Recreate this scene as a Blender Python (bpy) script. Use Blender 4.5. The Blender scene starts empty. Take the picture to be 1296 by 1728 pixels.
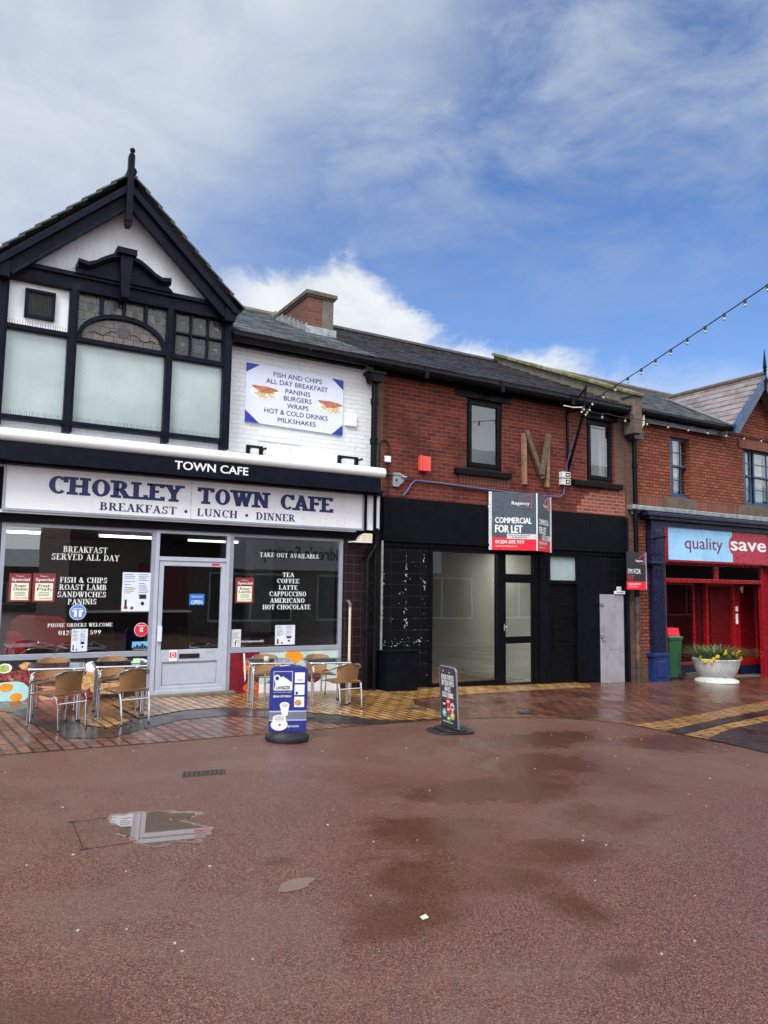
import bpy, bmesh, math, random
from mathutils import Vector, Matrix
random.seed(7)
R = math.radians
S = bpy.context.scene
COL = S.collection
SLOPE = -0.03


def gz(x, y=0):
    """height of the gently sloping ground under a point"""
    return SLOPE * (x - 6.5)


# ---------------------------------------------------------------- facade coordinates
# The shop row is surveyed on the plane y = 0; D is the survey distance, EYE the survey height.
D, EYE = 11.2, 1.7586


def K(y):
    return 1 + y / D


def FX(x, y):
    return x * K(y)


def FZ(z, y):
    return EYE + (z - EYE) * K(y)


# ---------------------------------------------------------------- colour and materials
def c8(r, g, b):
    def f(v):
        v /= 255
        return v / 12.92 if v <= .04045 else ((v + .055) / 1.055) ** 2.4
    return (f(r), f(g), f(b), 1)


class NT:
    """small helper round a node tree"""

    def __init__(s, tree):
        s.t = tree

    def n(s, kind, **kw):
        o = s.t.nodes.new(kind)
        for k, v in kw.items():
            setattr(o, k, v)
        return o

    def l(s, a, b):
        s.t.links.new(a, b)

    def put(s, sock, v):
        if hasattr(v, 'is_output'):
            s.l(v, sock)
        else:
            sock.default_value = v

    def math(s, op, a, b=0.0, c=None, clamp=False):
        o = s.n('ShaderNodeMath', operation=op, use_clamp=clamp)
        s.put(o.inputs[0], a)
        s.put(o.inputs[1], b)
        if c is not None:
            s.put(o.inputs[2], c)
        return o.outputs[0]

    def mix(s, f, a, b, blend='MIX'):
        o = s.n('ShaderNodeMix', data_type='RGBA', blend_type=blend)
        s.put(o.inputs[0], f)
        s.put(o.inputs[6], a)
        s.put(o.inputs[7], b)
        return o.outputs[2]

    def noise(s, vec, scale, detail=4, rough=.55, dist=0):
        o = s.n('ShaderNodeTexNoise')
        o.inputs['Scale'].default_value = scale
        o.inputs['Detail'].default_value = detail
        o.inputs['Roughness'].default_value = rough
        o.inputs['Distortion'].default_value = dist
        if vec is not None:
            s.l(vec, o.inputs['Vector'])
        return o.outputs[0]

    def ramp(s, f, lo, hi, a=0.0, b=1.0):
        o = s.n('ShaderNodeMapRange', interpolation_type='SMOOTHSTEP')
        s.put(o.inputs[0], f)
        o.inputs[1].default_value = lo
        o.inputs[2].default_value = hi
        o.inputs[3].default_value = a
        o.inputs[4].default_value = b
        return o.outputs[0]

    def bump(s, h, strength=.5, dist=.01, normal=None):
        o = s.n('ShaderNodeBump')
        o.inputs['Strength'].default_value = strength
        o.inputs['Distance'].default_value = dist
        s.l(h, o.inputs['Height'])
        if normal is not None:
            s.l(normal, o.inputs['Normal'])
        return o.outputs[0]


def newmat(name):
    m = bpy.data.materials.new(name)
    m.use_nodes = True
    t = NT(m.node_tree)
    b = m.node_tree.nodes['Principled BSDF']
    tc = t.n('ShaderNodeTexCoord')
    return m, t, b, tc.outputs['Object']


def mat(name, col, rough=.5, metal=0, var=.12, vs=6, bump=0, bs=60, coat=0, spec=.5, streak=0, island=0, rvar=.1, dirt=None, dirtlim=(.56, .68)):
    m, t, b, oc = newmat(name)
    n = t.noise(oc, vs)
    f = t.ramp(n, .3, .7, 1 - var, 1 + var)
    o = t.n('ShaderNodeVectorMath', operation='SCALE')
    o.inputs[0].default_value = col[:3]
    t.l(f, o.inputs['Scale'])
    c = o.outputs[0]
    if island:
        g = t.n('ShaderNodeNewGeometry')
        k = t.math('MULTIPLY_ADD', g.outputs['Random Per Island'], island * 2, 1 - island)
        o2 = t.n('ShaderNodeVectorMath', operation='SCALE')
        t.l(c, o2.inputs[0])
        t.l(k, o2.inputs['Scale'])
        c = o2.outputs[0]
    if streak:
        mp = t.n('ShaderNodeMapping')
        mp.inputs['Scale'].default_value = (9, 9, .7)
        t.l(oc, mp.inputs[0])
        sn = t.noise(mp.outputs[0], 2.2, 6, .65)
        c = t.mix(t.ramp(sn, .5, .75, 0, streak), c, (.05, .045, .04, 1))
    if dirt:
        dn = t.noise(oc, 2.3, 8, .7)
        c = t.mix(t.ramp(dn, *dirtlim), c, dirt)
    t.l(c, b.inputs['Base Color'])
    rn = t.noise(oc, vs * 2.7, 3)
    t.l(t.ramp(rn, .3, .7, max(.02, rough - rvar), min(1, rough + rvar)), b.inputs['Roughness'])
    b.inputs['Metallic'].default_value = metal
    b.inputs['Specular IOR Level'].default_value = spec
    b.inputs['Coat Weight'].default_value = coat
    b.inputs['Coat Roughness'].default_value = .06
    if bump:
        t.l(t.bump(t.noise(oc, bs, 5, .65), bump, .01), b.inputs['Normal'])
    return m


def wallvec(t, oc):
    """(u, v) for upright faces: x or y along the wall, z up"""
    s = t.n('ShaderNodeSeparateXYZ')
    t.l(oc, s.inputs[0])
    g = t.n('ShaderNodeNewGeometry')
    sn = t.n('ShaderNodeSeparateXYZ')
    t.l(g.outputs['True Normal'], sn.inputs[0])
    side = t.math('GREATER_THAN', t.math('ABSOLUTE', sn.outputs[0]), .7)
    u = t.n('ShaderNodeMix', data_type='FLOAT')
    t.l(side, u.inputs[0])
    t.l(s.outputs[0], u.inputs[2])
    t.l(s.outputs[1], u.inputs[3])
    c = t.n('ShaderNodeCombineXYZ')
    t.l(u.outputs[0], c.inputs[0])
    t.l(s.outputs[2], c.inputs[1])
    return c.outputs[0], s


def brickmat(name, c1, c2, mortar, bw=.225, rh=.0752, ms=.010, stain=None, stain2=None, rough=.8, bump=.6, peel=None, chips=None, offset=.5, wear=.35, zstain=None, spec=.5):
    m, t, b, oc = newmat(name)
    vec, sep = wallvec(t, oc)
    wob = t.n('ShaderNodeTexNoise')
    wob.inputs['Scale'].default_value = 14
    t.l(vec, wob.inputs['Vector'])
    wv = t.n('ShaderNodeVectorMath', operation='MULTIPLY_ADD')
    t.l(wob.outputs[1], wv.inputs[0])
    wv.inputs[1].default_value = (.007, .007, 0)
    t.l(vec, wv.inputs[2])
    br = t.n('ShaderNodeTexBrick', offset=offset)
    t.l(wv.outputs[0], br.inputs['Vector'])
    for k, v in (('Color1', c1), ('Color2', c2), ('Mortar', mortar)):
        br.inputs[k].default_value = v
    for k, v in (('Scale', 1), ('Mortar Size', ms), ('Mortar Smooth', .25), ('Bias', -.1), ('Brick Width', bw), ('Row Height', rh)):
        br.inputs[k].default_value = v
    c = br.outputs[0]
    fine = t.noise(oc, 45, 6, .7)
    c = t.mix(1.0, c, t.mix(t.ramp(fine, .25, .75), (1 - wear, 1 - wear, 1 - wear, 1), (1 + wear, 1 + wear, 1 + wear, 1)), 'MULTIPLY')
    if stain:
        c = t.mix(t.ramp(t.noise(oc, .8, 8, .66), .46, .72, 0, .8), c, stain)
    if stain2:
        c = t.mix(t.ramp(t.noise(oc, 1.7, 7, .7, .4), .55, .75, 0, .55), c, stain2)
    if zstain:
        z0, z1, zc = zstain
        zz = t.math('ADD', sep.outputs[2], t.math('MULTIPLY', t.noise(oc, 2.5, 5), .7))
        c = t.mix(t.ramp(zz, z0, z1, .75, 0), c, zc)
    h = t.math('SUBTRACT', 1.0, br.outputs[1])
    h = t.math('ADD', h, t.math('MULTIPLY', fine, .5))
    if peel:
        pm = t.ramp(t.noise(oc, 5.5, 9, .75), .60, .635)
        c = t.mix(t.math('MULTIPLY', pm, .85), c, peel)
    if chips:
        mp = t.n('ShaderNodeMapping')
        mp.inputs['Scale'].default_value = (3.2, 3.2, 1.3)
        t.l(oc, mp.inputs[0])
        edge = t.math('MULTIPLY', t.noise(mp.outputs[0], 2.2, 9, .85), t.math('ADD', .84, t.math('MULTIPLY', br.outputs[1], .16)))
        c = t.mix(t.ramp(edge, .565, .61, 0, .8), c, chips)
    t.l(c, b.inputs['Base Color'])
    b.inputs['Roughness'].default_value = rough
    b.inputs['Specular IOR Level'].default_value = spec
    t.l(t.bump(h, bump, .006), b.inputs['Normal'])
    return m


def glassmat(name, tint=(.86, .9, .88, 1), ior=1.7, rough=0.0):
    m, t, b, oc = newmat(name)
    t.t.nodes.remove(b)
    out = t.t.nodes['Material Output']
    tr = t.n('ShaderNodeBsdfTransparent')
    tr.inputs[0].default_value = tint
    gl = t.n('ShaderNodeBsdfGlossy')
    gl.inputs['Roughness'].default_value = rough
    gl.inputs[0].default_value = (.95, .97, 1, 1)
    fr = t.n('ShaderNodeFresnel')
    g = t.n('ShaderNodeNewGeometry')
    t.l(t.math('MULTIPLY_ADD', g.outputs['Backfacing'], 1 / ior - ior, ior), fr.inputs[0])
    n = t.noise(oc, .9, 2)
    nb = t.bump(n, .05, .02)
    t.l(nb, gl.inputs['Normal'])
    mx = t.n('ShaderNodeMixShader')
    t.l(fr.outputs[0], mx.inputs[0])
    t.l(tr.outputs[0], mx.inputs[1])
    t.l(gl.outputs[0], mx.inputs[2])
    t.l(mx.outputs[0], out.inputs[0])
    return m


def emitmat(name, col, strength):
    m, t, b, oc = newmat(name)
    b.inputs['Base Color'].default_value = col
    b.inputs['Emission Color'].default_value = col
    b.inputs['Emission Strength'].default_value = strength
    return m


# ---------------------------------------------------------------- mesh builder
class MB:
    def __init__(s, m=None, M=None):
        s.v, s.f, s.mi, s.mats = [], [], [], []
        s.M = M
        s.cur = 0
        if m is not None:
            s.m(m)

    def m(s, mt):
        if mt not in s.mats:
            s.mats.append(mt)
        s.cur = s.mats.index(mt)
        return s

    def P(s, p):
        p = Vector(p)
        if s.M is not None:
            p = s.M @ p
        s.v.append(p)
        return len(s.v) - 1

    def face(s, pts):
        s.f.append([s.P(p) for p in pts])
        s.mi.append(s.cur)

    def faces(s, pts, fs):
        b = len(s.v)
        for p in pts:
            s.P(p)
        for f in fs:
            s.f.append([b + i for i in f])
            s.mi.append(s.cur)

    def box(s, x0, x1, y0, y1, z0, z1):
        s.faces([(x0, y0, z0), (x1, y0, z0), (x1, y1, z0), (x0, y1, z0), (x0, y0, z1), (x1, y0, z1), (x1, y1, z1), (x0, y1, z1)],
                [(0, 3, 2, 1), (4, 5, 6, 7), (0, 1, 5, 4), (1, 2, 6, 5), (2, 3, 7, 6), (3, 0, 4, 7)])

    def fbox(s, x0, x1, z0, z1, y0, d):
        """box whose front face is given in facade coordinates at depth y0, d metres deep"""
        s.box(FX(x0, y0), FX(x1, y0), y0, y0 + d, FZ(z0, y0), FZ(z1, y0))

    def bar(s, p, q, w, h, up=(0, 0, 1)):
        p, q = Vector(p), Vector(q)
        a = (q - p).normalized()
        u = Vector(up)
        r = a.cross(u)
        if r.length < 1e-5:
            r = a.cross(Vector((0, 1, 0)))
        r.normalize()
        u = r.cross(a)
        pts = []
        for e in (p, q):
            for i, j in ((-1, -1), (1, -1), (1, 1), (-1, 1)):
                pts.append(e + r * w / 2 * i + u * h / 2 * j)
        s.faces(pts, [(0, 1, 2, 3), (7, 6, 5, 4), (0, 4, 5, 1), (1, 5, 6, 2), (2, 6, 7, 3), (3, 7, 4, 0)])

    def prism(s, poly, y0, y1):
        """poly: (x, z) anticlockwise seen from the front (-y)"""
        n = len(poly)
        pts = [(x, y0, z) for x, z in poly] + [(x, y1, z) for x, z in poly]
        s.faces(pts, [tuple(range(n)), tuple(range(2 * n - 1, n - 1, -1))] + [(i, i + n, (i + 1) % n + n, (i + 1) % n) for i in range(n)])

    def fprism(s, poly, y0, d):
        s.prism([(FX(x, y0), FZ(z, y0)) for x, z in poly], y0, y0 + d)

    def plate(s, poly, z0, z1):
        """horizontal slab from (x, y) outline"""
        n = len(poly)
        pts = [(x, y, z1) for x, y in poly] + [(x, y, z0) for x, y in poly]
        s.faces(pts, [tuple(range(n)), tuple(range(2 * n - 1, n - 1, -1))] + [(i + n, (i + 1) % n + n, (i + 1) % n, i) for i in range(n)])

    def tube(s, pts, r, n=8, closed=False):
        pts = [Vector(p) for p in pts]
        N = len(pts)
        rings = []
        prev = None
        for i in range(N):
            a = pts[(i + 1) % N] if (closed or i < N - 1) else pts[i]
            b = pts[i - 1] if (closed or i > 0) else pts[i]
            d = (a - b).normalized()
            if prev is None:
                u = d.cross(Vector((0, 0, 1)))
                if u.length < .1:
                    u = d.cross(Vector((0, 1, 0)))
            else:
                u = prev - d * prev.dot(d)
            u.normalize()
            prev = u
            w = d.cross(u)
            rr = r[i] if isinstance(r, (list, tuple)) else r
            rings.append([pts[i] + u * rr * math.cos(2 * math.pi * k / n) + w * rr * math.sin(2 * math.pi * k / n) for k in range(n)])
        allp = [p for ring in rings for p in ring]
        fs = []
        for i in range(N if closed else N - 1):
            j = (i + 1) % N
            for k in range(n):
                fs.append((i * n + k, i * n + (k + 1) % n, j * n + (k + 1) % n, j * n + k))
        if not closed:
            fs.append(tuple(range(n - 1, -1, -1)))
            fs.append(tuple((N - 1) * n + k for k in range(n)))
        s.faces(allp, fs)

    def lathe(s, cx, cy, cz, prof, n=24, sx=1, sy=1):
        pts = []
        for r, z in prof:
            for k in range(n):
                a = 2 * math.pi * k / n
                pts.append((cx + r * sx * math.cos(a), cy + r * sy * math.sin(a), cz + z))
        fs = []
        for i in range(len(prof) - 1):
            for k in range(n):
                fs.append((i * n + k, i * n + (k + 1) % n, (i + 1) * n + (k + 1) % n, (i + 1) * n + k))
        fs.append(tuple(range(n - 1, -1, -1)))
        fs.append(tuple((len(prof) - 1) * n + k for k in range(n)))
        s.faces(pts, fs)

    def disc(s, x, z, rx, rz, y0, d=.002, n=20):
        s.prism([(x + rx * math.cos(2 * math.pi * k / n), z + rz * math.sin(2 * math.pi * k / n)) for k in range(n)], y0, y0 + d)

    def ball(s, c, r, n=10, sz=1):
        s.lathe(c[0], c[1], c[2], [(max(.0004, r * math.sin(math.pi * i / 6)), -r * sz * math.cos(math.pi * i / 6)) for i in range(7)], n)

    def build(s, name, parent=None, label=None, smooth=False, bevel=0, cat=None, group=None, kind=None):
        me = bpy.data.meshes.new(name)
        me.from_pydata([tuple(p) for p in s.v], [], s.f)
        for mt in s.mats:
            me.materials.append(mt)
        me.polygons.foreach_set('material_index', s.mi)
        if smooth:
            me.polygons.foreach_set('use_smooth', [True] * len(s.f))
        me.update()
        o = bpy.data.objects.new(name, me)
        COL.objects.link(o)
        if smooth:
            try:
                me.set_sharp_from_angle(angle=R(40))
            except Exception:
                pass
        if bevel:
            bv = o.modifiers.new('Bevel', 'BEVEL')
            bv.width = bevel
            bv.segments = 2
            bv.limit_method = 'ANGLE'
        if parent is not None:
            o.parent = parent
            if parent.type == 'EMPTY':
                o.matrix_parent_inverse = Matrix.Translation(-parent.location)
        tag(o, label, cat, group, kind)
        return o


def tag(o, label=None, cat=None, group=None, kind=None):
    for k, v in (('label', label), ('category', cat), ('group', group), ('kind', kind)):
        if v:
            o[k] = v
    return o


def thing(name, label, cat, loc=(0, 0, 0), group=None):
    o = bpy.data.objects.new(name, None)
    o.empty_display_size = .2
    COL.objects.link(o)
    o.location = loc
    return tag(o, label, cat, group)


def copy_tree(o, parent=None):
    c = o.copy()
    COL.objects.link(c)
    if parent is not None:
        c.parent = parent
    for ch in list(o.children):
        copy_tree(ch, c)
    return c


def wall(mb, x0, x1, z0, z1, y0, y1, holes=(), ends=True):
    """upright wall, front at y0, with rectangular openings (x0, x1, z0, z1) and their reveals"""
    xs = sorted({x0, x1, *[h[0] for h in holes], *[h[1] for h in holes]})
    zs = sorted({z0, z1, *[h[2] for h in holes], *[h[3] for h in holes]})
    for i in range(len(xs) - 1):
        for j in range(len(zs) - 1):
            a, b, c, d = xs[i], xs[i + 1], zs[j], zs[j + 1]
            mx, mz = (a + b) / 2, (c + d) / 2
            if any(h[0] < mx < h[1] and h[2] < mz < h[3] for h in holes):
                continue
            mb.face([(a, y0, c), (b, y0, c), (b, y0, d), (a, y0, d)])
            mb.face([(a, y1, c), (a, y1, d), (b, y1, d), (b, y1, c)])
    for a, b, c, d in holes:
        mb.face([(a, y0, c), (a, y0, d), (a, y1, d), (a, y1, c)])
        mb.face([(b, y0, d), (b, y0, c), (b, y1, c), (b, y1, d)])
        mb.face([(a, y0, d), (b, y0, d), (b, y1, d), (a, y1, d)])
        mb.face([(a, y0, c), (a, y1, c), (b, y1, c), (b, y0, c)])
    if ends:
        mb.face([(x0, y0, z0), (x0, y0, z1), (x0, y1, z1), (x0, y1, z0)])
        mb.face([(x1, y0, z0), (x1, y1, z0), (x1, y1, z1), (x1, y0, z1)])
        mb.face([(x0, y0, z1), (x1, y0, z1), (x1, y1, z1), (x0, y1, z1)])


def room(mb, x0, x1, y0, y1, z0, z1, wm, fm, cm):
    """inside faces of a room, open to the street"""
    mb.m(wm)
    mb.face([(x0, y1, z0), (x1, y1, z0), (x1, y1, z1), (x0, y1, z1)])
    mb.face([(x0, y0, z0), (x0, y1, z0), (x0, y1, z1), (x0, y0, z1)])
    mb.face([(x1, y0, z0), (x1, y0, z1), (x1, y1, z1), (x1, y1, z0)])
    mb.m(fm)
    mb.face([(x0, y0, z0), (x1, y0, z0), (x1, y1, z0), (x0, y1, z0)])
    mb.m(cm)
    mb.face([(x0, y0, z1), (x0, y1, z1), (x1, y1, z1), (x1, y0, z1)])


def tiles(mb, xa, xb, ya, za, yb, zb, course=.25, wid=.3, th=.018, clip=None, edge=None):
    """courses of separate tiles laid up a slope that rises along y from (ya, za) to (yb, zb)"""
    L = math.hypot(yb - ya, zb - za)
    dy, dz = (yb - ya) / L, (zb - za) / L
    n = int(L / course)
    for i in range(n + 1):
        s0 = i * course
        s1 = min(L, s0 + course * 1.25)
        if s1 - s0 < .05:
            continue
        off = -(i % 2) * wid / 2
        x = xa + off
        while x < xb:
            a, b = max(x + .002, xa), min(x + wid - .002, xb)
            x += wid
            if clip:
                ca, cb = clip(s0 / L)
                a, b = max(a, ca), min(b, cb)
            if b - a < .02:
                continue
            j = random.uniform(-.002, .004)
            lift0, lift1 = th * 1.5 + j, .004 + j
            # slab normal is (0, -dz, dy)
            def pt(xx, s, h):
                return (xx, ya + dy * s - dz * h, za + dz * s + dy * h)
            mb.faces([pt(a, s0, lift0 - th), pt(b, s0, lift0 - th), pt(b, s1, lift1 - th), pt(a, s1, lift1 - th), pt(a, s0, lift0), pt(b, s0, lift0), pt(b, s1, lift1), pt(a, s1, lift1)],
                     [(0, 3, 2, 1), (4, 5, 6, 7), (0, 1, 5, 4), (1, 2, 6, 5), (2, 3, 7, 6), (3, 0, 4, 7)])
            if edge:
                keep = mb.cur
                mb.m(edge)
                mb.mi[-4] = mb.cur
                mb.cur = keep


# ---------------------------------------------------------------- lettering
# capitals drawn from strokes: T/t thick or thin line, h level line, a arc, s serif
GL = {
    'A': (.78, [('t', .1, 0, .4, 1), ('T', .36, 1, .66, 0), ('h', .2, .58, .33), ('s', .1, 0), ('s', .66, 0)]),
    'B': (.72, [('T', .16, 0, .16, 1), ('a', .32, .765, .27, .235, -90, 90), ('a', .34, .275, .32, .275, -90, 90), ('h', .16, .34, 1), ('h', .16, .34, .54), ('h', .16, .36, 0), ('s', .14, 0), ('s', .14, 1)]),
    'C': (.76, [('a', .42, .5, .38, .5, 48, 312), ('t', .70, .66, .70, .99)]),
    'D': (.78, [('T', .16, 0, .16, 1), ('a', .30, .5, .44, .5, -90, 90), ('h', .16, .32, 1), ('h', .16, .32, 0), ('s', .14, 0), ('s', .14, 1)]),
    'E': (.68, [('T', .16, 0, .16, 1), ('h', .16, .60, 1), ('h', .16, .46, .53), ('h', .16, .64, 0), ('t', .58, .76, .58, 1), ('t', .62, 0, .62, .25), ('s', .14, 0), ('s', .14, 1)]),
    'F': (.64, [('T', .16, 0, .16, 1), ('h', .16, .60, 1), ('h', .16, .46, .52), ('t', .58, .74, .58, 1), ('t', .46, .42, .46, .62), ('s', .16, 0), ('s', .14, 1)]),
    'G': (.80, [('a', .42, .5, .38, .5, 50, 312), ('t', .68, .68, .68, .99), ('T', .66, .06, .66, .42), ('s', .66, .42)]),
    'H': (.84, [('T', .16, 0, .16, 1), ('T', .66, 0, .66, 1), ('h', .16, .66, .5), ('s', .16, 0), ('s', .16, 1), ('s', .66, 0), ('s', .66, 1)]),
    'I': (.36, [('T', .18, 0, .18, 1), ('s', .18, 0), ('s', .18, 1)]),
    'K': (.82, [('T', .16, 0, .16, 1), ('t', .62, 1, .22, .42), ('T', .34, .56, .68, 0), ('s', .16, 0), ('s', .16, 1), ('s', .62, 1), ('s', .68, 0)]),
    'L': (.66, [('T', .16, 0, .16, 1), ('h', .16, .60, 0), ('t', .58, 0, .58, .28), ('s', .14, 0), ('s', .16, 1)]),
    'M': (.98, [('t', .14, 0, .14, 1), ('T', .16, 1, .46, .04), ('t', .46, .04, .78, 1), ('T', .80, 0, .80, 1), ('s', .14, 0), ('s', .12, 1), ('s', .80, 0), ('s', .82, 1)]),
    'N': (.84, [('t', .15, 0, .15, 1), ('T', .16, 1, .68, 0), ('t', .68, 0, .68, 1), ('s', .15, 0), ('s', .12, 1), ('s', .68, 1)]),
    'O': (.84, [('a', .42, .5, .38, .5, 0, 360)]),
    'P': (.68, [('T', .16, 0, .16, 1), ('a', .33, .73, .29, .27, -90, 90), ('h', .16, .35, 1), ('h', .16, .35, .46), ('s', .16, 0), ('s', .14, 1)]),
    'R': (.80, [('T', .16, 0, .16, 1), ('a', .34, .74, .28, .26, -90, 90), ('h', .16, .36, 1), ('h', .16, .36, .48), ('T', .38, .5, .66, 0), ('s', .16, 0), ('s', .14, 1), ('s', .68, 0)]),
    'S': (.64, [('a', .32, .74, .25, .26, 35, 262), ('a', .31, .265, .27, .265, -145, 82), ('t', .54, .7, .54, .98), ('t', .07, .02, .07, .32)]),
    'T': (.74, [('T', .37, 0, .37, 1), ('h', .04, .70, 1), ('t', .05, .74, .05, 1), ('t', .69, .74, .69, 1), ('s', .37, 0)]),
    'U': (.82, [('T', .16, .3, .16, 1), ('t', .66, .3, .66, 1), ('a', .41, .32, .32, .32, 180, 360), ('s', .16, 1), ('s', .66, 1)]),
    'V': (.78, [('T', .12, 1, .40, 0), ('t', .38, 0, .66, 1), ('s', .12, 1), ('s', .66, 1)]),
    'W': (1.06, [('T', .12, 1, .34, 0), ('t', .34, 0, .56, 1), ('T', .50, 1, .74, 0), ('t', .72, 0, .94, 1), ('s', .12, 1), ('s', .52, 1), ('s', .94, 1)]),
    'Y': (.78, [('T', .12, 1, .39, .45), ('t', .39, .45, .66, 1), ('T', .39, 0, .39, .52), ('s', .12, 1), ('s', .66, 1), ('s', .39, 0)]),
    '&': (.86, [('a', .36, .77, .19, .23, 0, 360), ('a', .32, .28, .29, .28, 0, 360), ('T', .30, .62, .76, 0), ('t', .56, .1, .72, .46)]),
    '0': (.66, [('a', .33, .5, .28, .5, 0, 360)]),
    '1': (.44, [('T', .24, 0, .24, 1), ('t', .08, .78, .22, .98), ('s', .24, 0)]),
    '2': (.64, [('a', .30, .71, .26, .29, -20, 170), ('t', .50, .62, .10, .05), ('h', .06, .58, .02)]),
    '5': (.62, [('t', .14, .5, .14, 1), ('h', .12, .54, 1), ('a', .28, .33, .28, .33, -150, 125)]),
    '9': (.64, [('a', .32, .68, .27, .32, 0, 360), ('t', .54, .66, .22, 0)]),
    '7': (.62, [('h', .06, .56, 1), ('T', .52, .98, .24, 0)]),
    '.': (.3, [('o', .15, .42)]),
    "'": (.2, [('t', .1, .75, .1, 1)]),
    ' ': (.36, []),
}


def serif_polys(text, T=.17, t=.07, st=.05, sl=.09, gap=.05):
    polys = []
    x = 0

    def thick(k):
        return T if k == 'T' else t
    for ch in text:
        w, st_list = GL[ch]
        for q in st_list:
            k = q[0]
            if k in 'Tt':
                _, x0, y0, x1, y1 = q
                hw = thick(k) / 2
                if abs(x1 - x0) > 1e-6:
                    hw *= math.hypot(x1 - x0, y1 - y0) / max(.3, abs(y1 - y0))
                pl = [(x0 - hw, y0), (x0 + hw, y0), (x1 + hw, y1), (x1 - hw, y1)]
                if y1 < y0:
                    pl = pl[::-1]
                polys.append([(x + a, b) for a, b in pl])
            elif k == 'h':
                _, x0, x1, y = q
                a = min(max(y - st / 2, 0), 1 - st)
                polys.append([(x + x0, a), (x + x1, a), (x + x1, a + st), (x + x0, a + st)])
            elif k == 's':
                _, x0, y = q
                a = 0 if y < .2 else (1 - st if y > .8 else y - st)
                hw = T / 2 + sl
                polys.append([(x + x0 - hw, a), (x + x0 + hw, a), (x + x0 + hw, a + st), (x + x0 - hw, a + st)])
            elif k == 'o':
                polys.append([(x + q[1] + .12 * math.cos(i * math.pi / 6), q[2] + .12 * math.sin(i * math.pi / 6)) for i in range(12)])
            elif k == 'a':
                _, cx, cy, rx, ry, a0, a1 = q
                n = max(6, int(abs(a1 - a0) / 15))
                for i in range(n):
                    qd = []
                    aa = [R(a0 + (a1 - a0) * (i + e) / n) for e in (0, 1)]
                    for a, inner in ((aa[0], 1), (aa[0], 0), (aa[1], 0), (aa[1], 1)):
                        dth = st + (T - st) * abs(math.cos(a)) if ch not in 'S' else max(st, .72 * T)
                        qx, qy = (rx - dth, ry - dth * .8) if inner else (rx, ry)
                        qx, qy = max(qx, .02), max(qy, .02)
                        qd.append((x + cx + qx * math.cos(a), cy + qy * math.sin(a)))
                    polys.append(qd)
        x += w + gap
    return polys


def put_serif(mb, text, x0, x1, z0, z1, y, d=.003, **kw):
    """capitals fitted into the box x0..x1, z0..z1 (mesh units), front face at y"""
    ps = serif_polys(text, **kw)
    ax = min(p[0] for q in ps for p in q)
    bx = max(p[0] for q in ps for p in q)
    for i, q in enumerate(ps):
        # each stroke stands a hair prouder than the last, so no two faces share a plane
        mb.prism([(x0 + (a - ax) / (bx - ax) * (x1 - x0), z0 + b * (z1 - z0)) for a, b in q], y - (i % 7) * .00022, y + d)


def put_sans(mb, text, x0, x1, z0, z1, y, bold=0.0, d=.003, shear=0):
    """built-in font outline fitted into the box"""
    cu = bpy.data.curves.new('lettering', 'FONT')
    cu.body = text
    cu.size = 1
    cu.resolution_u = 3
    cu.shear = shear
    ob = bpy.data.objects.new('lettering', cu)
    COL.objects.link(ob)
    dg = bpy.context.evaluated_depsgraph_get()
    me = bpy.data.meshes.new_from_object(ob.evaluated_get(dg))
    vs = [v.co.copy() for v in me.vertices]
    fs = [list(p.vertices) for p in me.polygons]
    bpy.data.objects.remove(ob)
    bpy.data.curves.remove(cu)
    bpy.data.meshes.remove(me)
    if not vs:
        return
    ax, bx = min(v.x for v in vs), max(v.x for v in vs)
    ay, by = min(v.y for v in vs), max(v.y for v in vs)
    pts = [(x0 + (v.x - ax) / (bx - ax) * (x1 - x0), y, z0 + (v.y - ay) / (by - ay) * (z1 - z0)) for v in vs]
    mb.faces(pts, fs)
    if bold:
        # heavier weight: the same outline struck again a little to either side
        dxb, dzb = bold * 1.1 * (z1 - z0), bold * .5 * (z1 - z0)
        for k_, (ox, oz) in enumerate(((dxb, 0), (-dxb, 0), (0, dzb), (0, -dzb))):
            mb.faces([(p[0] + ox, p[1] - .0002 * (k_ + 1), p[2] + oz) for p in pts], fs)


def fserif(mb, text, x0, x1, z0, z1, y, **kw):
    put_serif(mb, text, FX(x0, y), FX(x1, y), FZ(z0, y), FZ(z1, y), y, **kw)


def fsans(mb, text, x0, x1, z0, z1, y, **kw):
    put_sans(mb, text, FX(x0, y), FX(x1, y), FZ(z0, y), FZ(z1, y), y, **kw)


def letters(par, m, fn, items, y, **kw):
    """each line of writing is a part of its own"""
    for s_, a in items:
        mb = MB(m)
        fn(mb, s_, *a, y, **kw)
        mb.build('lettering', par)


SLAB = dict(T=.245, t=.2, st=.15, sl=.105, gap=.05)
SERIF = dict(T=.17, t=.065, st=.055, sl=.08, gap=.08)
# ---------------------------------------------------------------- materials
BLACKTIMBER = mat('black_paint_timber', c8(14, 18, 32), .45, var=.3, bump=.15, bs=35, spec=.10, dirt=c8(34, 36, 42), dirtlim=(.62, .75))
BLACKFRAME = mat('black_door_paint', c8(10, 11, 15), .4, var=.3, bump=.1, bs=30, spec=.12)
BLACKWALL = mat('black_paint_panel', c8(12, 14, 21), .48, var=.3, bump=.12, bs=30, spec=.08, dirt=c8(58, 60, 64), dirtlim=(.68, .72))
BLACKTILE = brickmat('black_painted_tile', c8(11, 12, 17), c8(15, 16, 22), c8(24, 25, 30), bw=.31, rh=.2, ms=.008, rough=.42, spec=.12, bump=.35, chips=c8(150, 152, 156), offset=0, wear=.2)
DARKTILE = brickmat('dark_glazed_tile', c8(36, 26, 30), c8(42, 31, 34), c8(62, 52, 54), bw=.152, rh=.152, ms=.005, rough=.25, bump=.3, offset=0, wear=.2)
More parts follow.
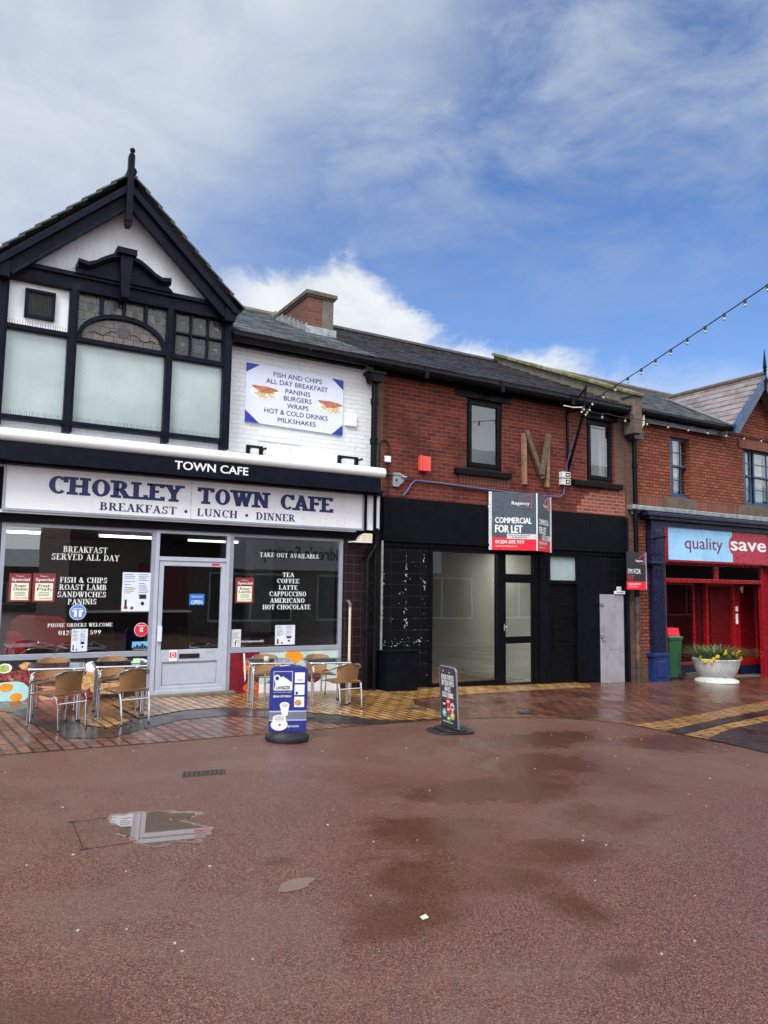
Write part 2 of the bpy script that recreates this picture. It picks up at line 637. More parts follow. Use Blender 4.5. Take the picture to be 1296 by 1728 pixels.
REDBRICK = brickmat('old_red_brick', c8(108, 51, 43), c8(74, 35, 31), c8(114, 74, 66), ms=.009, stain=c8(58, 31, 28), stain2=c8(38, 25, 25), wear=.38, spec=.15)
PALEBRICK = brickmat('repaired_red_brick', c8(138, 72, 56), c8(110, 54, 43), c8(156, 114, 100), ms=.011, wear=.25)
QUOINBRICK = brickmat('weathered_brown_brick', c8(104, 70, 58), c8(80, 56, 47), c8(88, 76, 66), stain=c8(52, 45, 36), wear=.3)
ORANGEBRICK = brickmat('orange_red_brick', c8(144, 82, 64), c8(112, 61, 49), c8(46, 33, 30), bw=.215, ms=.0095, stain=c8(110, 54, 40), stain2=c8(122, 84, 58), wear=.32, spec=.15, zstain=(.1, 1.1, c8(92, 84, 58)))
SOLDIER = brickmat('soldier_course_brick', c8(132, 74, 58), c8(106, 60, 50), c8(62, 46, 42), bw=.075, rh=.24, ms=.009, offset=0, stain2=c8(96, 88, 64), wear=.25)
REDSOLDIER = brickmat('red_soldier_brick', c8(106, 52, 44), c8(86, 42, 37), c8(122, 88, 78), bw=.075, rh=.24, ms=.010, offset=0, wear=.25)
CHIMBRICK = brickmat('chimney_brick', c8(110, 62, 50), c8(80, 45, 39), c8(96, 78, 68), stain=c8(60, 54, 44), stain2=c8(92, 72, 58), wear=.35)
WHITEBRICK = brickmat('white_painted_brick', c8(218, 222, 226), c8(212, 216, 220), c8(206, 211, 215), ms=.010, rough=.62, bump=.7, stain2=c8(206, 210, 208), peel=c8(170, 172, 168), wear=.06)
NEIGHBRICK = brickmat('dark_brown_brick', c8(98, 62, 54), c8(80, 52, 46), c8(90, 76, 70), wear=.3)
ROUGHCAST = mat('white_roughcast_render', c8(222, 226, 232), .8, var=.05, bump=1.6, bs=24, streak=.12)
WHITEPVC = mat('white_plastic', c8(228, 231, 236), .35, var=.03)
CREAM = mat('cream_plastic', c8(206, 196, 176), .45, var=.06)
WHITESIGN = mat('white_sign_face', c8(232, 234, 240), .3, var=.025, streak=.05)
PALESIGN = mat('pale_blue_sign_face', c8(212, 219, 240), .28, var=.03)
NAVY = mat('navy_vinyl', c8(34, 40, 96), .4, var=.06)
ROYAL = mat('royal_blue_vinyl', c8(26, 48, 158), .4, var=.05)
ALU = mat('grey_aluminium_frame', c8(156, 162, 178), .4, metal=.25, var=.06, dirt=c8(120, 122, 130), dirtlim=(.6, .75))
DOORGREY = mat('pale_grey_door', c8(172, 178, 194), .4, var=.05, dirt=c8(146, 148, 156), dirtlim=(.6, .72))
CHROME = mat('polished_tube', c8(205, 206, 210), .2, metal=1, var=.05)
STEELTOP = mat('brushed_steel_top', c8(118, 126, 132), .16, metal=1, var=.3, vs=16, rvar=.12)
STEELDOOR = mat('galvanised_steel_sheet', c8(158, 156, 164), .48, metal=.15, var=.12, vs=3, streak=.25)
FROST = mat('frosted_window_film', c8(158, 174, 176), .2, var=.09, vs=1.6, coat=.8, rvar=.12, streak=.10, bump=.10, bs=3)
GLASS = glassmat('shop_glass', ior=1.95)
UPGLASS = glassmat('upstairs_glass', tint=(.85, .88, .88, 1), ior=1.75)
SHUTGLASS = glassmat('shutter_glass', tint=(.7, .7, .7, 1), ior=1.3)
DARKGLASS = glassmat('dim_glass', tint=(.45, .47, .5, 1), ior=1.5)
SLATE = mat('wet_slate', c8(104, 109, 114), .2, var=.3, vs=3, island=.4, bump=.25, bs=40, rvar=.14)
CONCTILE = mat('dark_concrete_tile', c8(40, 39, 44), .22, var=.3, vs=4, island=.3, bump=.3, bs=50, dirt=c8(70, 68, 58), dirtlim=(.58, .7))
TILEEDGE = mat('sheen_tile_edge', c8(72, 69, 70), .6, var=.4, vs=9, island=.35)  # butt edges painted pale for the sky sheen on the wet tiles
PINKSLATE = mat('pinkish_slate', c8(122, 114, 116), .45, var=.2, vs=4, island=.22, bump=.25, bs=40)
LEAD = mat('lead_flashing', c8(140, 146, 152), .45, metal=.35, var=.3, vs=8, bump=.3, bs=12)
STONE = mat('sandstone', c8(90, 78, 68), .8, var=.25, bump=.4, bs=25, dirt=c8(78, 72, 56), dirtlim=(.5, .65))
MOSS = mat('mossy_coping', c8(126, 122, 108), .85, var=.3, bump=.7, bs=18, dirt=c8(92, 96, 44), dirtlim=(.44, .54))
RENDER = mat('grey_cement', c8(98, 94, 85), .8, var=.2, bump=.4, bs=20, streak=.3)
GUTTER = mat('black_cast_iron', c8(12, 13, 17), .4, spec=.12, var=.3, bump=.2, bs=30, dirt=c8(62, 54, 48), dirtlim=(.62, .74))
RUSTIRON = mat('rusty_dark_iron', c8(64, 54, 50), .6, var=.4, vs=9, bump=.3, bs=30, dirt=c8(112, 84, 64), dirtlim=(.52, .66))
BLUEPAINT = mat('dark_blue_gloss', c8(20, 27, 58), .35, var=.2, bump=.1, bs=30, coat=.1, dirt=c8(30, 36, 62), dirtlim=(.55, .75))
BRIGHTBLUE = mat('worn_bright_blue', c8(22, 42, 100), .38, var=.25, coat=.1, bump=.1)
MIDBLUE = mat('blue_bargeboard', c8(44, 70, 106), .4, var=.2)
SASHBLUE = mat('blue_sash_paint', c8(42, 66, 98), .4, var=.2)
REDPAINT = mat('red_gloss_paint', c8(138, 14, 24), .3, var=.12, coat=.4)
DARKRED = mat('deep_red_shutter', c8(96, 8, 16), .4, var=.15, spec=.3)
MAROON = mat('maroon_vinyl', c8(118, 22, 40), .35, var=.15, coat=.3)
SIGNRED = mat('sign_dark_red', c8(166, 56, 76), .32, var=.06)
SIGNBLUE = mat('sign_pale_blue', c8(150, 202, 244), .32, var=.08, vs=2)
SIGNWORD = mat('sign_burgundy_word', c8(122, 40, 64), .4)
BOARDGREY = mat('board_slate_grey', c8(72, 84, 96), .35, var=.05)
BOARDDARK = mat('board_charcoal', c8(44, 46, 54), .4, var=.08)
BOARDRED = mat('board_red', c8(226, 40, 58), .35, var=.05)
PINKLINE = mat('board_pink_line', c8(236, 96, 116), .4)
VINYLWHITE = mat('white_vinyl_letter', c8(226, 230, 232), .5, var=.03)
BONEVINYL = mat('frosted_white_letter', c8(214, 220, 218), .55, var=.1)
BLACKINK = mat('black_ink', c8(24, 24, 26), .5)
ORANGERED = mat('faded_red_plastic', c8(224, 78, 74), .4, var=.06)
WOOD = mat('weathered_timber', c8(88, 74, 60), .7, var=.3, vs=12, bump=.4, bs=40, streak=.4)
PALEWOOD = mat('sunlit_timber', c8(132, 100, 80), .7, var=.25, vs=10, bump=.3, bs=40, streak=.25)  # paler copy of the timber for the posts, sunlight put into the colour
BLUECABLE = mat('blue_conduit', c8(74, 78, 122), .4, var=.15)
BLACKCABLE = mat('black_cable', c8(18, 18, 22), .5)
GREYBOX = mat('grey_white_box', c8(196, 200, 204), .45, var=.08)
GALV = mat('galvanised_plate', c8(150, 154, 158), .45, metal=.5, var=.25, vs=20)
BULB = mat('opal_bulb', c8(170, 172, 170), .15, var=.02, coat=.6)
BINGREEN = mat('bin_green', c8(38, 84, 56), .45, var=.12, bump=.1)
BINLID = mat('bin_lid_green', c8(70, 106, 82), .45, var=.1)
RUBBER = mat('black_rubber', c8(34, 36, 40), .45, var=.2, bump=.15, bs=80)
GRCBOWL = mat('painted_stone_bowl', c8(196, 200, 200), .6, var=.08, vs=5, bump=.2, bs=40, streak=.4)
SOIL = mat('dark_soil', c8(40, 32, 26), .95, bump=.8, bs=40)
LEAF = mat('daffodil_leaf', c8(74, 104, 62), .5, var=.25, vs=14, island=.35)
PETAL = mat('yellow_petal', c8(240, 214, 60), .6, var=.12, vs=20)
TRUMPET = mat('orange_yellow_trumpet', c8(238, 176, 30), .6, var=.1)
ROOMDARK = mat('cafe_wall_paint', c8(112, 114, 116), .8, var=.1)
ROOMCEIL = mat('cafe_ceiling', c8(84, 86, 88), .8, var=.1)
ROOMRED = mat('cafe_red_wall', c8(110, 34, 40), .8, var=.1)
CAFEFLOOR = mat('cafe_floor', c8(62, 56, 54), .35, var=.2)
EMPTYWALL = mat('empty_shop_plaster', c8(206, 203, 197), .8, var=.10, vs=1.1)
EMPTYFLOOR = mat('empty_shop_floor', c8(128, 124, 114), .35, var=.15, vs=2)
BLIND = mat('pale_blind', c8(206, 214, 214), .8, var=.05)
NET = mat('net_curtain', c8(196, 204, 206), .9, var=.15, vs=12)
UPROOM = mat('upstairs_room_wall', c8(150, 156, 154), .85)
TUBE = emitmat('lit_tube', (1, .98, .95, 1), 5)
DOWNLIGHT = emitmat('lit_panel', (1, .97, .9, 1), 38)
PAPER = mat('printed_paper', c8(214, 222, 240), .5, var=.04)
POSTERRED = mat('poster_burgundy', c8(128, 44, 50), .45, var=.1)
POSTERCREAM = mat('poster_cream', c8(230, 230, 206), .5, var=.04)
STICKBLUE = mat('sticker_blue', c8(96, 130, 206), .4)
OPENBLUE = mat('open_sign_blue', c8(42, 112, 200), .4)
STICKRED = mat('sticker_red', c8(206, 40, 66), .4)
SKYPRINT = mat('sticker_sky', c8(110, 178, 226), .4)
EGGWHITE = mat('printed_egg_white', c8(176, 220, 224), .3, var=.05, coat=.4)
YOLK = mat('printed_yolk', c8(236, 150, 48), .3, var=.15, vs=20, coat=.4)
BACON = mat('printed_bacon', c8(132, 58, 56), .3, var=.7, vs=22, coat=.4, dirt=c8(206, 150, 132), dirtlim=(.50, .58))
DARKPRINT = mat('printed_dark_table', c8(44, 42, 44), .3, var=.4, vs=9, coat=.4)
LIME = mat('printed_lime', c8(170, 184, 92), .3, var=.2, vs=25, coat=.4)
BREADP = mat('printed_bread', c8(206, 160, 112), .35, var=.4, vs=25, coat=.4)
CURRY = mat('printed_orange_meat', c8(206, 92, 44), .35, var=.6, vs=24, coat=.4, dirt=c8(236, 176, 80), dirtlim=(.5, .58))
MINT = mat('printed_pale_green', c8(186, 210, 204), .35, var=.1, vs=3, coat=.4)
CHIPS = mat('printed_chips', c8(206, 182, 132), .5, var=.3, vs=60)
FISH = mat('printed_fried_fish', c8(176, 112, 82), .5, var=.5, vs=30)
PLATEW = mat('printed_white_plate', c8(232, 234, 236), .35)
COFFEE = mat('printed_coffee', c8(196, 140, 88), .4, var=.25, vs=40)
CUPGREY = mat('printed_grey_cup', c8(190, 192, 200), .4, var=.15, vs=30)
BANDGREY = mat('board_grey_band', c8(110, 114, 130), .4, var=.1)
PALEBAND = mat('board_pale_band', c8(170, 178, 214), .4)
ABOARDBLUE = mat('aboard_blue', c8(40, 50, 130), .35, var=.1)
ABOARDBLACK = mat('aboard_black', c8(56, 56, 62), .4, var=.15)
CHALKWHITE = mat('aboard_white_letter', c8(214, 216, 222), .5)
DISCGREEN = mat('disc_green', c8(30, 150, 70), .4)
DISCCYAN = mat('disc_cyan', c8(110, 190, 206), .4)
DISCORANGE = mat('disc_orange', c8(232, 160, 90), .4)
DISCLILAC = mat('disc_lilac', c8(204, 192, 210), .4)
CASTIRON = mat('worn_cast_iron', c8(62, 54, 52), .5, var=.5, vs=30, bump=.6, bs=60)
TRENCH = mat('manhole_seam', c8(46, 34, 32), .7, var=.3, bump=.4)
PALELITTER = mat('pale_litter', c8(176, 166, 156), .7, var=.15)
GREENLITTER = mat('pale_green_wrapper', c8(190, 220, 176), .6, var=.1)
FASCIAGREY = mat('opposite_fascia_grey', c8(236, 238, 240), .5, var=.05)


def rattanmat(name, second):
    m, t, b, oc = newmat(name)
    w1 = t.n('ShaderNodeTexWave', bands_direction='X')
    w1.inputs['Scale'].default_value = 22
    w1.inputs['Distortion'].default_value = .6
    w2 = t.n('ShaderNodeTexWave', bands_direction=second)
    w2.inputs['Scale'].default_value = 40
    w2.inputs['Distortion'].default_value = .6
    for w in (w1, w2):
        t.l(oc, w.inputs[0])
    h = t.math('ADD', t.math('MULTIPLY', w1.outputs[1], .6), t.math('MULTIPLY', w2.outputs[1], .45))
    n = t.noise(oc, 9, 4)
    c = t.mix(t.ramp(h, .1, .95), c8(84, 56, 30), c8(176, 132, 82))
    c = t.mix(t.ramp(n, .35, .7, 0, .5), c, c8(134, 90, 50))
    t.l(c, b.inputs['Base Color'])
    b.inputs['Roughness'].default_value = .42
    t.l(t.bump(h, .7, .004), b.inputs['Normal'])
    return m


RATTANSEAT = rattanmat('tan_rattan_seat', 'Y')
RATTAN = rattanmat('tan_rattan_back', 'Z')


def leadedmat(name, c1, c2, bw, rh):
    m, t, b, oc = newmat(name)
    vec, _ = wallvec(t, oc)
    br = t.n('ShaderNodeTexBrick', offset=.35)
    t.l(vec, br.inputs['Vector'])
    br.inputs['Color1'].default_value = c1
    br.inputs['Color2'].default_value = c2
    br.inputs['Mortar'].default_value = c8(24, 24, 28)
    for k, v in (('Scale', 1), ('Mortar Size', .006), ('Mortar Smooth', .2), ('Brick Width', bw), ('Row Height', rh)):
        br.inputs[k].default_value = v
    w = t.n('ShaderNodeTexVoronoi')
    w.inputs['Scale'].default_value = 30
    t.l(oc, w.inputs['Vector'])
    c = t.mix(t.ramp(w.outputs[0], .1, .7, 0, .35), br.outputs[0], c8(40, 38, 40))
    t.l(c, b.inputs['Base Color'])
    b.inputs['Roughness'].default_value = .22
    t.l(t.bump(w.outputs[0], .35, .006), b.inputs['Normal'])
    return m


LEADED = leadedmat('leaded_obscured_glass', c8(108, 110, 106), c8(78, 80, 80), .16, .13)
LEADEDWARM = leadedmat('leaded_brownish_glass', c8(112, 100, 98), c8(92, 82, 82), .14, .12)
LEADEDDARK = leadedmat('leaded_dark_glass', c8(66, 72, 76), c8(50, 54, 58), .12, .15)


def tarmacmat():
    m, t, b, oc = newmat('wet_red_tarmac')
    big = t.noise(oc, .42, 6, .6, .6)
    mid = t.noise(oc, 1.5, 6, .62, .3)
    v = t.n('ShaderNodeTexVoronoi')
    v.inputs['Scale'].default_value = 165
    t.l(oc, v.inputs['Vector'])
    st = t.n('ShaderNodeSeparateColor')
    t.l(v.outputs[1], st.inputs[0])
    grain = t.noise(oc, 210, 3, .7)
    c = t.mix(st.outputs[0], c8(56, 35, 28), c8(140, 98, 83))
    c = t.mix(t.ramp(st.outputs[1], .88, .97, 0, .7), c, c8(160, 134, 122))
    c = t.mix(t.ramp(st.outputs[2], .80, .9, 0, .7), c, c8(46, 30, 28))
    c = t.mix(t.ramp(grain, .35, .68, .0, .5), c, c8(66, 40, 37))
    # water standing in the surface: darker, redder, smoother
    sx = t.n('ShaderNodeSeparateXYZ')
    t.l(oc, sx.inputs[0])
    low = None
    # shallow dips in the surface where the water gathers (metres)
    for cx, cy, rx, ry in ((6.0, -4.5, 1.2, .45), (5.2, -5.5, .8, .55), (4.35, -6.1, .9, .45), (3.75, -6.1, .5, .35), (3.0, -6.9, .5, .45), (2.55, -7.5, .45, .4), (2.1, -7.95, .35, .22), (1.85, -8.03, .22, .12), (2.85, -7.72, .4, .22), (3.4, -7.55, .45, .25), (2.95, -8.2, .16, .22), (2.71, -8.77, .17, .10), (1.82, -6.97, .15, .09), (4.4, -7.1, .35, .35), (7.6, -5.2, .9, .5), (.2, -8.2, .5, .3), (-.3, -5.2, .9, .4)):
        q = t.math('ADD', t.math('POWER', t.math('ABSOLUTE', t.math('DIVIDE', t.math('SUBTRACT', sx.outputs[0], cx), rx)), 2.0), t.math('POWER', t.math('ABSOLUTE', t.math('DIVIDE', t.math('SUBTRACT', sx.outputs[1], cy), ry)), 2.0))
        m1 = t.math('SUBTRACT', 1.0, t.math('SQRT', q))
        low = m1 if low is None else t.math('MAXIMUM', low, m1)
    low = t.math('MAXIMUM', low, -1.0)
    edge = t.math('ADD', low, t.math('MULTIPLY', t.math('SUBTRACT', t.noise(oc, 1.7, 9, .66, .5), .5), 2.6))
    wet = t.ramp(edge, -.34, .52)
    wet = t.math('MAXIMUM', wet, t.ramp(t.math('ADD', t.math('MULTIPLY', big, .65), t.math('MULTIPLY', mid, .35)), .52, .62, 0, .45))
    c = t.mix(t.math('MULTIPLY', wet, .66), c, c8(76, 45, 31))
    # broad patches of a greyer tint
    c = t.mix(t.ramp(t.noise(oc, .55, 8, .68, .5), .46, .68, 0, .55), c, c8(112, 89, 79))
    t.l(c, b.inputs['Base Color'])
    r = t.math('SUBTRACT', .40, t.math('MULTIPLY', wet, .24))
    r = t.math('ADD', r, t.math('MULTIPLY', t.math('SUBTRACT', mid, .5), .25))
    t.l(r, b.inputs['Roughness'])
    h = t.math('ADD', t.math('MULTIPLY', v.outputs[0], 1.0), t.math('MULTIPLY', grain, .6))
    bn = t.n('ShaderNodeBump')
    bn.inputs['Distance'].default_value = .004
    t.l(h, bn.inputs['Height'])
    t.l(t.math('SUBTRACT', t.ramp(big, .35, .65, .30, .62), t.math('MULTIPLY', wet, .24)), bn.inputs['Strength'])
    t.l(bn.outputs[0], b.inputs['Normal'])
    b.inputs['Specular IOR Level'].default_value = .5
    return m


def pavermat(name, c1, c2, mortar, rot=86):
    m, t, b, oc = newmat(name)
    mp = t.n('ShaderNodeMapping')
    mp.inputs['Rotation'].default_value = (0, 0, R(rot))
    t.l(oc, mp.inputs[0])
    wob = t.n('ShaderNodeTexNoise')
    wob.inputs['Scale'].default_value = 9
    t.l(mp.outputs[0], wob.inputs['Vector'])
    wv = t.n('ShaderNodeVectorMath', operation='MULTIPLY_ADD')
    t.l(wob.outputs[1], wv.inputs[0])
    wv.inputs[1].default_value = (.006, .006, 0)
    t.l(mp.outputs[0], wv.inputs[2])
    br = t.n('ShaderNodeTexBrick')
    t.l(wv.outputs[0], br.inputs['Vector'])
    br.inputs['Color1'].default_value = c1
    br.inputs['Color2'].default_value = c2
    br.inputs['Mortar'].default_value = mortar
    for k, v in (('Scale', 1), ('Mortar Size', .016), ('Mortar Smooth', .12), ('Brick Width', .30), ('Row Height', .128), ('Bias', 0)):
        br.inputs[k].default_value = v
    fine = t.noise(oc, 70, 5, .7)
    big = t.noise(oc, .9, 6, .6, .4)
    c = t.mix(1.0, br.outputs[0], t.mix(t.ramp(fine, .25, .75), (.78, .78, .78, 1), (1.2, 1.2, 1.2, 1)), 'MULTIPLY')
    c = t.mix(t.ramp(t.noise(oc, 2.1, 6, .6), .45, .7, 0, .4), c, c8(74, 56, 46))
    t.l(c, b.inputs['Base Color'])
    wet = t.ramp(big, .40, .56)
    t.l(t.math('ADD', t.math('SUBTRACT', .38, t.math('MULTIPLY', wet, .2)), t.math('MULTIPLY', fine, .08)), b.inputs['Roughness'])
    h = t.math('ADD', t.math('SUBTRACT', 1.0, br.outputs[1]), t.math('MULTIPLY', fine, .35))
    h = t.math('ADD', h, t.math('MULTIPLY', t.noise(oc, 5, 2), .7))
    bn = t.n('ShaderNodeBump')
    bn.inputs['Distance'].default_value = .005
    t.l(h, bn.inputs['Height'])
    t.l(t.math('SUBTRACT', .5, t.math('MULTIPLY', wet, .2)), bn.inputs['Strength'])
    t.l(bn.outputs[0], b.inputs['Normal'])
    b.inputs['Specular IOR Level'].default_value = .6
    return m


TARMAC = tarmacmat()
PAVERED = pavermat('wet_red_brown_pavers', c8(128, 82, 64), c8(90, 57, 47), c8(22, 16, 14))
PAVEBUFF = pavermat('wet_buff_pavers', c8(186, 142, 86), c8(148, 108, 64), c8(30, 22, 15))
PAVEDARK = pavermat('wet_charcoal_pavers', c8(50, 47, 48), c8(34, 32, 34), c8(12, 11, 11))
PUDDLE, _t, _b, _oc = newmat('standing_water')
_b.inputs['Base Color'].default_value = c8(112, 96, 88)
_b.inputs['Roughness'].default_value = .015
_b.inputs['Specular IOR Level'].default_value = .9
_b.inputs['Coat Weight'].default_value = 1
_b.inputs['Coat Roughness'].default_value = .01

DAMP, _t, _b, _oc = newmat('thin_film_of_water')
_b.inputs['Base Color'].default_value = c8(116, 94, 86)
_b.inputs['Roughness'].default_value = .13
_b.inputs['Specular IOR Level'].default_value = .7

# ---------------------------------------------------------------- ground
def sheet(poly, m, dz, name):
    mb = MB(m)
    mb.face([(x, y, gz(x) + dz) for x, y in poly])
    return mb.build(name, kind='structure')


sheet([(-160, -160), (160, -160), (160, 160), (-160, 160)], TARMAC, 0, 'ground')
EDGE = [(-14, -3.7), (-4, -3.55), (.59, -3.44), (1.36, -3.37), (2.24, -3.30), (3.49, -3.17), (4.47, -3.08), (5.0, -3.03), (5.55, -3.0), (6.3, -3.03), (6.75, -3.11), (7.17, -3.24), (7.57, -3.42), (7.87, -3.65), (8.03, -3.92), (8.11, -4.21), (8.17, -4.7), (8.19, -5.26), (8.12, -6.03), (7.95, -8), (8.2, -12), (30, -12), (30, 1.2), (-14, 1.2)]
sheet(EDGE, PAVERED, .005, 'pavement')
UP = [(.60, .2), (.75, -.1), (1.16, -.72), (1.32, -1.5), (1.46, -2.12), (1.7, -2.45), (2.16, -1.94), (2.84, -1.43), (3.42, -1.34), (4.03, -1.72), (4.55, -2.27), (4.98, -2.86), (5.4, -2.985)]
LO = [(4.9, -3.03), (4.66, -3.02), (4.23, -2.78), (3.79, -2.25), (3.22, -1.92), (2.65, -2.05), (2.02, -2.59), (1.67, -2.94), (1.22, -2.83), (1.03, -1.9), (.86, -1.0), (.5, -.4), (.3, .2)]
sheet(LO[::-1][:0] + [p for p in LO[::-1]] + UP[::-1], PAVEDARK, .009, 'charcoal_paving')
sheet([(1.52, -2.1), (1.7, -2.38), (2.1, -1.92), (1.86, -1.66), (1.5, -1.72)], PAVEBUFF, .0125, 'buff_paving')
sheet([(2.17, -1.86), (2.85, -1.38), (3.44, -1.29), (4.05, -1.67), (4.57, -2.22), (5.0, -2.8), (5.4, -2.93), (5.8, -2.94), (6.1, -2.87), (6.2, -1.73), (6.5, -1.25), (7.32, -1.02), (9.02, -.83), (10.97, -.66), (11.3, -.3), (11.3, .1), (2.5, .1), (2.1, -.6)], PAVEBUFF, .0125, 'buff_paving')
sheet([(8.15, -4.14), (9.2, -3.93), (10.03, -3.74), (12.95, -2.99), (16, -2.3), (22, -1.6), (22, -3.2), (15, -3.1), (11.77, -3.74), (9.83, -4.18), (8.34, -4.56), (8.16, -4.6)], PAVEBUFF, .009, 'buff_paving')
sheet([(8.18, -4.6), (8.34, -4.57), (9.77, -4.22), (11.69, -3.78), (15, -3.13), (22, -3.23), (22, -3.7), (15, -3.6), (11.16, -4.12), (9.51, -4.5), (8.31, -4.83), (8.18, -4.87)], PAVEDARK, .0125, 'charcoal_paving')
sheet([(8.19, -4.9), (8.31, -4.85), (9.46, -4.53), (11.13, -4.14), (15, -3.64), (22, -3.74), (22, -4.6), (15, -4.2), (11.6, -4.3), (10.49, -4.54), (9.17, -4.82), (8.32, -5.14), (8.2, -5.2)], PAVEBUFF, .009, 'buff_paving')
sheet([(8.21, -5.22), (8.33, -5.16), (9.17, -4.84), (10.49, -4.56), (11.6, -4.33), (15, -4.24), (22, -4.7), (24, -8), (12, -10), (8.1, -8), (8.14, -6.03)], PAVEDARK, .0125, 'charcoal_paving')

# puddle by the manhole: straight left edge against the cover, ragged elsewhere
pud = [(1.13, -5.72), (1.3, -5.70), (1.44, -5.72), (1.54, -5.80), (1.66, -5.86), (1.60, -5.93), (1.50, -5.98), (1.55, -6.08), (1.62, -6.20), (1.55, -6.30), (1.46, -6.42), (1.36, -6.36), (1.24, -6.42), (1.17, -6.33), (1.15, -6.20), (1.10, -6.10), (1.13, -5.96), (1.09, -5.84)]


def ragged(poly, amp, seed):
    rr = random.Random(seed)
    out = []
    n = len(poly)
    for i in range(n):
        a, b = poly[i], poly[(i + 1) % n]
        L = math.hypot(b[0] - a[0], b[1] - a[1])
        k = max(1, int(L / .03))
        for j in range(k):
            f = j / k
            out.append((a[0] + (b[0] - a[0]) * f + rr.uniform(-amp, amp), a[1] + (b[1] - a[1]) * f + rr.uniform(-amp, amp)))
    return out


cxp = sum(p[0] for p in pud) / len(pud)
cyp = sum(p[1] for p in pud) / len(pud)
sheet(ragged([(cxp + (x - cxp) * 1.16 + .03, cyp + (y - cyp) * 1.14) for x, y in pud], .02, 9), DAMP, .0015, 'puddle')
sheet(ragged(pud, .013, 3), PUDDLE, .003, 'puddle')
sheet(ragged([(1.72, -7.29), (1.83, -7.26), (1.92, -7.30), (1.82, -7.38), (1.72, -7.42), (1.64, -7.40)], .01, 5), DAMP, .003, 'puddle')

# ---------------------------------------------------------------- sky and light
SUN_EL, SUN_AZ = R(48), R(232)          # azimuth clockwise from +y: behind the camera, to the left
w = bpy.data.worlds.new('World')
S.world = w
w.use_nodes = True
t = NT(w.node_tree)
bg = w.node_tree.nodes['Background']
sky = t.n('ShaderNodeTexSky', sky_type='NISHITA')
sky.sun_disc = False
sky.sun_elevation = SUN_EL
sky.sun_rotation = SUN_AZ
sky.air_density = 1.0
sky.dust_density = .6
sky.ozone_density = 1.6
tc = t.n('ShaderNodeTexCoord')
dirv = tc.outputs['Generated']
sp = t.n('ShaderNodeSeparateXYZ')
t.l(dirv, sp.inputs[0])
dx, dy, dz = sp.outputs
az = t.math('ARCTAN2', dx, dy)
el = t.math('ARCSINE', dz)


def skynoise(scale, stretch, detail=7, rough=.6, dist=.4):
    mp = t.n('ShaderNodeMapping')
    mp.inputs['Scale'].default_value = stretch
    t.l(dirv, mp.inputs[0])
    return t.noise(mp.outputs[0], scale, detail, rough, dist)


n_big = skynoise(2.4, (1, 1, 1.6))
n_mid = skynoise(6.0, (1, 1, 2.2), 8, .62, .6)
n_fine = skynoise(15, (1, 1, 1.5), 8, .65, .3)
n_wisp = skynoise(5, (1.2, 1.2, 3.0), 8, .62, .35)
# high thin overcast: thick to the left and behind, thinning to blue on the right
left = t.ramp(t.math('ADD', t.math('ADD', az, t.math('MULTIPLY', t.math('SUBTRACT', n_big, .5), .75)), t.math('MULTIPLY', t.math('SUBTRACT', el, .45), -1.25)), .06, .58, 1, 0)
back = t.ramp(dy, -.35, .25, 1, 0)
over = t.math('MAXIMUM', left, back)
thin = t.math('MULTIPLY', t.ramp(n_wisp, .26, .74), t.ramp(el, .28, .64, .12, .72))
over = t.math('MAXIMUM', over, thin)
# bank of white cumulus above the roofs, its top edge falling to the right
top = t.math('MAXIMUM', t.math('MINIMUM', t.math('MULTIPLY_ADD', az, .2, .33), t.math('MULTIPLY_ADD', az, -.75, .79)), t.math('MULTIPLY_ADD', az, -.12, .396))
edge = t.math('ADD', t.math('SUBTRACT', top, el), t.math('MULTIPLY', t.math('SUBTRACT', n_fine, .5), .08))
edge = t.math('ADD', edge, t.math('MULTIPLY', t.math('SUBTRACT', n_mid, .5), .07))
bank = t.math('MULTIPLY', t.ramp(edge, -.012, .03), t.ramp(az, .80, .90, 1, .35))
bank = t.math('MULTIPLY', bank, t.ramp(az, .26, .38))
skyc = t.mix(1.0, sky.outputs[0], (.62, .80, 1.08, 1), 'MULTIPLY')
shade = t.ramp(t.math('ADD', t.math('MULTIPLY', n_big, .6), t.math('MULTIPLY', n_mid, .4)), .34, .66)
overcol = t.mix(shade, (2.9, 3.4, 4.2, 1), (4.3, 4.75, 5.2, 1))
backcol = t.mix(shade, (9.5, 10, 10.6, 1), (13, 13.2, 13.4, 1))
overcol = t.mix(back, overcol, backcol)
bankcol = t.mix(t.ramp(n_mid, .35, .65), (4.5, 4.9, 5.3, 1), (5.5, 5.7, 5.85, 1))
out = t.mix(over, skyc, overcol)
out = t.mix(bank, out, bankcol)
t.l(out, bg.inputs[0])
bg.inputs[1].default_value = .1

sl = bpy.data.lights.new('sun', 'SUN')
sl.energy = 2.0
sl.angle = R(24)
sl.color = (1, .96, .9)
so = bpy.data.objects.new('sun', sl)
COL.objects.link(so)
sd = Vector((math.sin(SUN_AZ) * math.cos(SUN_EL), math.cos(SUN_AZ) * math.cos(SUN_EL), math.sin(SUN_EL)))
so.rotation_euler = sd.to_track_quat('Z', 'Y').to_euler()
so.location = (0, -5, 20)

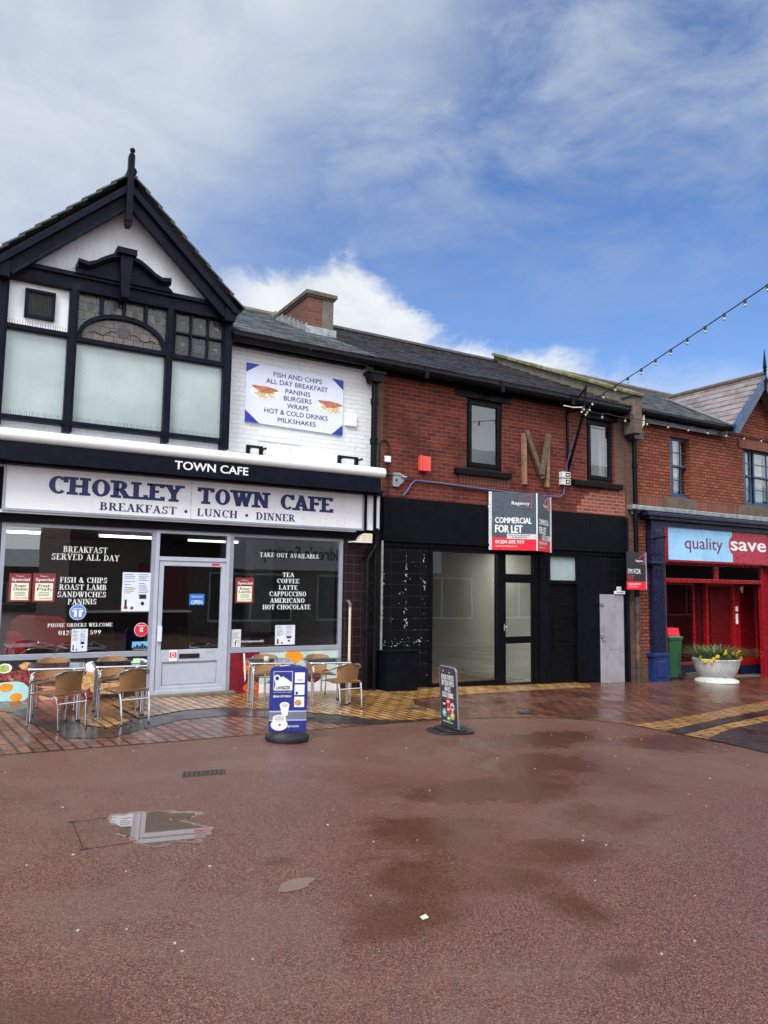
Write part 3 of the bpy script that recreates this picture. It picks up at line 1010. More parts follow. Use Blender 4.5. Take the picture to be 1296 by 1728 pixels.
# ---------------------------------------------------------------- camera
cd = bpy.data.cameras.new('camera')
cam = bpy.data.objects.new('camera', cd)
COL.objects.link(cam)
S.camera = cam
yaw, pitch, roll = R(30.697), R(5.674), R(.834)
fw = Vector((math.sin(yaw) * math.cos(pitch), math.cos(yaw) * math.cos(pitch), math.sin(pitch)))
rt = Vector((math.cos(yaw), -math.sin(yaw), 0))
up = rt.cross(fw)
r2 = rt * math.cos(roll) + up * math.sin(roll)
u2 = -rt * math.sin(roll) + up * math.cos(roll)
Mx = Matrix((r2, u2, -fw)).transposed().to_4x4()
Mx.translation = Vector((0, -D, EYE))
cam.matrix_world = Mx
cd.sensor_fit = 'VERTICAL'
cd.sensor_height = 24
cd.lens = 24 * 1260 / 1728
cd.clip_start = .05
cd.clip_end = 1000
S.view_settings.view_transform = 'Standard'
S.view_settings.look = 'None'
S.view_settings.exposure = .7
S.view_settings.gamma = 1
# ================================================================ CAFE BUILDING
cafe = thing('cafe_building', 'black and white half timbered gabled cafe with a white painted brick wing', 'building', (2.1, 0, gz(2.1)))
EAVE_Y, EAVE_Z, RIDGE_Y, RIDGE_Z = -.3, 5.69, 4.3, 7.83

mb = MB(WHITEBRICK)
wall(mb, 3.6, 6.41, 2.75, 5.62, 0, .25)
mb.m(DARKTILE)
mb.box(FX(5.86, 0), 6.62, .02, .3, -1, 2.75)
mb.box(.18, FX(.70, 0), .0, .3, -1, 2.75)
mb.m(BLACKWALL)
mb.box(.18, 6.60, -.02, .3, 2.56, 3.4)
mb.m(WHITEBRICK)
mb.box(.18, .43, .3, 8.6, -1, 5.6)
mb.box(6.36, 6.6, .3, 8.6, -1, 5.6)
mb.box(.18, 6.6, 8.6, 8.8, -1, 5.6)
mb.build('wall', cafe)

mb = MB(ROUGHCAST)
mb.fbox(.47, 3.79, 3.3, 5.0, -.12, .14)
mb.fprism([(.40, 5.0), (3.78, 5.0), (3.78, 6.05), (2.13, 7.60), (.40, 6.0)], -.13, .3)
mb.build('gable_wall', cafe, label='white roughcast gable wall')

for xa, xb, zt in ((.44, .60, 5.95), (1.375, 1.50, 5.97), (2.765, 2.865, 6.0), (3.67, 3.80, 5.95)):
    mb = MB(BLACKTIMBER)
    mb.fbox(xa, xb, 3.86, zt, -.26, .15)
    mb.fbox(xa + .03, xb - .03, 3.86, zt - .02, -.275, .03)
    mb.build('timber_post', cafe, bevel=.008)
mb = MB(BLACKTIMBER)
mb.fbox(.42, 3.83, 5.93, 6.13, -.27, .16)
mb.fbox(.40, 3.85, 6.13, 6.20, -.31, .2)
mb.build('beam', cafe, bevel=.008)
mb = MB(BLACKTIMBER)
mb.fbox(.58, 3.68, 3.955, 4.02, -.28, .16)
mb.build('window_sill', cafe, bevel=.006)
for x0, x1, z in ((.62, 3.66, 4.02), (2.88, 3.66, 5.25), (.63, 1.37, 5.285)):
    mb = MB(RUSTIRON)
    x = x0
    while x < x1:
        a = random.uniform(-.02, .02)
        yy = random.uniform(-.27, -.25)
        X, Zb = FX(x, -.26), FZ(z, -.26)
        mb.tube([(X, -.255, Zb - .015), (X + a * .7, yy - .03, Zb + .055)], .0026, 3)
        x += .032
    mb.build('bird_spikes', cafe)


def grid_bars(mb, xs, zs, x0, x1, z0, z1, w, y, d):
    for x in xs:
        mb.fbox(x - w / 2, x + w / 2, z0, z1, y, d)
    for z in zs:
        mb.fbox(x0, x1, z - w / 2, z + w / 2, y + .004, d)


# left bay: frosted pane, white panel with a black vent
w_ = MB(BLACKTIMBER)
w_.fbox(.60, 1.375, 5.225, 5.29, -.25, .12)
w_ = w_.build('window', cafe, bevel=.005, label='left frosted window below white panel')
mb = MB(FROST)
mb.fbox(.60, 1.375, 4.02, 5.225, -.16, .03)
mb.build('pane', w_)
mb = MB(WHITEPVC)
mb.fbox(.60, 1.375, 5.29, 5.93, -.17, .04)
mb.build('infill_panel', w_)
v_ = MB(BLACKTIMBER)
for a in ((.80, 1.19, 5.785, 5.825), (.80, 1.19, 5.42, 5.46), (.80, .835, 5.46, 5.785), (1.155, 1.19, 5.46, 5.785)):
    v_.fbox(*a, -.23, .07)
v_.m(BLACKINK)
v_.fbox(.835, 1.155, 5.46, 5.785, -.18, .02)
for i in range(13):
    x = .845 + i * .025
    v_.fbox(x, x + .010, 5.46, 5.785, -.205, .03)
v_.build('vent', cafe, label='black square extractor vent')

# middle bay: big frosted pane, arched leaded light and four leaded lights above
w_ = MB(BLACKTIMBER)
w_.fbox(1.50, 2.765, 5.19, 5.255, -.25, .12)
NARC = 18
cxm, hw, zb, hh = 2.1325, .62, 5.25, .42
inner, outer = [], []
for i in range(NARC + 1):
    a = math.pi * i / NARC
    inner.append((cxm + (hw - .045) * math.cos(a), zb + (hh - .05) * math.sin(a) ** .9))
    outer.append((cxm + (hw + .015) * math.cos(a), zb + (hh + .02) * math.sin(a) ** .9))
for i in range(NARC):
    w_.fprism([inner[i], inner[i + 1], outer[i + 1], outer[i]][::-1], -.24, .1)
for x in (1.815, 2.13, 2.445):
    w_.fbox(x - .025, x + .025, 5.60 if x != 2.13 else 5.66, 5.93, -.235, .09)
w_ = w_.build('window', cafe, bevel=.004, label='middle frosted window under leaded arch')
mb = MB(FROST)
mb.fbox(1.50, 2.765, 4.02, 5.19, -.16, .03)
mb.build('pane', w_)
mb = MB(LEADED)
mb.fbox(1.50, 2.765, 5.255, 5.93, -.17, .03)
mb.m(LEADEDDARK)
for x in (1.66, 1.97, 2.29, 2.61):
    mb.disc(FX(x, -.175), FZ(5.73, -.175), .05, .055, -.175, .006, 10)
    mb.prism([(FX(x + dx_, -.174), FZ(zz, -.174)) for dx_, zz in ((-.05, 5.75), (.0, 5.72), (.05, 5.75), (.0, 5.83))], -.1745, -.17)
mb.build('leaded_light', w_, label='row of four leaded lights')
mb = MB(LEADEDWARM)
mb.fprism([(cxm + (hw - .04) * math.cos(math.pi * i / NARC), zb + (hh - .045) * math.sin(math.pi * i / NARC) ** .9) for i in range(NARC + 1)], -.19, .02)
mb.m(LEADEDDARK)
mb.disc(FX(2.13, -.194), FZ(5.44, -.194), .10, .105, -.1955, .006, 14)
for s_ in (-1, 1):
    mb.tube([(FX(2.13 + s_ * .1 + s_ * .045 * i, -.195), -.195, FZ(5.40 + .03 * math.sin(i * 1.1) - .008 * i, -.195)) for i in range(9)], .006, 4)
mb.build('leaded_light', w_, label='brownish leaded arch light')

# right bay: frosted pane with a six light leaded transom
w_ = MB(BLACKTIMBER)
w_.fbox(2.865, 3.67, 5.175, 5.245, -.25, .12)
grid_bars(w_, (2.885, 3.135, 3.40, 3.655), (5.585, 5.915), 2.865, 3.67, 5.245, 5.93, .032, -.22, .06)
w_ = w_.build('window', cafe, bevel=.004, label='right frosted window under six small panes')
mb = MB(FROST)
mb.fbox(2.865, 3.67, 4.02, 5.175, -.16, .03)
mb.build('pane', w_)
mb = MB(LEADEDDARK)
mb.fbox(2.865, 3.67, 5.245, 5.93, -.17, .03)
mb.m(LEADED)
for i in range(3):
    for zz in (5.40, 5.75):
        mb.disc(FX(3.01 + i * .26, -.173), FZ(zz, -.173), .04, .04, -.1745, .005, 6)
mb.build('leaded_light', w_, label='dark six pane leaded light')

# carved pediment
mb = MB(BLACKTIMBER)
top = [(1.46, 6.36), (1.60, 6.34), (1.70, 6.385), (1.80, 6.46), (1.92, 6.535), (2.04, 6.57), (2.13, 6.58)]
top = top + [(4.26 - x, z) for x, z in top[-2::-1]]
mb.fprism([(1.42, 6.19), (2.84, 6.19), (2.80, 6.24), (2.74, 6.28)] + top[::-1] + [(1.52, 6.28), (1.46, 6.24)], -.34, .2)
for i in range(len(top) - 1):
    (xa, za), (xb, zb2) = top[i], top[i + 1]
    mb.fprism([(xa, za - .005), (xb, zb2 - .005), (xb, zb2 + .06), (xa, za + .06)], -.44, .3)
    mb.fprism([(xa, za - .045), (xb, zb2 - .045), (xb, zb2 - .006), (xa, za - .006)], -.39, .25)
mb.fprism([(2.08, 5.97), (2.18, 5.97), (2.225, 6.66), (2.035, 6.66)], -.47, .32)
mb.fbox(1.985, 2.275, 6.64, 6.735, -.52, .38)
mb.build('pediment', cafe, bevel=.006, label='carved black pediment with keystone')

# roof: slated wing and steep front gable
GA, GE, GX, GEX = 7.66, 6.0, 2.05, 3.79      # apex height, eave height, apex x, right eave x
rf = MB(SLATE)
tiles(rf, 3.80, 6.36, EAVE_Y, EAVE_Z, RIDGE_Y, RIDGE_Z, .24, .28, .014)
rf.m(CONCTILE)
rf.M = Matrix(((0, -1, 0, 0), (1, 0, 0, 0), (0, 0, 1, 0), (0, 0, 0, 1)))
tiles(rf, -.47, 5.2, -GEX - .02, GE - .02, -GX, GA, .26, .3, .022)
rf.M = Matrix(((0, 1, 0, 0), (-1, 0, 0, 0), (0, 0, 1, 0), (0, 0, 0, 1)))
tiles(rf, -5.2, .47, 2 * GX - GEX - .02, GE - .02, GX, GA, .26, .3, .022)
rf.M = None
rf.m(BLACKTIMBER)
rf.tube([(GX, -.48, GA + .02), (GX, 5.2, GA + .02)], .07, 8)
rf.m(RENDER)
rf.face([(3.83, EAVE_Y, EAVE_Z - .05), (6.36, EAVE_Y, EAVE_Z - .05), (6.36, RIDGE_Y, RIDGE_Z - .05), (2.2, RIDGE_Y, RIDGE_Z - .05)])
rf.face([(.2, 8.9, 5.7), (.2, RIDGE_Y, RIDGE_Z), (6.36, RIDGE_Y, RIDGE_Z), (6.36, 8.9, 5.7)])
rf.tube([(3.3, RIDGE_Y, RIDGE_Z + .02), (6.36, RIDGE_Y, RIDGE_Z + .02)], .09, 8)
rf = rf.build('roof', cafe)
# chimney across the front slope
ch = MB(CHIMBRICK)
ch.box(5.96, 6.27, 1.9, 3.75, 6.3, 7.5)
ch.m(RENDER)
ch.box(6.273, 6.52, 1.895, 3.75, 6.3, 7.5)
ch.m(STONE)
ch.box(5.90, 6.58, 1.84, 3.82, 7.5, 7.575)
ch.box(5.93, 6.55, 1.87, 3.79, 7.46, 7.498)
ch.m(LEAD)
zc = lambda y: EAVE_Z + (RIDGE_Z - EAVE_Z) * (y - EAVE_Y) / (RIDGE_Y - EAVE_Y)
ch.box(5.90, 6.58, 1.865, 1.898, 6.5, zc(1.88) + .15)
for i in range(9):
    y = 1.9 + i * .2
    ch.box(5.93 - .002 * i, 5.957, y, y + .21, zc(y) - .05, zc(y) + .20)
ch.build('chimney', rf, label='red brick chimney with grey cement side')
# bargeboards and finial
for s_ in (1, -1):
    mb = MB(BLACKTIMBER)
    mx = lambda x: x if s_ > 0 else 4.26 - x
    def pr(pl, y, d):
        pl = [(mx(a), b) for a, b in pl]
        mb.fprism(pl if s_ > 0 else pl[::-1], y, d)
    sl_ = (7.76 - 6.11) / (3.92 - 2.13)
    def ln(x, off):
        return 7.76 - sl_ * (x - 2.13) + off
    pr([(2.13, ln(2.13, -.37)), (3.66, ln(3.66, -.37)), (3.80, ln(3.80, -.24)), (3.86, ln(3.86, -.10)), (2.13, ln(2.13, -.10))], -.38, .09)
    pr([(2.13, ln(2.13, -.13)), (3.84, ln(3.84, -.13)), (3.92, ln(3.92, 0)), (2.13, ln(2.13, 0))], -.45, .12)
    pr([(2.13, ln(2.13, -.40)), (3.64, ln(3.64, -.40)), (3.64, ln(3.64, -.355)), (2.13, ln(2.13, -.355))], -.40, .08)
    pr([(3.66, 5.93), (3.82, 5.93), (3.90, 6.12), (3.70, 6.24)], -.41, .32)
    mb.build('bargeboard', cafe, bevel=.006)
mb = MB(BLACKTIMBER)
mb.fbox(2.085, 2.175, 7.12, 8.20, -.52, .09)
mb.fprism([(2.10, 7.07), (2.16, 7.07), (2.185, 7.13), (2.075, 7.13)], -.53, .11)
mb.fbox(2.075, 2.185, 7.16, 7.19, -.53, .11)
mb.fprism([(2.085, 8.2), (2.175, 8.2), (2.15, 8.245), (2.11, 8.245)], -.52, .09)
mb.ball((FX(2.13, -.475), -.475, FZ(8.27, -.475)), .04, 8)
mb.build('finial', cafe, bevel=.006)
# gutter over the wing
mb = MB(GUTTER)
mb.fbox(3.82, 6.22, 5.56, 5.70, -.10, .1)
mb.tube([(FX(3.80, -.24), -.24, FZ(5.70, -.24)), (FX(6.30, -.24), -.24, FZ(5.70, -.24))], .085, 10)
mb.fbox(3.80, 6.28, 5.74, 5.80, -.31, .1)
mb.build('gutter', cafe)
# white ghost of old fixings on the painted wall
mb = MB(WHITEPVC)
mb.fbox(5.86, 6.08, 4.50, 4.72, -.05, .06)
mb.build('painted_over_box', cafe, bevel=.01)
mb = MB(WHITEBRICK)
mb.fbox(4.28, 5.03, 4.05, 4.22, -.012, .02)
mb.build('painted_over_grille', cafe, bevel=.01)
# fittings above the shopfront
for x0, x1 in ((4.10, 4.37), (5.74, 6.12)):
    mb = MB(BLACKTIMBER)
    z0, z1 = 3.84, 3.97
    mb.fbox(x0, x1, z1 - .035, z1, -.30, .06)
    mb.fbox(x0, x0 + .05, z0 - .1, z1 - .037, -.30, .06)
    mb.fbox(x1 - .05, x1, z0 - .1, z1 - .037, -.30, .06)
    mb.bar((FX(x0 + .02, -.1), -.27, FZ(z1 - .06, -.1)), (FX(x0 + .02, 0), .0, FZ(z1 - .06, 0)), .03, .03)
    mb.bar((FX(x1 - .02, -.1), -.27, FZ(z1 - .06, -.1)), (FX(x1 - .02, 0), .0, FZ(z1 - .06, 0)), .03, .03)
    mb.build('awning_bracket', cafe)

# ---------------- shopfront
for nm_, m_, a_ in (('fascia_board', BLACKWALL, (.44, 6.60, 2.55, 2.70, -.06, .1)), ('trim_strip', WHITEPVC, (.60, 6.10, 2.675, 2.715, -.14, .12)),
                    ('fascia_panel', WHITESIGN, (6.31, 6.44, 2.72, 3.32, -.13, .05)), ('fascia_panel', WHITESIGN, (6.50, 6.56, 2.74, 3.32, -.13, .05)),
                    ('fascia_post', BLACKWALL, (6.22, 6.308, 2.66, 3.38, -.16, .12)), ('fascia_post', BLACKWALL, (6.443, 6.497, 2.66, 3.38, -.15, .12)),
                    ('fascia_board', BLACKWALL, (.40, 6.62, 3.335, 3.42, -.22, .22))):
    ex = MB(m_)
    ex.fbox(*a_)
    ex.build(nm_, cafe)


def frame(mb, x0, x1, z0, z1, w, y, d, sill=None):
    mb.fbox(x0, x0 + w, z0, z1, y, d)
    mb.fbox(x1 - w, x1, z0, z1, y, d)
    mb.fbox(x0 + w, x1 - w, z1 - w, z1, y, d)
    mb.fbox(x0 + w, x1 - w, z0, z0 + (sill or w), y, d)


LETTERY = .008
# left window
wn = MB(ALU)
frame(wn, .70, 2.745, .70, 2.55, .055, -.01, .08, .075)
wn.fbox(.70, .755, .10, .70, -.01, .08)
wn.fbox(2.69, 2.745, .06, .70, -.01, .08)
wn = wn.build('shop_window', cafe, bevel=.004, label='left shop window with food print below')
mb = MB(GLASS)
mb.fbox(.755, 2.69, .775, 2.495, .02, .006)
mb.build('glass', wn)
letters(wn, BONEVINYL, fserif, (('BREAKFAST', (1.475, 2.06, 2.165, 2.25)), ('SERVED ALL DAY', (1.335, 2.235, 2.06, 2.145))), LETTERY, **SERIF)
letters(wn, VINYLWHITE, fserif, (('FISH & CHIPS', (1.455, 2.075, 1.745, 1.82)), ('ROAST LAMB', (1.45, 2.07, 1.645, 1.72)), ('SANDWICHES', (1.435, 2.07, 1.545, 1.62)), ('PANINIS', (1.57, 1.945, 1.445, 1.52)), ('PHONE ORDERS WELCOME', (1.33, 2.18, 1.135, 1.185)), ('01257', (1.475, 1.72, 1.025, 1.085)), ('2 599', (1.80, 2.03, 1.025, 1.085))), LETTERY, **SERIF)
pn = MB(DARKPRINT)
pn.fbox(.755, 2.69, .08, .70, .0, .04)
pn.m(BACON)
def blob(mb, cx, cz, rx, rz, y, n=26, amp=.12, seed=1):
    rr = random.Random(seed)
    ph = [rr.uniform(0, 6.28) for _ in range(4)]
    pl = []
    for k in range(n):
        a = 2 * math.pi * k / n
        q = 1 + amp * (math.sin(2 * a + ph[0]) * .5 + math.sin(3 * a + ph[1]) * .5 + .4 * math.sin(5 * a + ph[2]))
        pl.append((FX(cx + rx * q * math.cos(a), y), FZ(cz + rz * q * math.sin(a), y)))
    x0_, x1_, z0_, z1_ = mb_clip
    pl = [(min(max(x, x0_), x1_), min(max(z, z0_), z1_)) for x, z in pl]
    mb.prism(pl, y, y + .0012)
mb_clip = (FX(.757, 0), FX(2.688, 0), FZ(.085, 0), FZ(.695, 0))
blob(pn, 1.05, .50, .33, .07, -.0016, seed=2)
blob(pn, 1.35, .40, .28, .09, -.0018, seed=12)
blob(pn, 1.55, .22, .5, .1, -.0017, seed=3)
pn.m(PLATEW)
blob(pn, .84, .60, .085, .065, -.002, amp=.02)
pn.m(LIME)
blob(pn, .83, .60, .065, .048, -.0036, amp=.02)
pn.m(BREADP)
blob(pn, 1.10, .62, .09, .05, -.0022, seed=5)
blob(pn, 1.85, .45, .14, .17, -.0024, seed=6)
blob(pn, 2.2, .3, .3, .12, -.0022, seed=9)
pn.m(PLATEW)
blob(pn, 1.92, .58, .07, .08, -.004, seed=8)
blob(pn, 2.6, .62, .08, .05, -.004, seed=8)
pn.m(EGGWHITE)
blob(pn, .93, .27, .22, .17, -.0042, seed=4, amp=.08)
pn.m(YOLK)
blob(pn, .87, .35, .085, .055, -.006, amp=.03)
blob(pn, 1.00, .22, .075, .052, -.006, amp=.03)
pn.build('food_print', wn, label='printed breakfast panel with fried eggs and bacon')

# door
dr = MB(DOORGREY)
frame(dr, 2.745, 3.885, .13, 2.55, .055, -.02, .09)
dr.fbox(2.80, 3.83, 2.09, 2.15, -.018, .085)
dr = dr.build('door', cafe, bevel=.004, label='pale grey half glazed door')
mb = MB(DOORGREY)
frame(mb, 2.805, 3.825, .17, 2.085, .07, -.005, .06)
mb.fbox(2.875, 3.755, .60, .775, -.004, .058)
mb.fbox(2.875, 3.755, .21, .60, .012, .03)
for a in ((2.875, 2.90, .24, .60), (3.73, 3.755, .24, .60)):
    mb.fbox(*a, -.002, .02)
mb.m(BLACKINK)
for a in ((2.905, 3.725, .575, .582), (2.905, 3.725, .265, .272), (2.905, 2.911, .272, .575), (3.719, 3.725, .272, .575)):
    mb.fbox(*a, .0105, .01)
mb.build('door_leaf', dr, bevel=.003)
mb = MB(GLASS)
mb.fbox(2.875, 3.755, .775, 2.015, .02, .006)
mb.build('glass', dr)
mb = MB(DARKGLASS)
mb.fbox(2.80, 3.83, 2.15, 2.495, .02, .006)
mb.build('transom', dr)
mb = MB(PALESIGN)
mb.fbox(2.825, 2.885, .90, 1.12, -.05, .035)
mb.build('handle', dr, bevel=.006)
mb = MB(BLACKINK)
mb.fbox(3.15, 3.46, .645, .715, -.012, .02)
mb.build('letterbox', dr, bevel=.006)
mb = MB(STICKRED)
mb.fbox(3.60, 3.72, 2.035, 2.065, -.008, .004)
mb.build('door_plate', dr)

# right window
wn = MB(ALU)
frame(wn, 3.885, 5.86, .70, 2.55, .055, -.01, .08, .075)
wn.fbox(3.885, 3.94, .06, .70, -.01, .08)
wn.fbox(5.805, 5.86, -.02, .70, -.01, .08)
wn = wn.build('shop_window', cafe, bevel=.004, label='right shop window with drinks lettering')
mb = MB(GLASS)
mb.fbox(3.94, 5.805, .775, 2.495, .02, .006)
mb.build('glass', wn)
letters(wn, VINYLWHITE, fserif, (('TEA', (4.77, 4.975, 1.885, 1.955)), ('COFFEE', (4.68, 5.065, 1.785, 1.855)), ('LATTE', (4.71, 5.035, 1.68, 1.75)), ('CAPPUCCINO', (4.555, 5.19, 1.575, 1.65)), ('AMERICANO', (4.565, 5.165, 1.47, 1.545)), ('HOT CHOCOLATE', (4.445, 5.275, 1.365, 1.44))), LETTERY, **SERIF)
letters(wn, BONEVINYL, fserif, (('TAKE OUT AVAILABLE', (4.37, 5.41, 2.195, 2.265)),), LETTERY, **SERIF)
letters(wn, VINYLWHITE, fsans, (('/chorleytowncafe', (4.08, 4.48, .845, .895)),), LETTERY)
mb = MB(WHITEPVC)
mb.fbox(3.985, 4.045, .79, .91, LETTERY, .004)
mb.m(BLACKINK)
fsans(mb, 'f', 4.0, 4.035, .80, .895, LETTERY - .002, bold=.02)
mb.build('page_sticker', wn)
pn = MB(MAROON)
pn.fbox(3.94, 4.42, .0, .70, .0, .04)
pn.m(MINT)
pn.fbox(4.42, 5.805, .20, .70, .0, .04)
pn.m(PLATEW)
pn.fbox(4.42, 5.805, -.05, .199, -.002, .04)
mb_clip = (FX(3.945, 0), FX(5.80, 0), FZ(.0, 0), FZ(.695, 0))
pn.m(CURRY)
blob(pn, 4.30, .48, .14, .15, -.0016, seed=3)
blob(pn, 4.30, .15, .13, .11, -.0016, seed=5, amp=.2)
pn.m(PLATEW)
pn.fprism([(4.145, .69), (4.175, .69), (4.20, .30), (4.185, .25)], -.004, .002)
pn.m(YOLK)
blob(pn, 5.0, .60, .15, .11, -.002, seed=4)
pn.m(MAROON)
blob(pn, 5.35, .28, .16, .09, -.002, seed=6)
pn.build('food_print', wn, label='maroon and pale green food print')

mb = MB(RENDER)
mb.box(2.6, 4.0, -.16, .2, gz(3.3) - .3, gz(3.3) + .045)
mb.build('doorstep', cafe, bevel=.015)
# pipes at the right corner
mb = MB(CREAM)
mb.tube([(FX(6.01, -.06), -.06, -.2), (FX(6.01, -.06), -.06, FZ(1.40, -.06))], .022, 8)
mb.m(RENDER)
mb.tube([(FX(6.01, -.06), -.06, FZ(1.40, -.06)), (FX(6.01, -.06), -.06, FZ(1.45, -.06)), (FX(6.0, -.06), -.03, FZ(1.49, -.03)), (FX(5.98, 0), .05, FZ(1.50, 0))], .026, 8)
mb.build('waste_pipe', cafe, smooth=True, label='thin cream pipe')
mb = MB(GUTTER)
xp = FX(6.50, -.09)
mb.tube([(xp, -.09, 2.75), (xp, -.09, -.2)], .048, 10)
for z in (.35, 1.2, 2.1):
    mb.tube([(xp, -.09, z), (xp, -.09, z + .09)], .06, 10)
mb.build('drainpipe', cafe, smooth=True)
mb = MB(GALV)
xp = FX(6.625, -.05)
mb.tube([(xp, -.05, 2.55), (xp, -.05, -.2)], .022, 8)
mb.build('cable_pipe', cafe, smooth=True, label='thin grey pipe')
mb = MB(GUTTER)
xp = FX(6.34, -.10)
mb.tube([(FX(6.5, -.1), -.1, 2.45), (FX(6.42, -.1), -.1, 2.33), (xp, -.10, 2.2), (xp, -.10, -.2)], .045, 10)
for z in (.9, 1.5):
    mb.tube([(xp, -.10, z), (xp, -.10, z + .08)], .056, 10)
mb.build('drainpipe', cafe, smooth=True)

# cafe interior
mb = MB()
room(mb, .30, 6.30, .10, 6.2, .12, 2.66, ROOMDARK, CAFEFLOOR, ROOMCEIL)
mb.m(ROOMRED)
mb.box(3.9, 4.9, 5.9, 6.15, .13, 2.2)
mb.m(ROOMDARK)
mb.box(5.1, 5.5, 2.2, 2.6, .13, 2.6)
mb.m(BLACKWALL)
mb.box(2.6, 4.6, 4.6, 5.1, .13, 1.15)
mb.m(WHITEPVC)
mb.box(2.55, 4.65, 4.55, 5.15, 1.152, 1.19)
mb.build('cafe_room', cafe)
for x, y in ((.95, 1.0), (2.9, 1.1), (3.0, 3.2), (4.6, 1.0), (1.0, 3.2), (4.7, 3.4)):
    t_ = thing('ceiling_tube_light', 'lit white fluorescent tube on the cafe ceiling', 'ceiling light', (x, y, 2.62), 'tube lights inside the cafe')
    mb = MB(TUBE)
    mb.box(x - .5, x + .5, y - .05, y + .05, 2.585, 2.62)
    mb.build('tube', t_)
    mb = MB(WHITEPVC)
    mb.box(x - .53, x + .53, y - .08, y + .08, 2.622, 2.655)
    mb.build('housing', t_)
red1 = thing('bench_seat', 'faded red padded bench back inside the left cafe window', 'bench', (1.2, 1.3, .12))
mb = MB(ORANGERED)
mb.prism([(.95, .75), (1.9, .75), (1.85, 1.05), (1.65, 1.22), (1.1, 1.25), (.97, 1.15)], 1.25, 1.4)
mb.build('backrest', red1, bevel=.03)
mb.m(BLACKINK)
mb = MB(BLACKINK)
mb.box(.95, 1.9, .9, 1.4, .13, .45)
mb.build('seat', red1)
red2 = MB(BOARDRED)
red2.prism([(.83, .72), (1.12, .72), (1.09, .95), (1.0, 1.06), (.86, 1.06)], .35, .5)
tag(red2.build('red_display', bevel=.02), 'bright red plastic display at lower left corner of the cafe window', 'display')
for i, (x, y) in enumerate(((3.35, 2.0), (4.5, 1.8), (5.3, 1.9), (2.1, 2.2))):
    t_ = thing('dining_table', 'dim table and chairs inside the dark cafe', 'table', (x, y, .12), 'tables inside the cafe')
    mb = MB(BLACKWALL)
    mb.box(x - .4, x + .4, y - .35, y + .35, .83, .86)
    mb.build('tabletop', t_)
    mb = MB(BLACKINK)
    mb.box(x - .04, x + .04, y - .04, y + .04, .14, .83)
    mb.box(x - .25, x + .25, y - .25, y + .25, .122, .14)
    mb.build('pedestal', t_)
    c_ = thing('dining_chair', 'dark dining chair inside the cafe', 'chair', (x - .6, y, .12), 'chairs inside the cafe')
    mb = MB(BLACKINK)
    mb.box(x - .8, x - .42, y - .2, y + .2, .56, .60)
    mb.build('seat', c_)
    mb = MB(BLACKINK)
    mb.box(x - .82, x - .79, y - .2, y + .2, .6, 1.0)
    mb.build('backrest', c_)
    for sx in (-.8, -.44):
        for sy in (-.18, .16):
            mb = MB(BLACKINK)
            mb.box(x + sx, x + sx + .03, y + sy, y + sy + .03, .122, .56)
            mb.build('leg', c_)

# ================================================================ VACANT BRICK SHOP
shop = thing('brick_shop', 'red brick vacant shop with black painted front and letter M on its wall', 'building', (9.6, 0, gz(9.6)))
W1 = (8.44, 9.32, 4.0, 5.375)
W2 = (11.60, 12.40, 4.03, 5.38)
mb = MB(REDBRICK)
wall(mb, 6.60, 12.76, 3.25, 5.62, 0, .25, [W1, W2])
mb.m(BLACKTILE)
SW = (7.65, 11.40, -1, 2.46)
wall(mb, 6.62, 12.76, -1, 2.5, 0, .25, [SW])
mb.m(BLACKWALL)
wall(mb, 6.62, 12.76, 2.46, 3.25, .02, .25)
mb.m(REDBRICK)
mb.box(12.55, 12.76, .25, 8.6, -1, 5.6)
mb.box(6.62, 12.76, 8.6, 8.8, -1, 5.6)
mb.build('wall', shop)
for q_ in ((6.42, 6.599, -.012, .24, 3.25, 5.62), (12.43, 12.757, -.006, .0, 3.95, 5.56), (12.762, 13.0, -.03, .24, -1, 5.75)):
    mb = MB(QUOINBRICK)
    mb.box(*q_)
    mb.build('quoin', shop, label='weathered brown brick edge')
mb = MB(PALEBRICK)
ph = .0752
mb.fprism([(11.30, 3.345), (12.74, 3.345), (12.74, 3.90), (12.05, 3.90), (12.05, 3.88), (11.98, 3.88), (11.98, 3.80), (11.66, 3.80), (11.66, 3.72), (11.52, 3.72), (11.52, 3.64), (11.42, 3.64), (11.42, 3.49), (11.30, 3.49)], -.004, .004)
mb.build('brick_repair', shop, label='paler repaired brickwork below the right window')
mb = MB(REDSOLDIER)
mb.fbox(8.28, 9.52, 3.71, 3.88, -.004, .004)
mb.build('soldier_course', shop)
mb = MB(GREYBOX)
rr = random.Random(4)
for n_, (xa, xb, za, zb_) in ((42, (6.66, 7.50, .70, .84)), (16, (7.08, 7.16, .95, 1.5)), (14, (7.10, 7.15, 1.6, 2.3)), (16, (7.48, 7.53, 1.5, 2.42)), (26, (6.635, 6.67, .9, 2.45)), (12, (6.7, 7.55, 1.2, 2.4))):
    for i in range(n_):
        x, z = rr.uniform(xa, xb), rr.gauss((za + zb_) / 2, (zb_ - za) / 4)
        w2, h2 = rr.uniform(.002, .011), rr.uniform(.002, .018) * (1 if xb - xa < .2 else .5)
        mb.fprism([(x - w2, z - h2 * .6), (x + w2 * .3, z - h2), (x + w2, z + h2 * .2), (x, z + h2), (x - w2 * .8, z + h2 * .5)], -.0015 - rr.random() * .0008, .003)
mb.build('paint_chips', shop, label='pale chips where black paint has flaked off the tiled pier')
fa = MB(BLACKWALL)
fa.fbox(6.64, 9.9, 2.60, 3.33, -.05, .07)
fa.fbox(9.905, 11.55, 2.60, 3.335, -.05, .07)
fa.fbox(11.555, 12.74, 2.60, 3.335, -.052, .07)
fa.fbox(6.64, 12.74, 2.545, 2.598, -.075, .09)
fa.fbox(6.64, 12.74, 2.46, 2.544, -.03, .05)
fa.build('fascia', shop, bevel=.004)


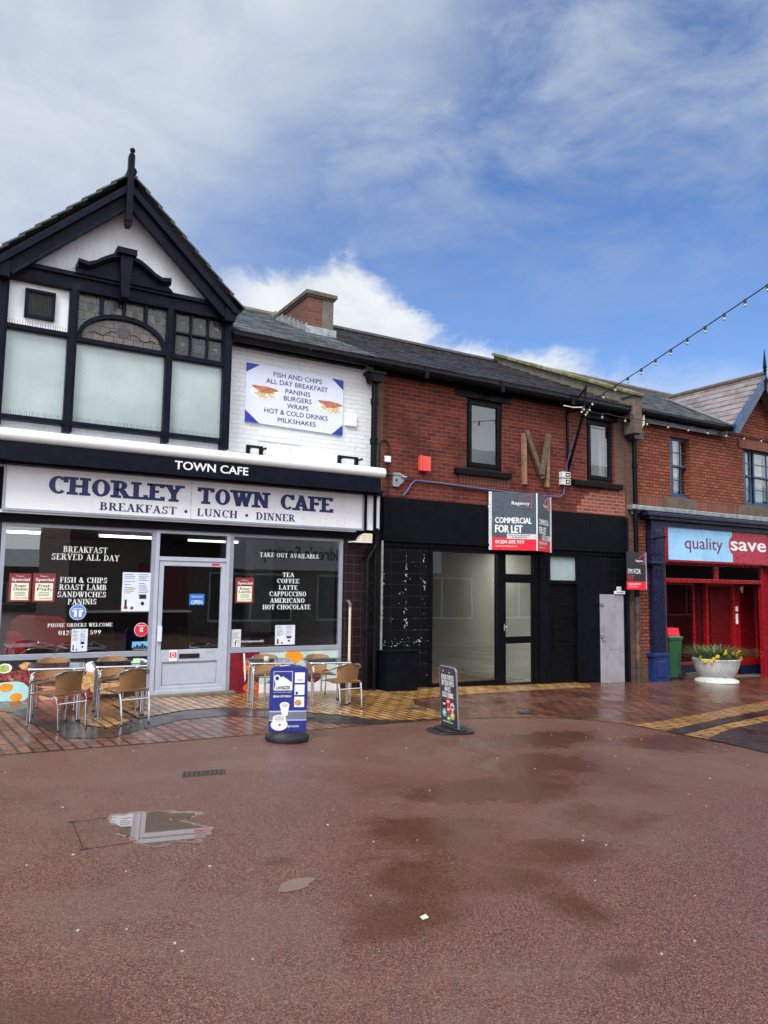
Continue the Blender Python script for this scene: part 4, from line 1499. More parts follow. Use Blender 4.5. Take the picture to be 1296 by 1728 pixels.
def casement(par, hole, label):
    x0, x1, z0, z1 = hole
    fr = MB(BLACKFRAME)
    frame(fr, x0, x1, z0, z1, .055, .045, .08)
    frame(fr, x0 + .055, x1 - .055, z0 + .055, z1 - .055, .075, .03, .07)
    o = fr.build('window', par, bevel=.004, label=label)
    mb = MB(UPGLASS)
    mb.fbox(x0 + .13, x1 - .13, z0 + .13, z1 - .13, .06, .005)
    mb.build('pane', o)
    return o


o = casement(shop, W1, 'left upstairs window')
mb = MB(BLACKFRAME)
mb.fbox(8.22, 9.56, 3.885, 3.995, -.09, .15)
mb.build('sill', o, bevel=.006)
mb = MB(BLACKFRAME)
mb.fbox(8.20, 9.55, 5.378, 5.52, -.025, .05)
mb.build('lintel', o, bevel=.004)
o = casement(shop, W2, 'right upstairs window')
mb = MB(BLACKFRAME)
mb.fbox(11.25, 12.70, 3.915, 4.028, -.09, .15)
mb.build('sill', o, bevel=.006)
mb = MB(BLACKFRAME)
mb.fbox(11.50, 12.55, 5.383, 5.53, -.025, .05)
mb.build('lintel', o, bevel=.004)
# upstairs rooms
mb = MB()
room(mb, 6.7, 10.6, .26, 3.6, 3.4, 5.5, UPROOM, EMPTYFLOOR, UPROOM)
room(mb, 10.7, 12.5, .26, 3.0, 3.4, 5.5, BLIND, EMPTYFLOOR, UPROOM)
mb.m(BLIND)
mb.box(8.3, 9.9, .9, .92, 3.45, 5.45)
mb.box(12.3, 12.36, .3, .32, 3.5, 5.45)
mb.box(11.5, 12.3, .8, .82, 3.5, 5.4)
mb.build('upstairs_room', shop)
# ground floor openings
sf = MB(BLACKFRAME)
sf.fbox(7.63, 7.70, -.3, 2.46, -.02, .1)
sf.fbox(7.70, 9.21, 2.40, 2.46, -.02, .1)
sf.fbox(7.70, 9.21, -.3, .035, -.02, .1)
sf.fbox(9.21, 9.33, -.35, 2.46, -.03, .12)
sf = sf.build('shop_window', shop, bevel=.004, label='tall clear window of the empty shop')
mb = MB(GLASS)
mb.fbox(7.70, 9.21, .035, 2.40, .03, .008)
mb.build('glass', sf)
dr = MB(BLACKFRAME)
dr.fbox(9.33, 9.40, -.3, 2.46, -.01, .1)
dr.fbox(10.12, 10.27, -.3, 2.46, -.01, .1)
dr.fbox(9.40, 10.12, 2.40, 2.46, -.01, .1)
dr.fbox(9.40, 10.12, 1.93, 2.03, -.012, .1)
dr = dr.build('door', shop, bevel=.004, label='black framed glass shop door')
mb = MB(BLACKFRAME)
frame(mb, 9.33, 10.14, -.12, 1.93, .07, .0, .06)
mb.fbox(9.40, 10.07, .70, .83, -.002, .06)
mb.build('door_leaf', dr, bevel=.004)
mb = MB(GLASS)
mb.fbox(9.40, 10.07, .83, 1.86, .03, .006)
mb.fbox(9.40, 10.07, .0, .70, .03, .006)
mb.fbox(9.40, 10.12, 2.03, 2.40, .03, .006)
mb.build('glass', dr)
mb = MB(CHROME)
mb.tube([(FX(9.365, -.05), -.05, .95), (FX(9.365, -.05), -.05, 1.08)], .012, 6)
mb.tube([(FX(9.365, -.05), -.05, 1.02), (FX(9.43, -.05), -.06, 1.02)], .01, 6)
mb.build('handle', dr, smooth=True)
mb = MB(LEAD)
mb.fbox(9.33, 10.14, -.16, -.125, -.05, .15)
mb.build('threshold', dr)
for a_ in ((10.27, 10.47, -.5, 2.46, -.03, .2), (11.37, 11.95, -.5, 2.46, -.012, .2)):
    mb = MB(BLACKWALL)
    mb.fbox(*a_)
    mb.build('pier', shop)
d2 = MB(BLACKFRAME)
d2.fbox(10.47, 10.55, -.35, 2.46, -.02, .12)
d2.fbox(11.29, 11.37, -.35, 2.46, -.02, .12)
d2.fbox(10.55, 11.29, 2.41, 2.46, -.02, .12)
d2.fbox(10.55, 11.29, 1.86, 1.93, -.02, .12)
d2 = d2.build('side_door', shop, bevel=.004, label='black slatted door with frosted light above')
mb = MB(BLACKFRAME)
n = 10
for i in range(n):
    z0 = -.16 + i * (2.0 / n)
    mb.fbox(10.55, 11.29, z0, z0 + 2.0 / n - .008, .04, .05)
mb.m(BLACKINK)
mb.fbox(10.55, 11.29, -.2, 1.86, .06, .04)
mb.m(BLACKWALL)
frame(mb, 10.64, 11.22, .62, 1.45, .03, .03, .02)
mb.build('door_leaf', d2, bevel=.003)
mb = MB(FROST)
mb.fbox(10.55, 11.29, 1.93, 2.41, .04, .01)
mb.build('transom', d2)
mb = MB(GUTTER)
mb.fbox(10.80, 11.03, .72, .78, .025, .02)
mb.tube([(FX(10.60, 0), .02, .98), (FX(10.60, 0), -.02, .98), (FX(10.66, 0), -.02, .98)], .012, 6)
mb.build('letterbox', d2)
mb = MB(LEAD)
mb.fbox(10.50, 11.34, -.22, -.17, -.06, .16)
mb.build('threshold', d2)
sd_ = MB(STEELDOOR)
sd_.fbox(11.95, 12.66, -.45, 1.655, -.035, .05)
sd_.m(BLACKWALL)
sd_.fbox(12.18, 12.50, .50, .505, -.0365, .01)
sd_ = sd_.build('steel_door', shop, bevel=.004, label='plain grey galvanised steel door')
mb = MB(GALV)
for z in (.75, 1.42):
    mb.fbox(11.96, 12.06, z, z + .06, -.06, .03)
mb.tube([(FX(12.0, -.06), -.06, .70), (FX(12.08, -.06), -.06, .74)], .012, 6)
mb.build('handle', sd_)
mb = MB(BLACKWALL)
mb.fbox(12.66, 12.755, -.5, 2.46, -.05, .1)
mb.build('jamb', shop)
mb = MB()
room(mb, 7.1, 10.45, .1, 5.6, -.10, 2.55, EMPTYWALL, EMPTYFLOOR, EMPTYWALL)
mb.m(EMPTYWALL)
mb.box(9.2, 9.28, 2.6, 5.5, -.09, 2.54)
mb.m(BLACKINK)
mb.box(8.05, 8.2, 5.56, 5.58, 1.75, 1.78)
mb.build('empty_room', shop)
for x, y in ((8.2, .9), (8.6, 2.6), (9.9, 1.4), (8.4, 4.2)):
    t_ = thing('ceiling_downlight', 'small lit downlight on the ceiling of the empty shop', 'ceiling light', (x, y, 2.53), 'downlights inside the empty shop')
    mb = MB(DOWNLIGHT)
    mb.box(x - .12, x + .12, y - .12, y + .12, 2.522, 2.53)
    mb.build('diffuser', t_)
    mb = MB(WHITEPVC)
    mb.box(x - .15, x + .15, y - .15, y + .15, 2.531, 2.548)
    mb.build('surround', t_)
# roof
rf = MB(CONCTILE)
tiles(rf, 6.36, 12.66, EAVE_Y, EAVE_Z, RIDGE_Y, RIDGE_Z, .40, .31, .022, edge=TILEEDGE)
rf.m(RENDER)
rf.face([(6.36, EAVE_Y, EAVE_Z - .05), (12.9, EAVE_Y, EAVE_Z - .05), (12.9, RIDGE_Y, RIDGE_Z - .05), (6.36, RIDGE_Y, RIDGE_Z - .05)])
rf.face([(6.36, 8.9, 5.7), (6.36, RIDGE_Y, RIDGE_Z), (12.9, RIDGE_Y, RIDGE_Z), (12.9, 8.9, 5.7)])
rf.m(CONCTILE)
for i in range(20):
    x = 6.36 + i * .315
    rf.tube([(x, RIDGE_Y, RIDGE_Z + .02), (x + .31, RIDGE_Y, RIDGE_Z + .02)], .095, 8)
rf = rf.build('roof', shop)
cp = MB(RENDER)
def slope_slab(mb, x0, x1, ya, za, yb, zb, lo, hi):
    mb.faces([(x0, ya, za + lo), (x1, ya, za + lo), (x1, yb, zb + lo), (x0, yb, zb + lo), (x0, ya, za + hi), (x1, ya, za + hi), (x1, yb, zb + hi), (x0, yb, zb + hi)],
             [(0, 3, 2, 1), (4, 5, 6, 7), (0, 1, 5, 4), (1, 2, 6, 5), (2, 3, 7, 6), (3, 0, 4, 7)])
slope_slab(cp, 12.67, 12.90, EAVE_Y - .05, EAVE_Z, RIDGE_Y + .1, RIDGE_Z, -.2, .24)
cp.m(MOSS)
nseg = 9
for i in range(nseg):
    a, b = i / nseg, (i + 1) / nseg - .004
    la = lambda f: (EAVE_Y - .1 + (RIDGE_Y + .2 - EAVE_Y) * f, EAVE_Z + (RIDGE_Z - EAVE_Z) * f)
    (ya, za), (yb, zb3) = la(a), la(b)
    j = random.uniform(0, .015)
    slope_slab(cp, 12.60 - j, 12.98 + j, ya, za, yb, zb3, .242, .31 + j)
cp.m(STONE)
cp.box(12.68, 12.92, -.36, -.05, 5.12, 5.93)
cp.box(12.63, 12.98, -.41, -.02, 5.93, 6.0)
cp.build('parapet', rf, bevel=.012, label='mossy stone coped parapet')
mb = MB(GUTTER)
mb.fbox(6.45, 12.72, 5.53, 5.70, -.10, .1)
mb.tube([(FX(6.30, -.24), -.24, FZ(5.70, -.24)), (FX(12.85, -.24), -.24, FZ(5.70, -.24))], .085, 10)
mb.fbox(6.40, 12.80, 5.74, 5.80, -.31, .1)
for x in (7.5, 9.3, 11.2):
    mb.fbox(x, x + .08, 5.60, 5.82, -.33, .1)
mb.build('gutter', shop)
mb = MB(GUTTER)
mb.prism([(6.20, 5.42), (6.24, 5.28), (6.42, 5.28), (6.46, 5.42)], -.28, -.04)
mb.box(6.17, 6.49, -.30, -.02, 5.42, 5.46)
mb.tube([(6.34, -.14, 5.3), (6.34, -.14, 3.75)], .055, 10)
for z in (4.2, 4.9):
    mb.tube([(6.34, -.14, z), (6.34, -.14, z + .1)], .07, 10)
mb.build('drainpipe', shop, smooth=True, label='black cast iron downpipe with hopper')
# ================================================================ DISCOUNT SHOP (right)
disc = thing('corner_shop', 'orange red brick shop with blue pilaster, slate roof and small front gable', 'building', (16, 0, gz(16)))
H1 = (14.26, 14.97, 3.88, 5.30)
H2 = (16.99, 18.93, 3.88, 5.31)
H3 = (21.2, 21.95, 3.88, 5.30)
mb = MB(ORANGEBRICK)
wall(mb, 13.0, 26, 3.0, 5.72, 0, .25, [H1, H2, H3])
wall(mb, 13.0, 26, -1.5, 3.0, 0, .25, [(14.02, 18.05, -1.5, 2.96), (19.2, 23.5, -1.5, 2.9)])
mb.box(25.75, 26, .25, 8.6, -1.5, 5.6)
mb.box(13.0, 26, 8.6, 8.8, -1.5, 5.6)
mb.prism([(16.15, 5.6), (18.65, 5.6), (18.65, 5.72), (17.40, 7.12), (16.15, 5.72)], -.03, .25)
mb.build('wall', disc)
mb = MB(SOLDIER)
mb.fbox(16.85, 19.05, 5.31, 5.53, -.034, .03)
mb.fbox(13.05, 20.5, 3.64, 3.86, -.012, .012)
mb.build('brick_band', disc, label='soldier course brick bands')


def sash(par, x0, x1, z0, z1, label, lights):
    fr = MB(SASHBLUE)
    frame(fr, x0, x1, z0, z1, .05, .07, .1)
    for xa, xb, n in lights:
        zm = (z0 + z1) / 2
        frame(fr, xa, xb, zm, z1 - .05, .045, .10, .04)
        frame(fr, xa, xb, z0 + .05, zm + .03, .045, .14, .04)
        for i in range(1, n):
            x = xa + .045 + (xb - xa - .09) * i / n
            fr.fbox(x - .012, x + .012, zm + .04, z1 - .09, .11, .02)
            fr.fbox(x - .012, x + .012, z0 + .09, zm, .15, .02)
        for za, zb_, y in ((zm + .045, z1 - .095, .112), (z0 + .095, zm - .0, .152)):
            z = (za + zb_) / 2
            fr.fbox(xa + .045, xb - .045, z - .012, z + .012, y, .02)
    o = fr.build('window', par, label=label, bevel=.003)
    mb = MB(UPGLASS)
    for xa, xb, n in lights:
        zm = (z0 + z1) / 2
        mb.fbox(xa + .04, xb - .04, zm + .03, z1 - .09, .125, .004)
        mb.fbox(xa + .04, xb - .04, z0 + .09, zm, .165, .004)
    mb.build('pane', o)
    mb = MB(NET)
    for xa, xb, n in lights:
        mb.fbox(xa + .02, xa + (xb - xa) * .3, z0 + .06, z1 - .06, .22, .01)
        mb.fbox(xb - (xb - xa) * .22, xb - .02, z0 + .06, z1 - .06, .22, .01)
    mb.build('net_curtain', o)
    mb = MB(STONE)
    mb.fbox(x0 - .2, x1 + .2, z0 - .27, z0 - .005, -.05, .15)
    mb.build('sill', o, bevel=.01)
    return o


sash(disc, *H1, 'narrow blue sash window', [(14.31, 14.92, 2)])
sash(disc, *H2, 'wide blue sash window under the gable', [(17.04, 17.30, 1), (17.40, 18.52, 2), (18.62, 18.88, 1)])
sash(disc, *H3, 'narrow blue sash window', [(21.25, 21.90, 2)])
mb = MB()
room(mb, 13.2, 25.5, .26, 3.5, 3.2, 5.6, ROOMDARK, CAFEFLOOR, ROOMDARK)
mb.build('upstairs_room', disc)
# roof with a front gable
QR_Z = 7.95
def clipL(f):
    # main roof gives way to the gable roof right of the valley
    return (-99, 16.18 + f * 2.28)
def clipR(f):
    return (18.62 - f * 2.28, 99)
rf = MB(SLATE)
clip2 = lambda f: (-99, 16.22 + f * 2.28) if f < .53 else (-99, 99)
clip3 = lambda f: (18.58 - f * 2.28, 99) if f < .53 else (99, 99)
tiles(rf, 12.98, 26, EAVE_Y, 5.70, RIDGE_Y, QR_Z, .24, .30, clip=clip2)
tiles(rf, 12.98, 26, EAVE_Y, 5.70, RIDGE_Y, QR_Z, .24, .30, clip=clip3)
rf.m(RENDER)
def onroof(x, f):
    return (x, EAVE_Y + (RIDGE_Y - EAVE_Y) * f, 5.64 + (QR_Z - 5.70) * f)
rf.face([onroof(12.9, 0), onroof(16.2, 0), onroof(17.40, .56), onroof(17.40, 1), onroof(12.9, 1)])
rf.face([onroof(18.6, 0), onroof(26, 0), onroof(26, 1), onroof(17.40, 1), onroof(17.40, .56)])
rf.face([(16.16, -.36, 5.70), (17.40, -.36, 7.11), (17.40, 2.7, 7.11), (16.16, 2.7, 5.70)])
rf.face([(18.64, -.36, 5.70), (18.64, 2.7, 5.70), (17.40, 2.7, 7.11), (17.40, -.36, 7.11)])
rf.face([(12.9, 8.9, 5.6), (12.9, RIDGE_Y, QR_Z), (26, RIDGE_Y, QR_Z), (26, 8.9, 5.6)])
rf.m(STONE)
for i in range(30):
    x = 12.95 + i * .43
    rf.tube([(x, RIDGE_Y, QR_Z), (x + .42, RIDGE_Y, QR_Z)], .09, 8)
rf.m(PINKSLATE)
GR = 7.14
vy = lambda f: 0
# left slope of the gable: rises along +x from the eave at 16.18 to the ridge at 17.40
rf.M = Matrix(((0, 1, 0, 0), (-1, 0, 0, 0), (0, 0, 1, 0), (0, 0, 0, 1)))
tiles(rf, -2.62, .40, 16.16, 5.72, 17.40, GR, .22, .34, .016, clip=lambda f: (-2.62, 99))
rf.M = Matrix(((0, -1, 0, 0), (1, 0, 0, 0), (0, 0, 1, 0), (0, 0, 0, 1)))
tiles(rf, -.40, 2.62, -18.64, 5.72, -17.40, GR, .22, .34, .016, clip=lambda f: (-99, 2.62))
rf.M = None
rf.m(STONE)
for i in range(9):
    y = -.40 + i * .33
    rf.tube([(17.40, y, GR + .02), (17.40, y + .32, GR + .02)], .075, 8)
rf.m(LEAD)
rf.bar((16.14, EAVE_Y - .02, 5.74), (17.38, 2.50, 7.14), .10, .03)
rf.bar((18.66, EAVE_Y - .02, 5.74), (17.42, 2.50, 7.14), .10, .03)
rf = rf.build('roof', disc)
for s_ in (-1, 1):
    mb = MB(MIDBLUE)
    def px(x):
        return 17.40 + s_ * x
    pl = [(px(0), GR - .02), (px(1.26), 5.70), (px(1.26), 5.52), (px(1.12), 5.52), (px(0), GR - .34)]
    mb.prism(pl if s_ < 0 else pl[::-1], -.40, -.34)
    pl = [(px(0), GR + .01), (px(1.28), 5.73), (px(1.28), 5.66), (px(0), GR - .06)]
    mb.prism(pl if s_ < 0 else pl[::-1], -.43, -.33)
    mb.build('bargeboard', disc, bevel=.006)
mb = MB(GUTTER)
mb.tube([(17.40, -.40, 6.72), (17.40, -.40, 7.26)], .035, 8)
mb.lathe(17.40, -.40, 7.22, [(.03, 0), (.05, .03), (.03, .06), (.05, .10), (.042, .16), (.022, .40), (.006, .58)], 10)
mb.build('finial', disc, smooth=True)
mb = MB(GUTTER)
mb.box(13.02, 16.2, -.12, .0, 5.50, 5.66)
mb.m(BLUEPAINT)
mb.box(13.02, 16.2, -.14, -.121, 5.46, 5.60)
mb.m(GUTTER)
mb.tube([(12.95, -.24, 5.66), (16.22, -.24, 5.66)], .075, 10)
mb.tube([(18.6, -.24, 5.66), (26, -.24, 5.66)], .075, 10)
mb.build('gutter', disc)
mb = MB(BLUEPAINT)
mb.prism([(12.74, 5.15), (12.77, 5.02), (13.03, 5.02), (13.06, 5.15)], -.28, -.06)
mb.box(12.72, 13.08, -.30, -.04, 5.15, 5.18)
mb.m(GUTTER)
mb.tube([(12.90, -.15, 5.0), (12.90, -.15, 1.6)], .055, 10)
for z in (2.3, 3.2, 4.4):
    mb.tube([(12.90, -.15, z), (12.90, -.15, z + .1)], .07, 10)
mb.m(RUSTIRON)
mb.tube([(12.90, -.15, 1.6), (12.90, -.15, -.3)], .055, 10)
mb.tube([(12.90, -.15, 1.25), (12.90, -.15, 1.35)], .07, 10)
mb.build('drainpipe', disc, smooth=True, label='downpipe with blue hopper')
mb = MB(BLACKTIMBER)
mb.tube([(12.72, -.06, 3.3), (12.72, -.06, -.3)], .03, 8)
mb.build('cable_pipe', disc, smooth=True)
mb = MB(CREAM)
mb.tube([(13.12, -.22, 5.62), (13.12, -.22, 5.38), (13.05, -.2, 5.30), (12.95, -.18, 5.26)], .03, 8)
mb.build('overflow_pipe', disc, smooth=True, label='short cream pipe')
mb = MB(GUTTER)
mb.tube([(12.5, -.22, 5.52), (12.56, -.22, 5.42), (12.8, -.22, 5.40), (12.86, -.2, 5.3), (12.86, -.2, 5.2)], .03, 8)
mb.build('gutter_outlet', disc, smooth=True)
# shopfront
mb = MB(LEAD)
mb.fprism([(13.02, 3.63), (13.02, 3.52), (24, 3.50), (24, 3.63)][::-1], -.22, .22)
mb.build('lead_flashing', disc, bevel=.02)
mb = MB(LEAD)
mb.fprism([(13.0, 3.60), (13.0, 3.40), (13.10, 3.40), (13.35, 3.52), (13.3, 3.60)][::-1], -.10, .1)
mb.build('lead_flashing', disc, bevel=.02)
pl_ = MB(BLUEPAINT)
pl_.fbox(13.50, 24, 3.42, 3.50, -.32, .3)
pl_.fbox(13.54, 24, 3.34, 3.42, -.26, .25)
pl_.fbox(13.58, 24, 3.20, 3.34, -.16, .16)
pl_.build('cornice', disc, bevel=.012)
for x0 in (13.58, 18.02):
    mb = MB(BLUEPAINT)
    mb.fbox(x0, x0 + .44, 2.40, 3.24, -.17, .17)
    mb.fbox(x0 + .09, x0 + .35, 2.55, 3.12, -.185, .02)
    mb.fbox(x0 + .12, x0 + .32, 2.58, 3.09, -.195, .02)
    mb.fbox(x0 - .04, x0 + .48, 2.34, 2.40, -.21, .21)
    mb.fbox(x0 + .02, x0 + .42, .36, 2.34, -.13, .13)
    for i in range(6):
        x = x0 + .07 + i * .055
        mb.fbox(x, x + .028, .45, 2.25, -.142, .03)
    mb.m(BRIGHTBLUE)
    mb.fbox(x0, x0 + .50, -.75, .30, -.17, .17)
    mb.fbox(x0 + .09, x0 + .41, -.15, .20, -.185, .02)
    mb.fbox(x0 - .02, x0 + .52, .30, .37, -.19, .19)
    mb.build('pilaster', disc, bevel=.008)
sf = MB(REDPAINT)
sf.fbox(14.02, 18.0, 1.94, 2.03, -.01, .1)
sf.fbox(14.02, 18.0, 2.34, 2.42, -.01, .1)
sf.fbox(15.77, 15.90, 2.03, 2.34, -.01, .1)
sf.fbox(17.60, 17.98, -.6, 2.34, -.02, .12)
sf = sf.build('shopfront_frame', disc, bevel=.006)
mb = MB(DARKGLASS)
mb.fbox(14.02, 15.77, 2.03, 2.34, .03, .006)
mb.fbox(15.90, 17.60, 2.03, 2.34, .03, .006)
mb.build('transom', sf)
mb = MB(DARKRED)
z = .12
Y5 = .62
while z < 2.0:
    mb.fbox(13.9, 15.2, z, z + .052, Y5, .03)
    mb.fbox(15.55, 16.45, z, z + .052, Y5 - .1, .03)
    mb.fbox(16.65, 17.32, z, z + .052, Y5 - .1, .03)
    z += .06
mb.m(BLACKINK)
mb.fbox(13.9, 17.5, .0, 2.1, Y5 + .05, .05)
mb.build('roller_shutter', disc)
sw = MB(REDPAINT)
frame(sw, 13.9, 15.0, .10, 1.94, .05, .50, .08)
sw.m(BLUEPAINT)
sw.fbox(13.9, 15.0, -.4, .10, .48, .1)
sw.m(RENDER)
sw.fbox(13.9, 15.4, -.6, -.10, .40, .2)
sw = sw.build('shop_window', disc, bevel=.004, label='shuttered shop window behind glass')
mb = MB(SHUTGLASS)
mb.fbox(13.95, 14.95, .15, 1.89, .53, .006)
mb.build('glass', sw)
dr = MB(REDPAINT)
frame(dr, 15.40, 16.52, -.35, 1.98, .10, .42, .1)
dr.fbox(16.52, 16.62, -.35, 1.98, .44, .1)
frame(dr, 16.62, 17.40, .10, 1.98, .06, .46, .08)
dr.m(BLUEPAINT)
dr.fbox(16.55, 17.5, -.45, .0, .44, .1)
dr.m(REDPAINT)
dr.fbox(16.55, 17.5, .0, .10, .44, .1)
dr = dr.build('door', disc, bevel=.005, label='red louvred door with sidelight')
mb = MB(DARKRED)
mb.fbox(15.50, 16.42, -.25, .5, .47, .05)
mb.build('kick_panel', dr)
mb = MB(WHITEPVC)
mb.fbox(16.53, 16.59, .98, 1.22, .40, .04)
mb.build('alarm_contact', dr)
mb = MB(WHITEPVC)
mb.fbox(16.53, 16.60, 1.28, 1.40, .40, .04)
mb.build('alarm_contact', dr)
mb = MB(WHITEPVC)
mb.prism([(FX(16.72, .4), 1.86), (FX(16.80, .4), 1.72), (FX(16.84, .4), 1.9)], .40, .43)
mb.build('door_lamp', dr)
mb = MB()
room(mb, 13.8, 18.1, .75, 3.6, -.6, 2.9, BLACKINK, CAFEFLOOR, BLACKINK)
mb.m(STONE)
mb.face([(13.9, .0, gz(14.5) + .012), (18.0, .0, gz(17.5) + .012), (18.0, .8, gz(17.5) + .03), (13.9, .8, gz(14.5) + .03)])
mb.m(BLACKWALL)
mb.box(13.9, 18.05, .1, .8, 2.10, 2.14)
mb.build('lobby', disc)
mb = MB(DARKRED)
mb.box(19.25, 23.5, .10, .14, -1, 2.9)
mb.build('roller_shutter', disc)

# ================================================================ NEIGHBOURS NOT IN THE FRAME
def plain_block(name, label, x0, x1, yf, depth, z0, h, brick, wins, roofh, loc, facing=1):
    """two storey block whose front stands at yf; facing 1 looks towards -y, -1 towards +y"""
    b = thing(name, label, 'building', loc)
    M = None if facing > 0 else Matrix(((-1, 0, 0, x0 + x1), (0, -1, 0, 2 * yf), (0, 0, 1, 0), (0, 0, 0, 1)))
    mb = MB(brick, M)
    wall(mb, x0, x1, z0, h, yf, yf + .25, wins)
    mb.box(x0, x0 + .25, yf + .25, yf + depth, z0, h)
    mb.box(x1 - .25, x1, yf + .25, yf + depth, z0, h)
    mb.box(x0 + .25, x1 - .25, yf + depth - .25, yf + depth, z0, h)
    mb.build('wall', b)
    rf = MB(SLATE, M)
    rf.faces([(x0 - .1, yf - .3, h), (x1 + .1, yf - .3, h), (x1 + .1, yf + depth / 2, h + roofh), (x0 - .1, yf + depth / 2, h + roofh), (x0 - .1, yf + depth + .2, h), (x1 + .1, yf + depth + .2, h)],
             [(0, 1, 2, 3), (3, 2, 5, 4), (0, 3, 4), (1, 5, 2), (0, 4, 5, 1)])
    rf.build('roof', b)
    for a in wins:
        f = MB(WHITEPVC, M)
        xa, xb, za, zb_ = a
        for q in ((xa, xa + .08, za, zb_), (xb - .08, xb, za, zb_), (xa + .08, xb - .08, za, za + .08), (xa + .08, xb - .08, zb_ - .08, zb_), ((xa + xb) / 2 - .04, (xa + xb) / 2 + .04, za + .08, zb_ - .08)):
            f.box(q[0], q[1], yf + .05, yf + .12, q[2], q[3])
        f = f.build('window', b)
        g = MB(BLACKWALL, M)
        g.box(xa, xb, yf + .09, yf + .11, za, zb_)
        g.build('pane', f)
    return b, M


plain_block('neighbour_shop', 'dark brown brick shop left of the gabled cafe', -10, .16, 0, 8.7, -1, 5.7, NEIGHBRICK, [(-9, -5.5, .8, 2.5), (-4.5, -1, .8, 2.5), (-8.5, -7, 3.8, 5.2), (-5.5, -4, 3.8, 5.2), (-2.5, -1, 3.8, 5.2)], 2.1, (-5, 0, gz(-5)))
ob, OM = plain_block('opposite_shop', 'brown brick shop row across the street with white windows', 3.9, 62, -16.8, 9, -2, 7.4, NEIGHBRICK, [(65.9 - 6.4 - i * 2.3, 65.9 - 4.7 - i * 2.3, 3.95, 5.6) for i in range(23)] + [(65.9 - 12.4 - i * 4.6, 65.9 - 8.9 - i * 4.6, .3, 2.2) for i in range(9)], 2.0, (18, -16.8, gz(18)), -1)
mb = MB(FASCIAGREY, OM)
mb.box(46.3, 56.6, -17.0, -16.81, 2.35, 3.75)
mb.m(BLACKINK)
put_sans(mb, "The Children's Society", 49.6, 55.0, 2.62, 3.32, -17.005, bold=.02)
mb.build('fascia', ob)
plain_block('square_pub', 'low dark building across the square', -22, 6.2, -34, 7, -2, 2.5, NEIGHBRICK, [(-20 + i * 4.2, -18.2 + i * 4.2, .5, 1.7) for i in range(6)], 1.1, (-10, -34, gz(-10)), -1)

# ================================================================ SIGNS AND THINGS ON THE WALLS
sg = thing('fascia_sign', 'wide white cafe sign with navy slab lettering below the awning', 'sign', (3.4, -.15, 3.0))
mb = MB(WHITESIGN)
mb.fprism([(.71, 2.735), (3.235, 2.735), (3.235, 3.315), (.71, 3.315)], -.16, .06)
mb.fprism([(3.24, 2.735), (6.22, 2.735), (6.22, 3.315), (3.24, 3.315)], -.16, .06)
mb.build('panel', sg, bevel=.003)
mb = MB(ALU)
mb.fbox(.68, 6.25, 3.316, 3.345, -.175, .08)
mb.fbox(.68, 6.25, 2.705, 2.734, -.175, .08)
mb.fbox(.68, .709, 2.734, 3.316, -.175, .08)
mb.fbox(6.221, 6.25, 2.734, 3.316, -.175, .08)
mb.build('frame', sg)
# main line drawn word by word so the letter sizes keep even
for s_, x0, x1 in (('CHORLEY', 1.245, 3.135), ('TOWN', 3.33, 4.52), ('CAFE', 4.70, 5.655)):
    letters(sg, NAVY, fserif, ((s_, (x0, x1, 2.975, 3.225)),), -.163, **SLAB)
for s_, x0, x1, z0, z1 in (('BREAKFAST', 1.925, 3.02, 2.785, 2.90), ('LUNCH', 3.335, 3.975, 2.785, 2.90), ('DINNER', 4.285, 4.97, 2.785, 2.90)):
    letters(sg, NAVY, fserif, ((s_, (x0, x1, z0, z1)),), -.163, T=.19, t=.085, st=.07, sl=.07, gap=.09)
for x in (3.165, 4.13):
    mb = MB(NAVY)
    mb.disc(FX(x, -.163), FZ(2.84, -.163), .024, .024, -.163, .003, 12)
    mb.build('dot', sg)

aw = thing('awning', 'closed white roller awning with a dark valance over the cafe front', 'awning', (3.4, -.4, 3.6))
Ya = -.42
mb = MB(WHITEPVC)
zc_, rr_ = FZ(3.735, Ya), .088
mb.tube([(-.2, Ya, zc_), (FX(6.60, Ya), Ya, zc_)], rr_, 16)
mb.tube([(FX(6.60, Ya), Ya, zc_), (FX(6.60, Ya) + .03, Ya, zc_)], rr_ * .96, 16)
mb.box(-.2, FX(6.59, Ya), Ya + .02, -.02, zc_ - .07, zc_ + .05)
mb.build('cassette', aw, smooth=True)
mb = MB(BLACKTIMBER)
mb.fbox(-.2, 6.58, 3.40, 3.64, -.47, .03)
mb.box(-.2, FX(6.55, -.3), -.44, -.02, FZ(3.40, -.47), FZ(3.42, -.47))
mb.m(BLACKWALL)
mb.fbox(-.2, 6.62, 3.345, 3.40, -.30, .28)
mb.build('valance', aw)
mb = MB(WHITEPVC)
put_sans(mb, 'TOWN CAFE', FX(2.97, -.472), FX(4.13, -.472), FZ(3.475, -.472), FZ(3.60, -.472), -.472, bold=.03)
mb.build('lettering', aw)

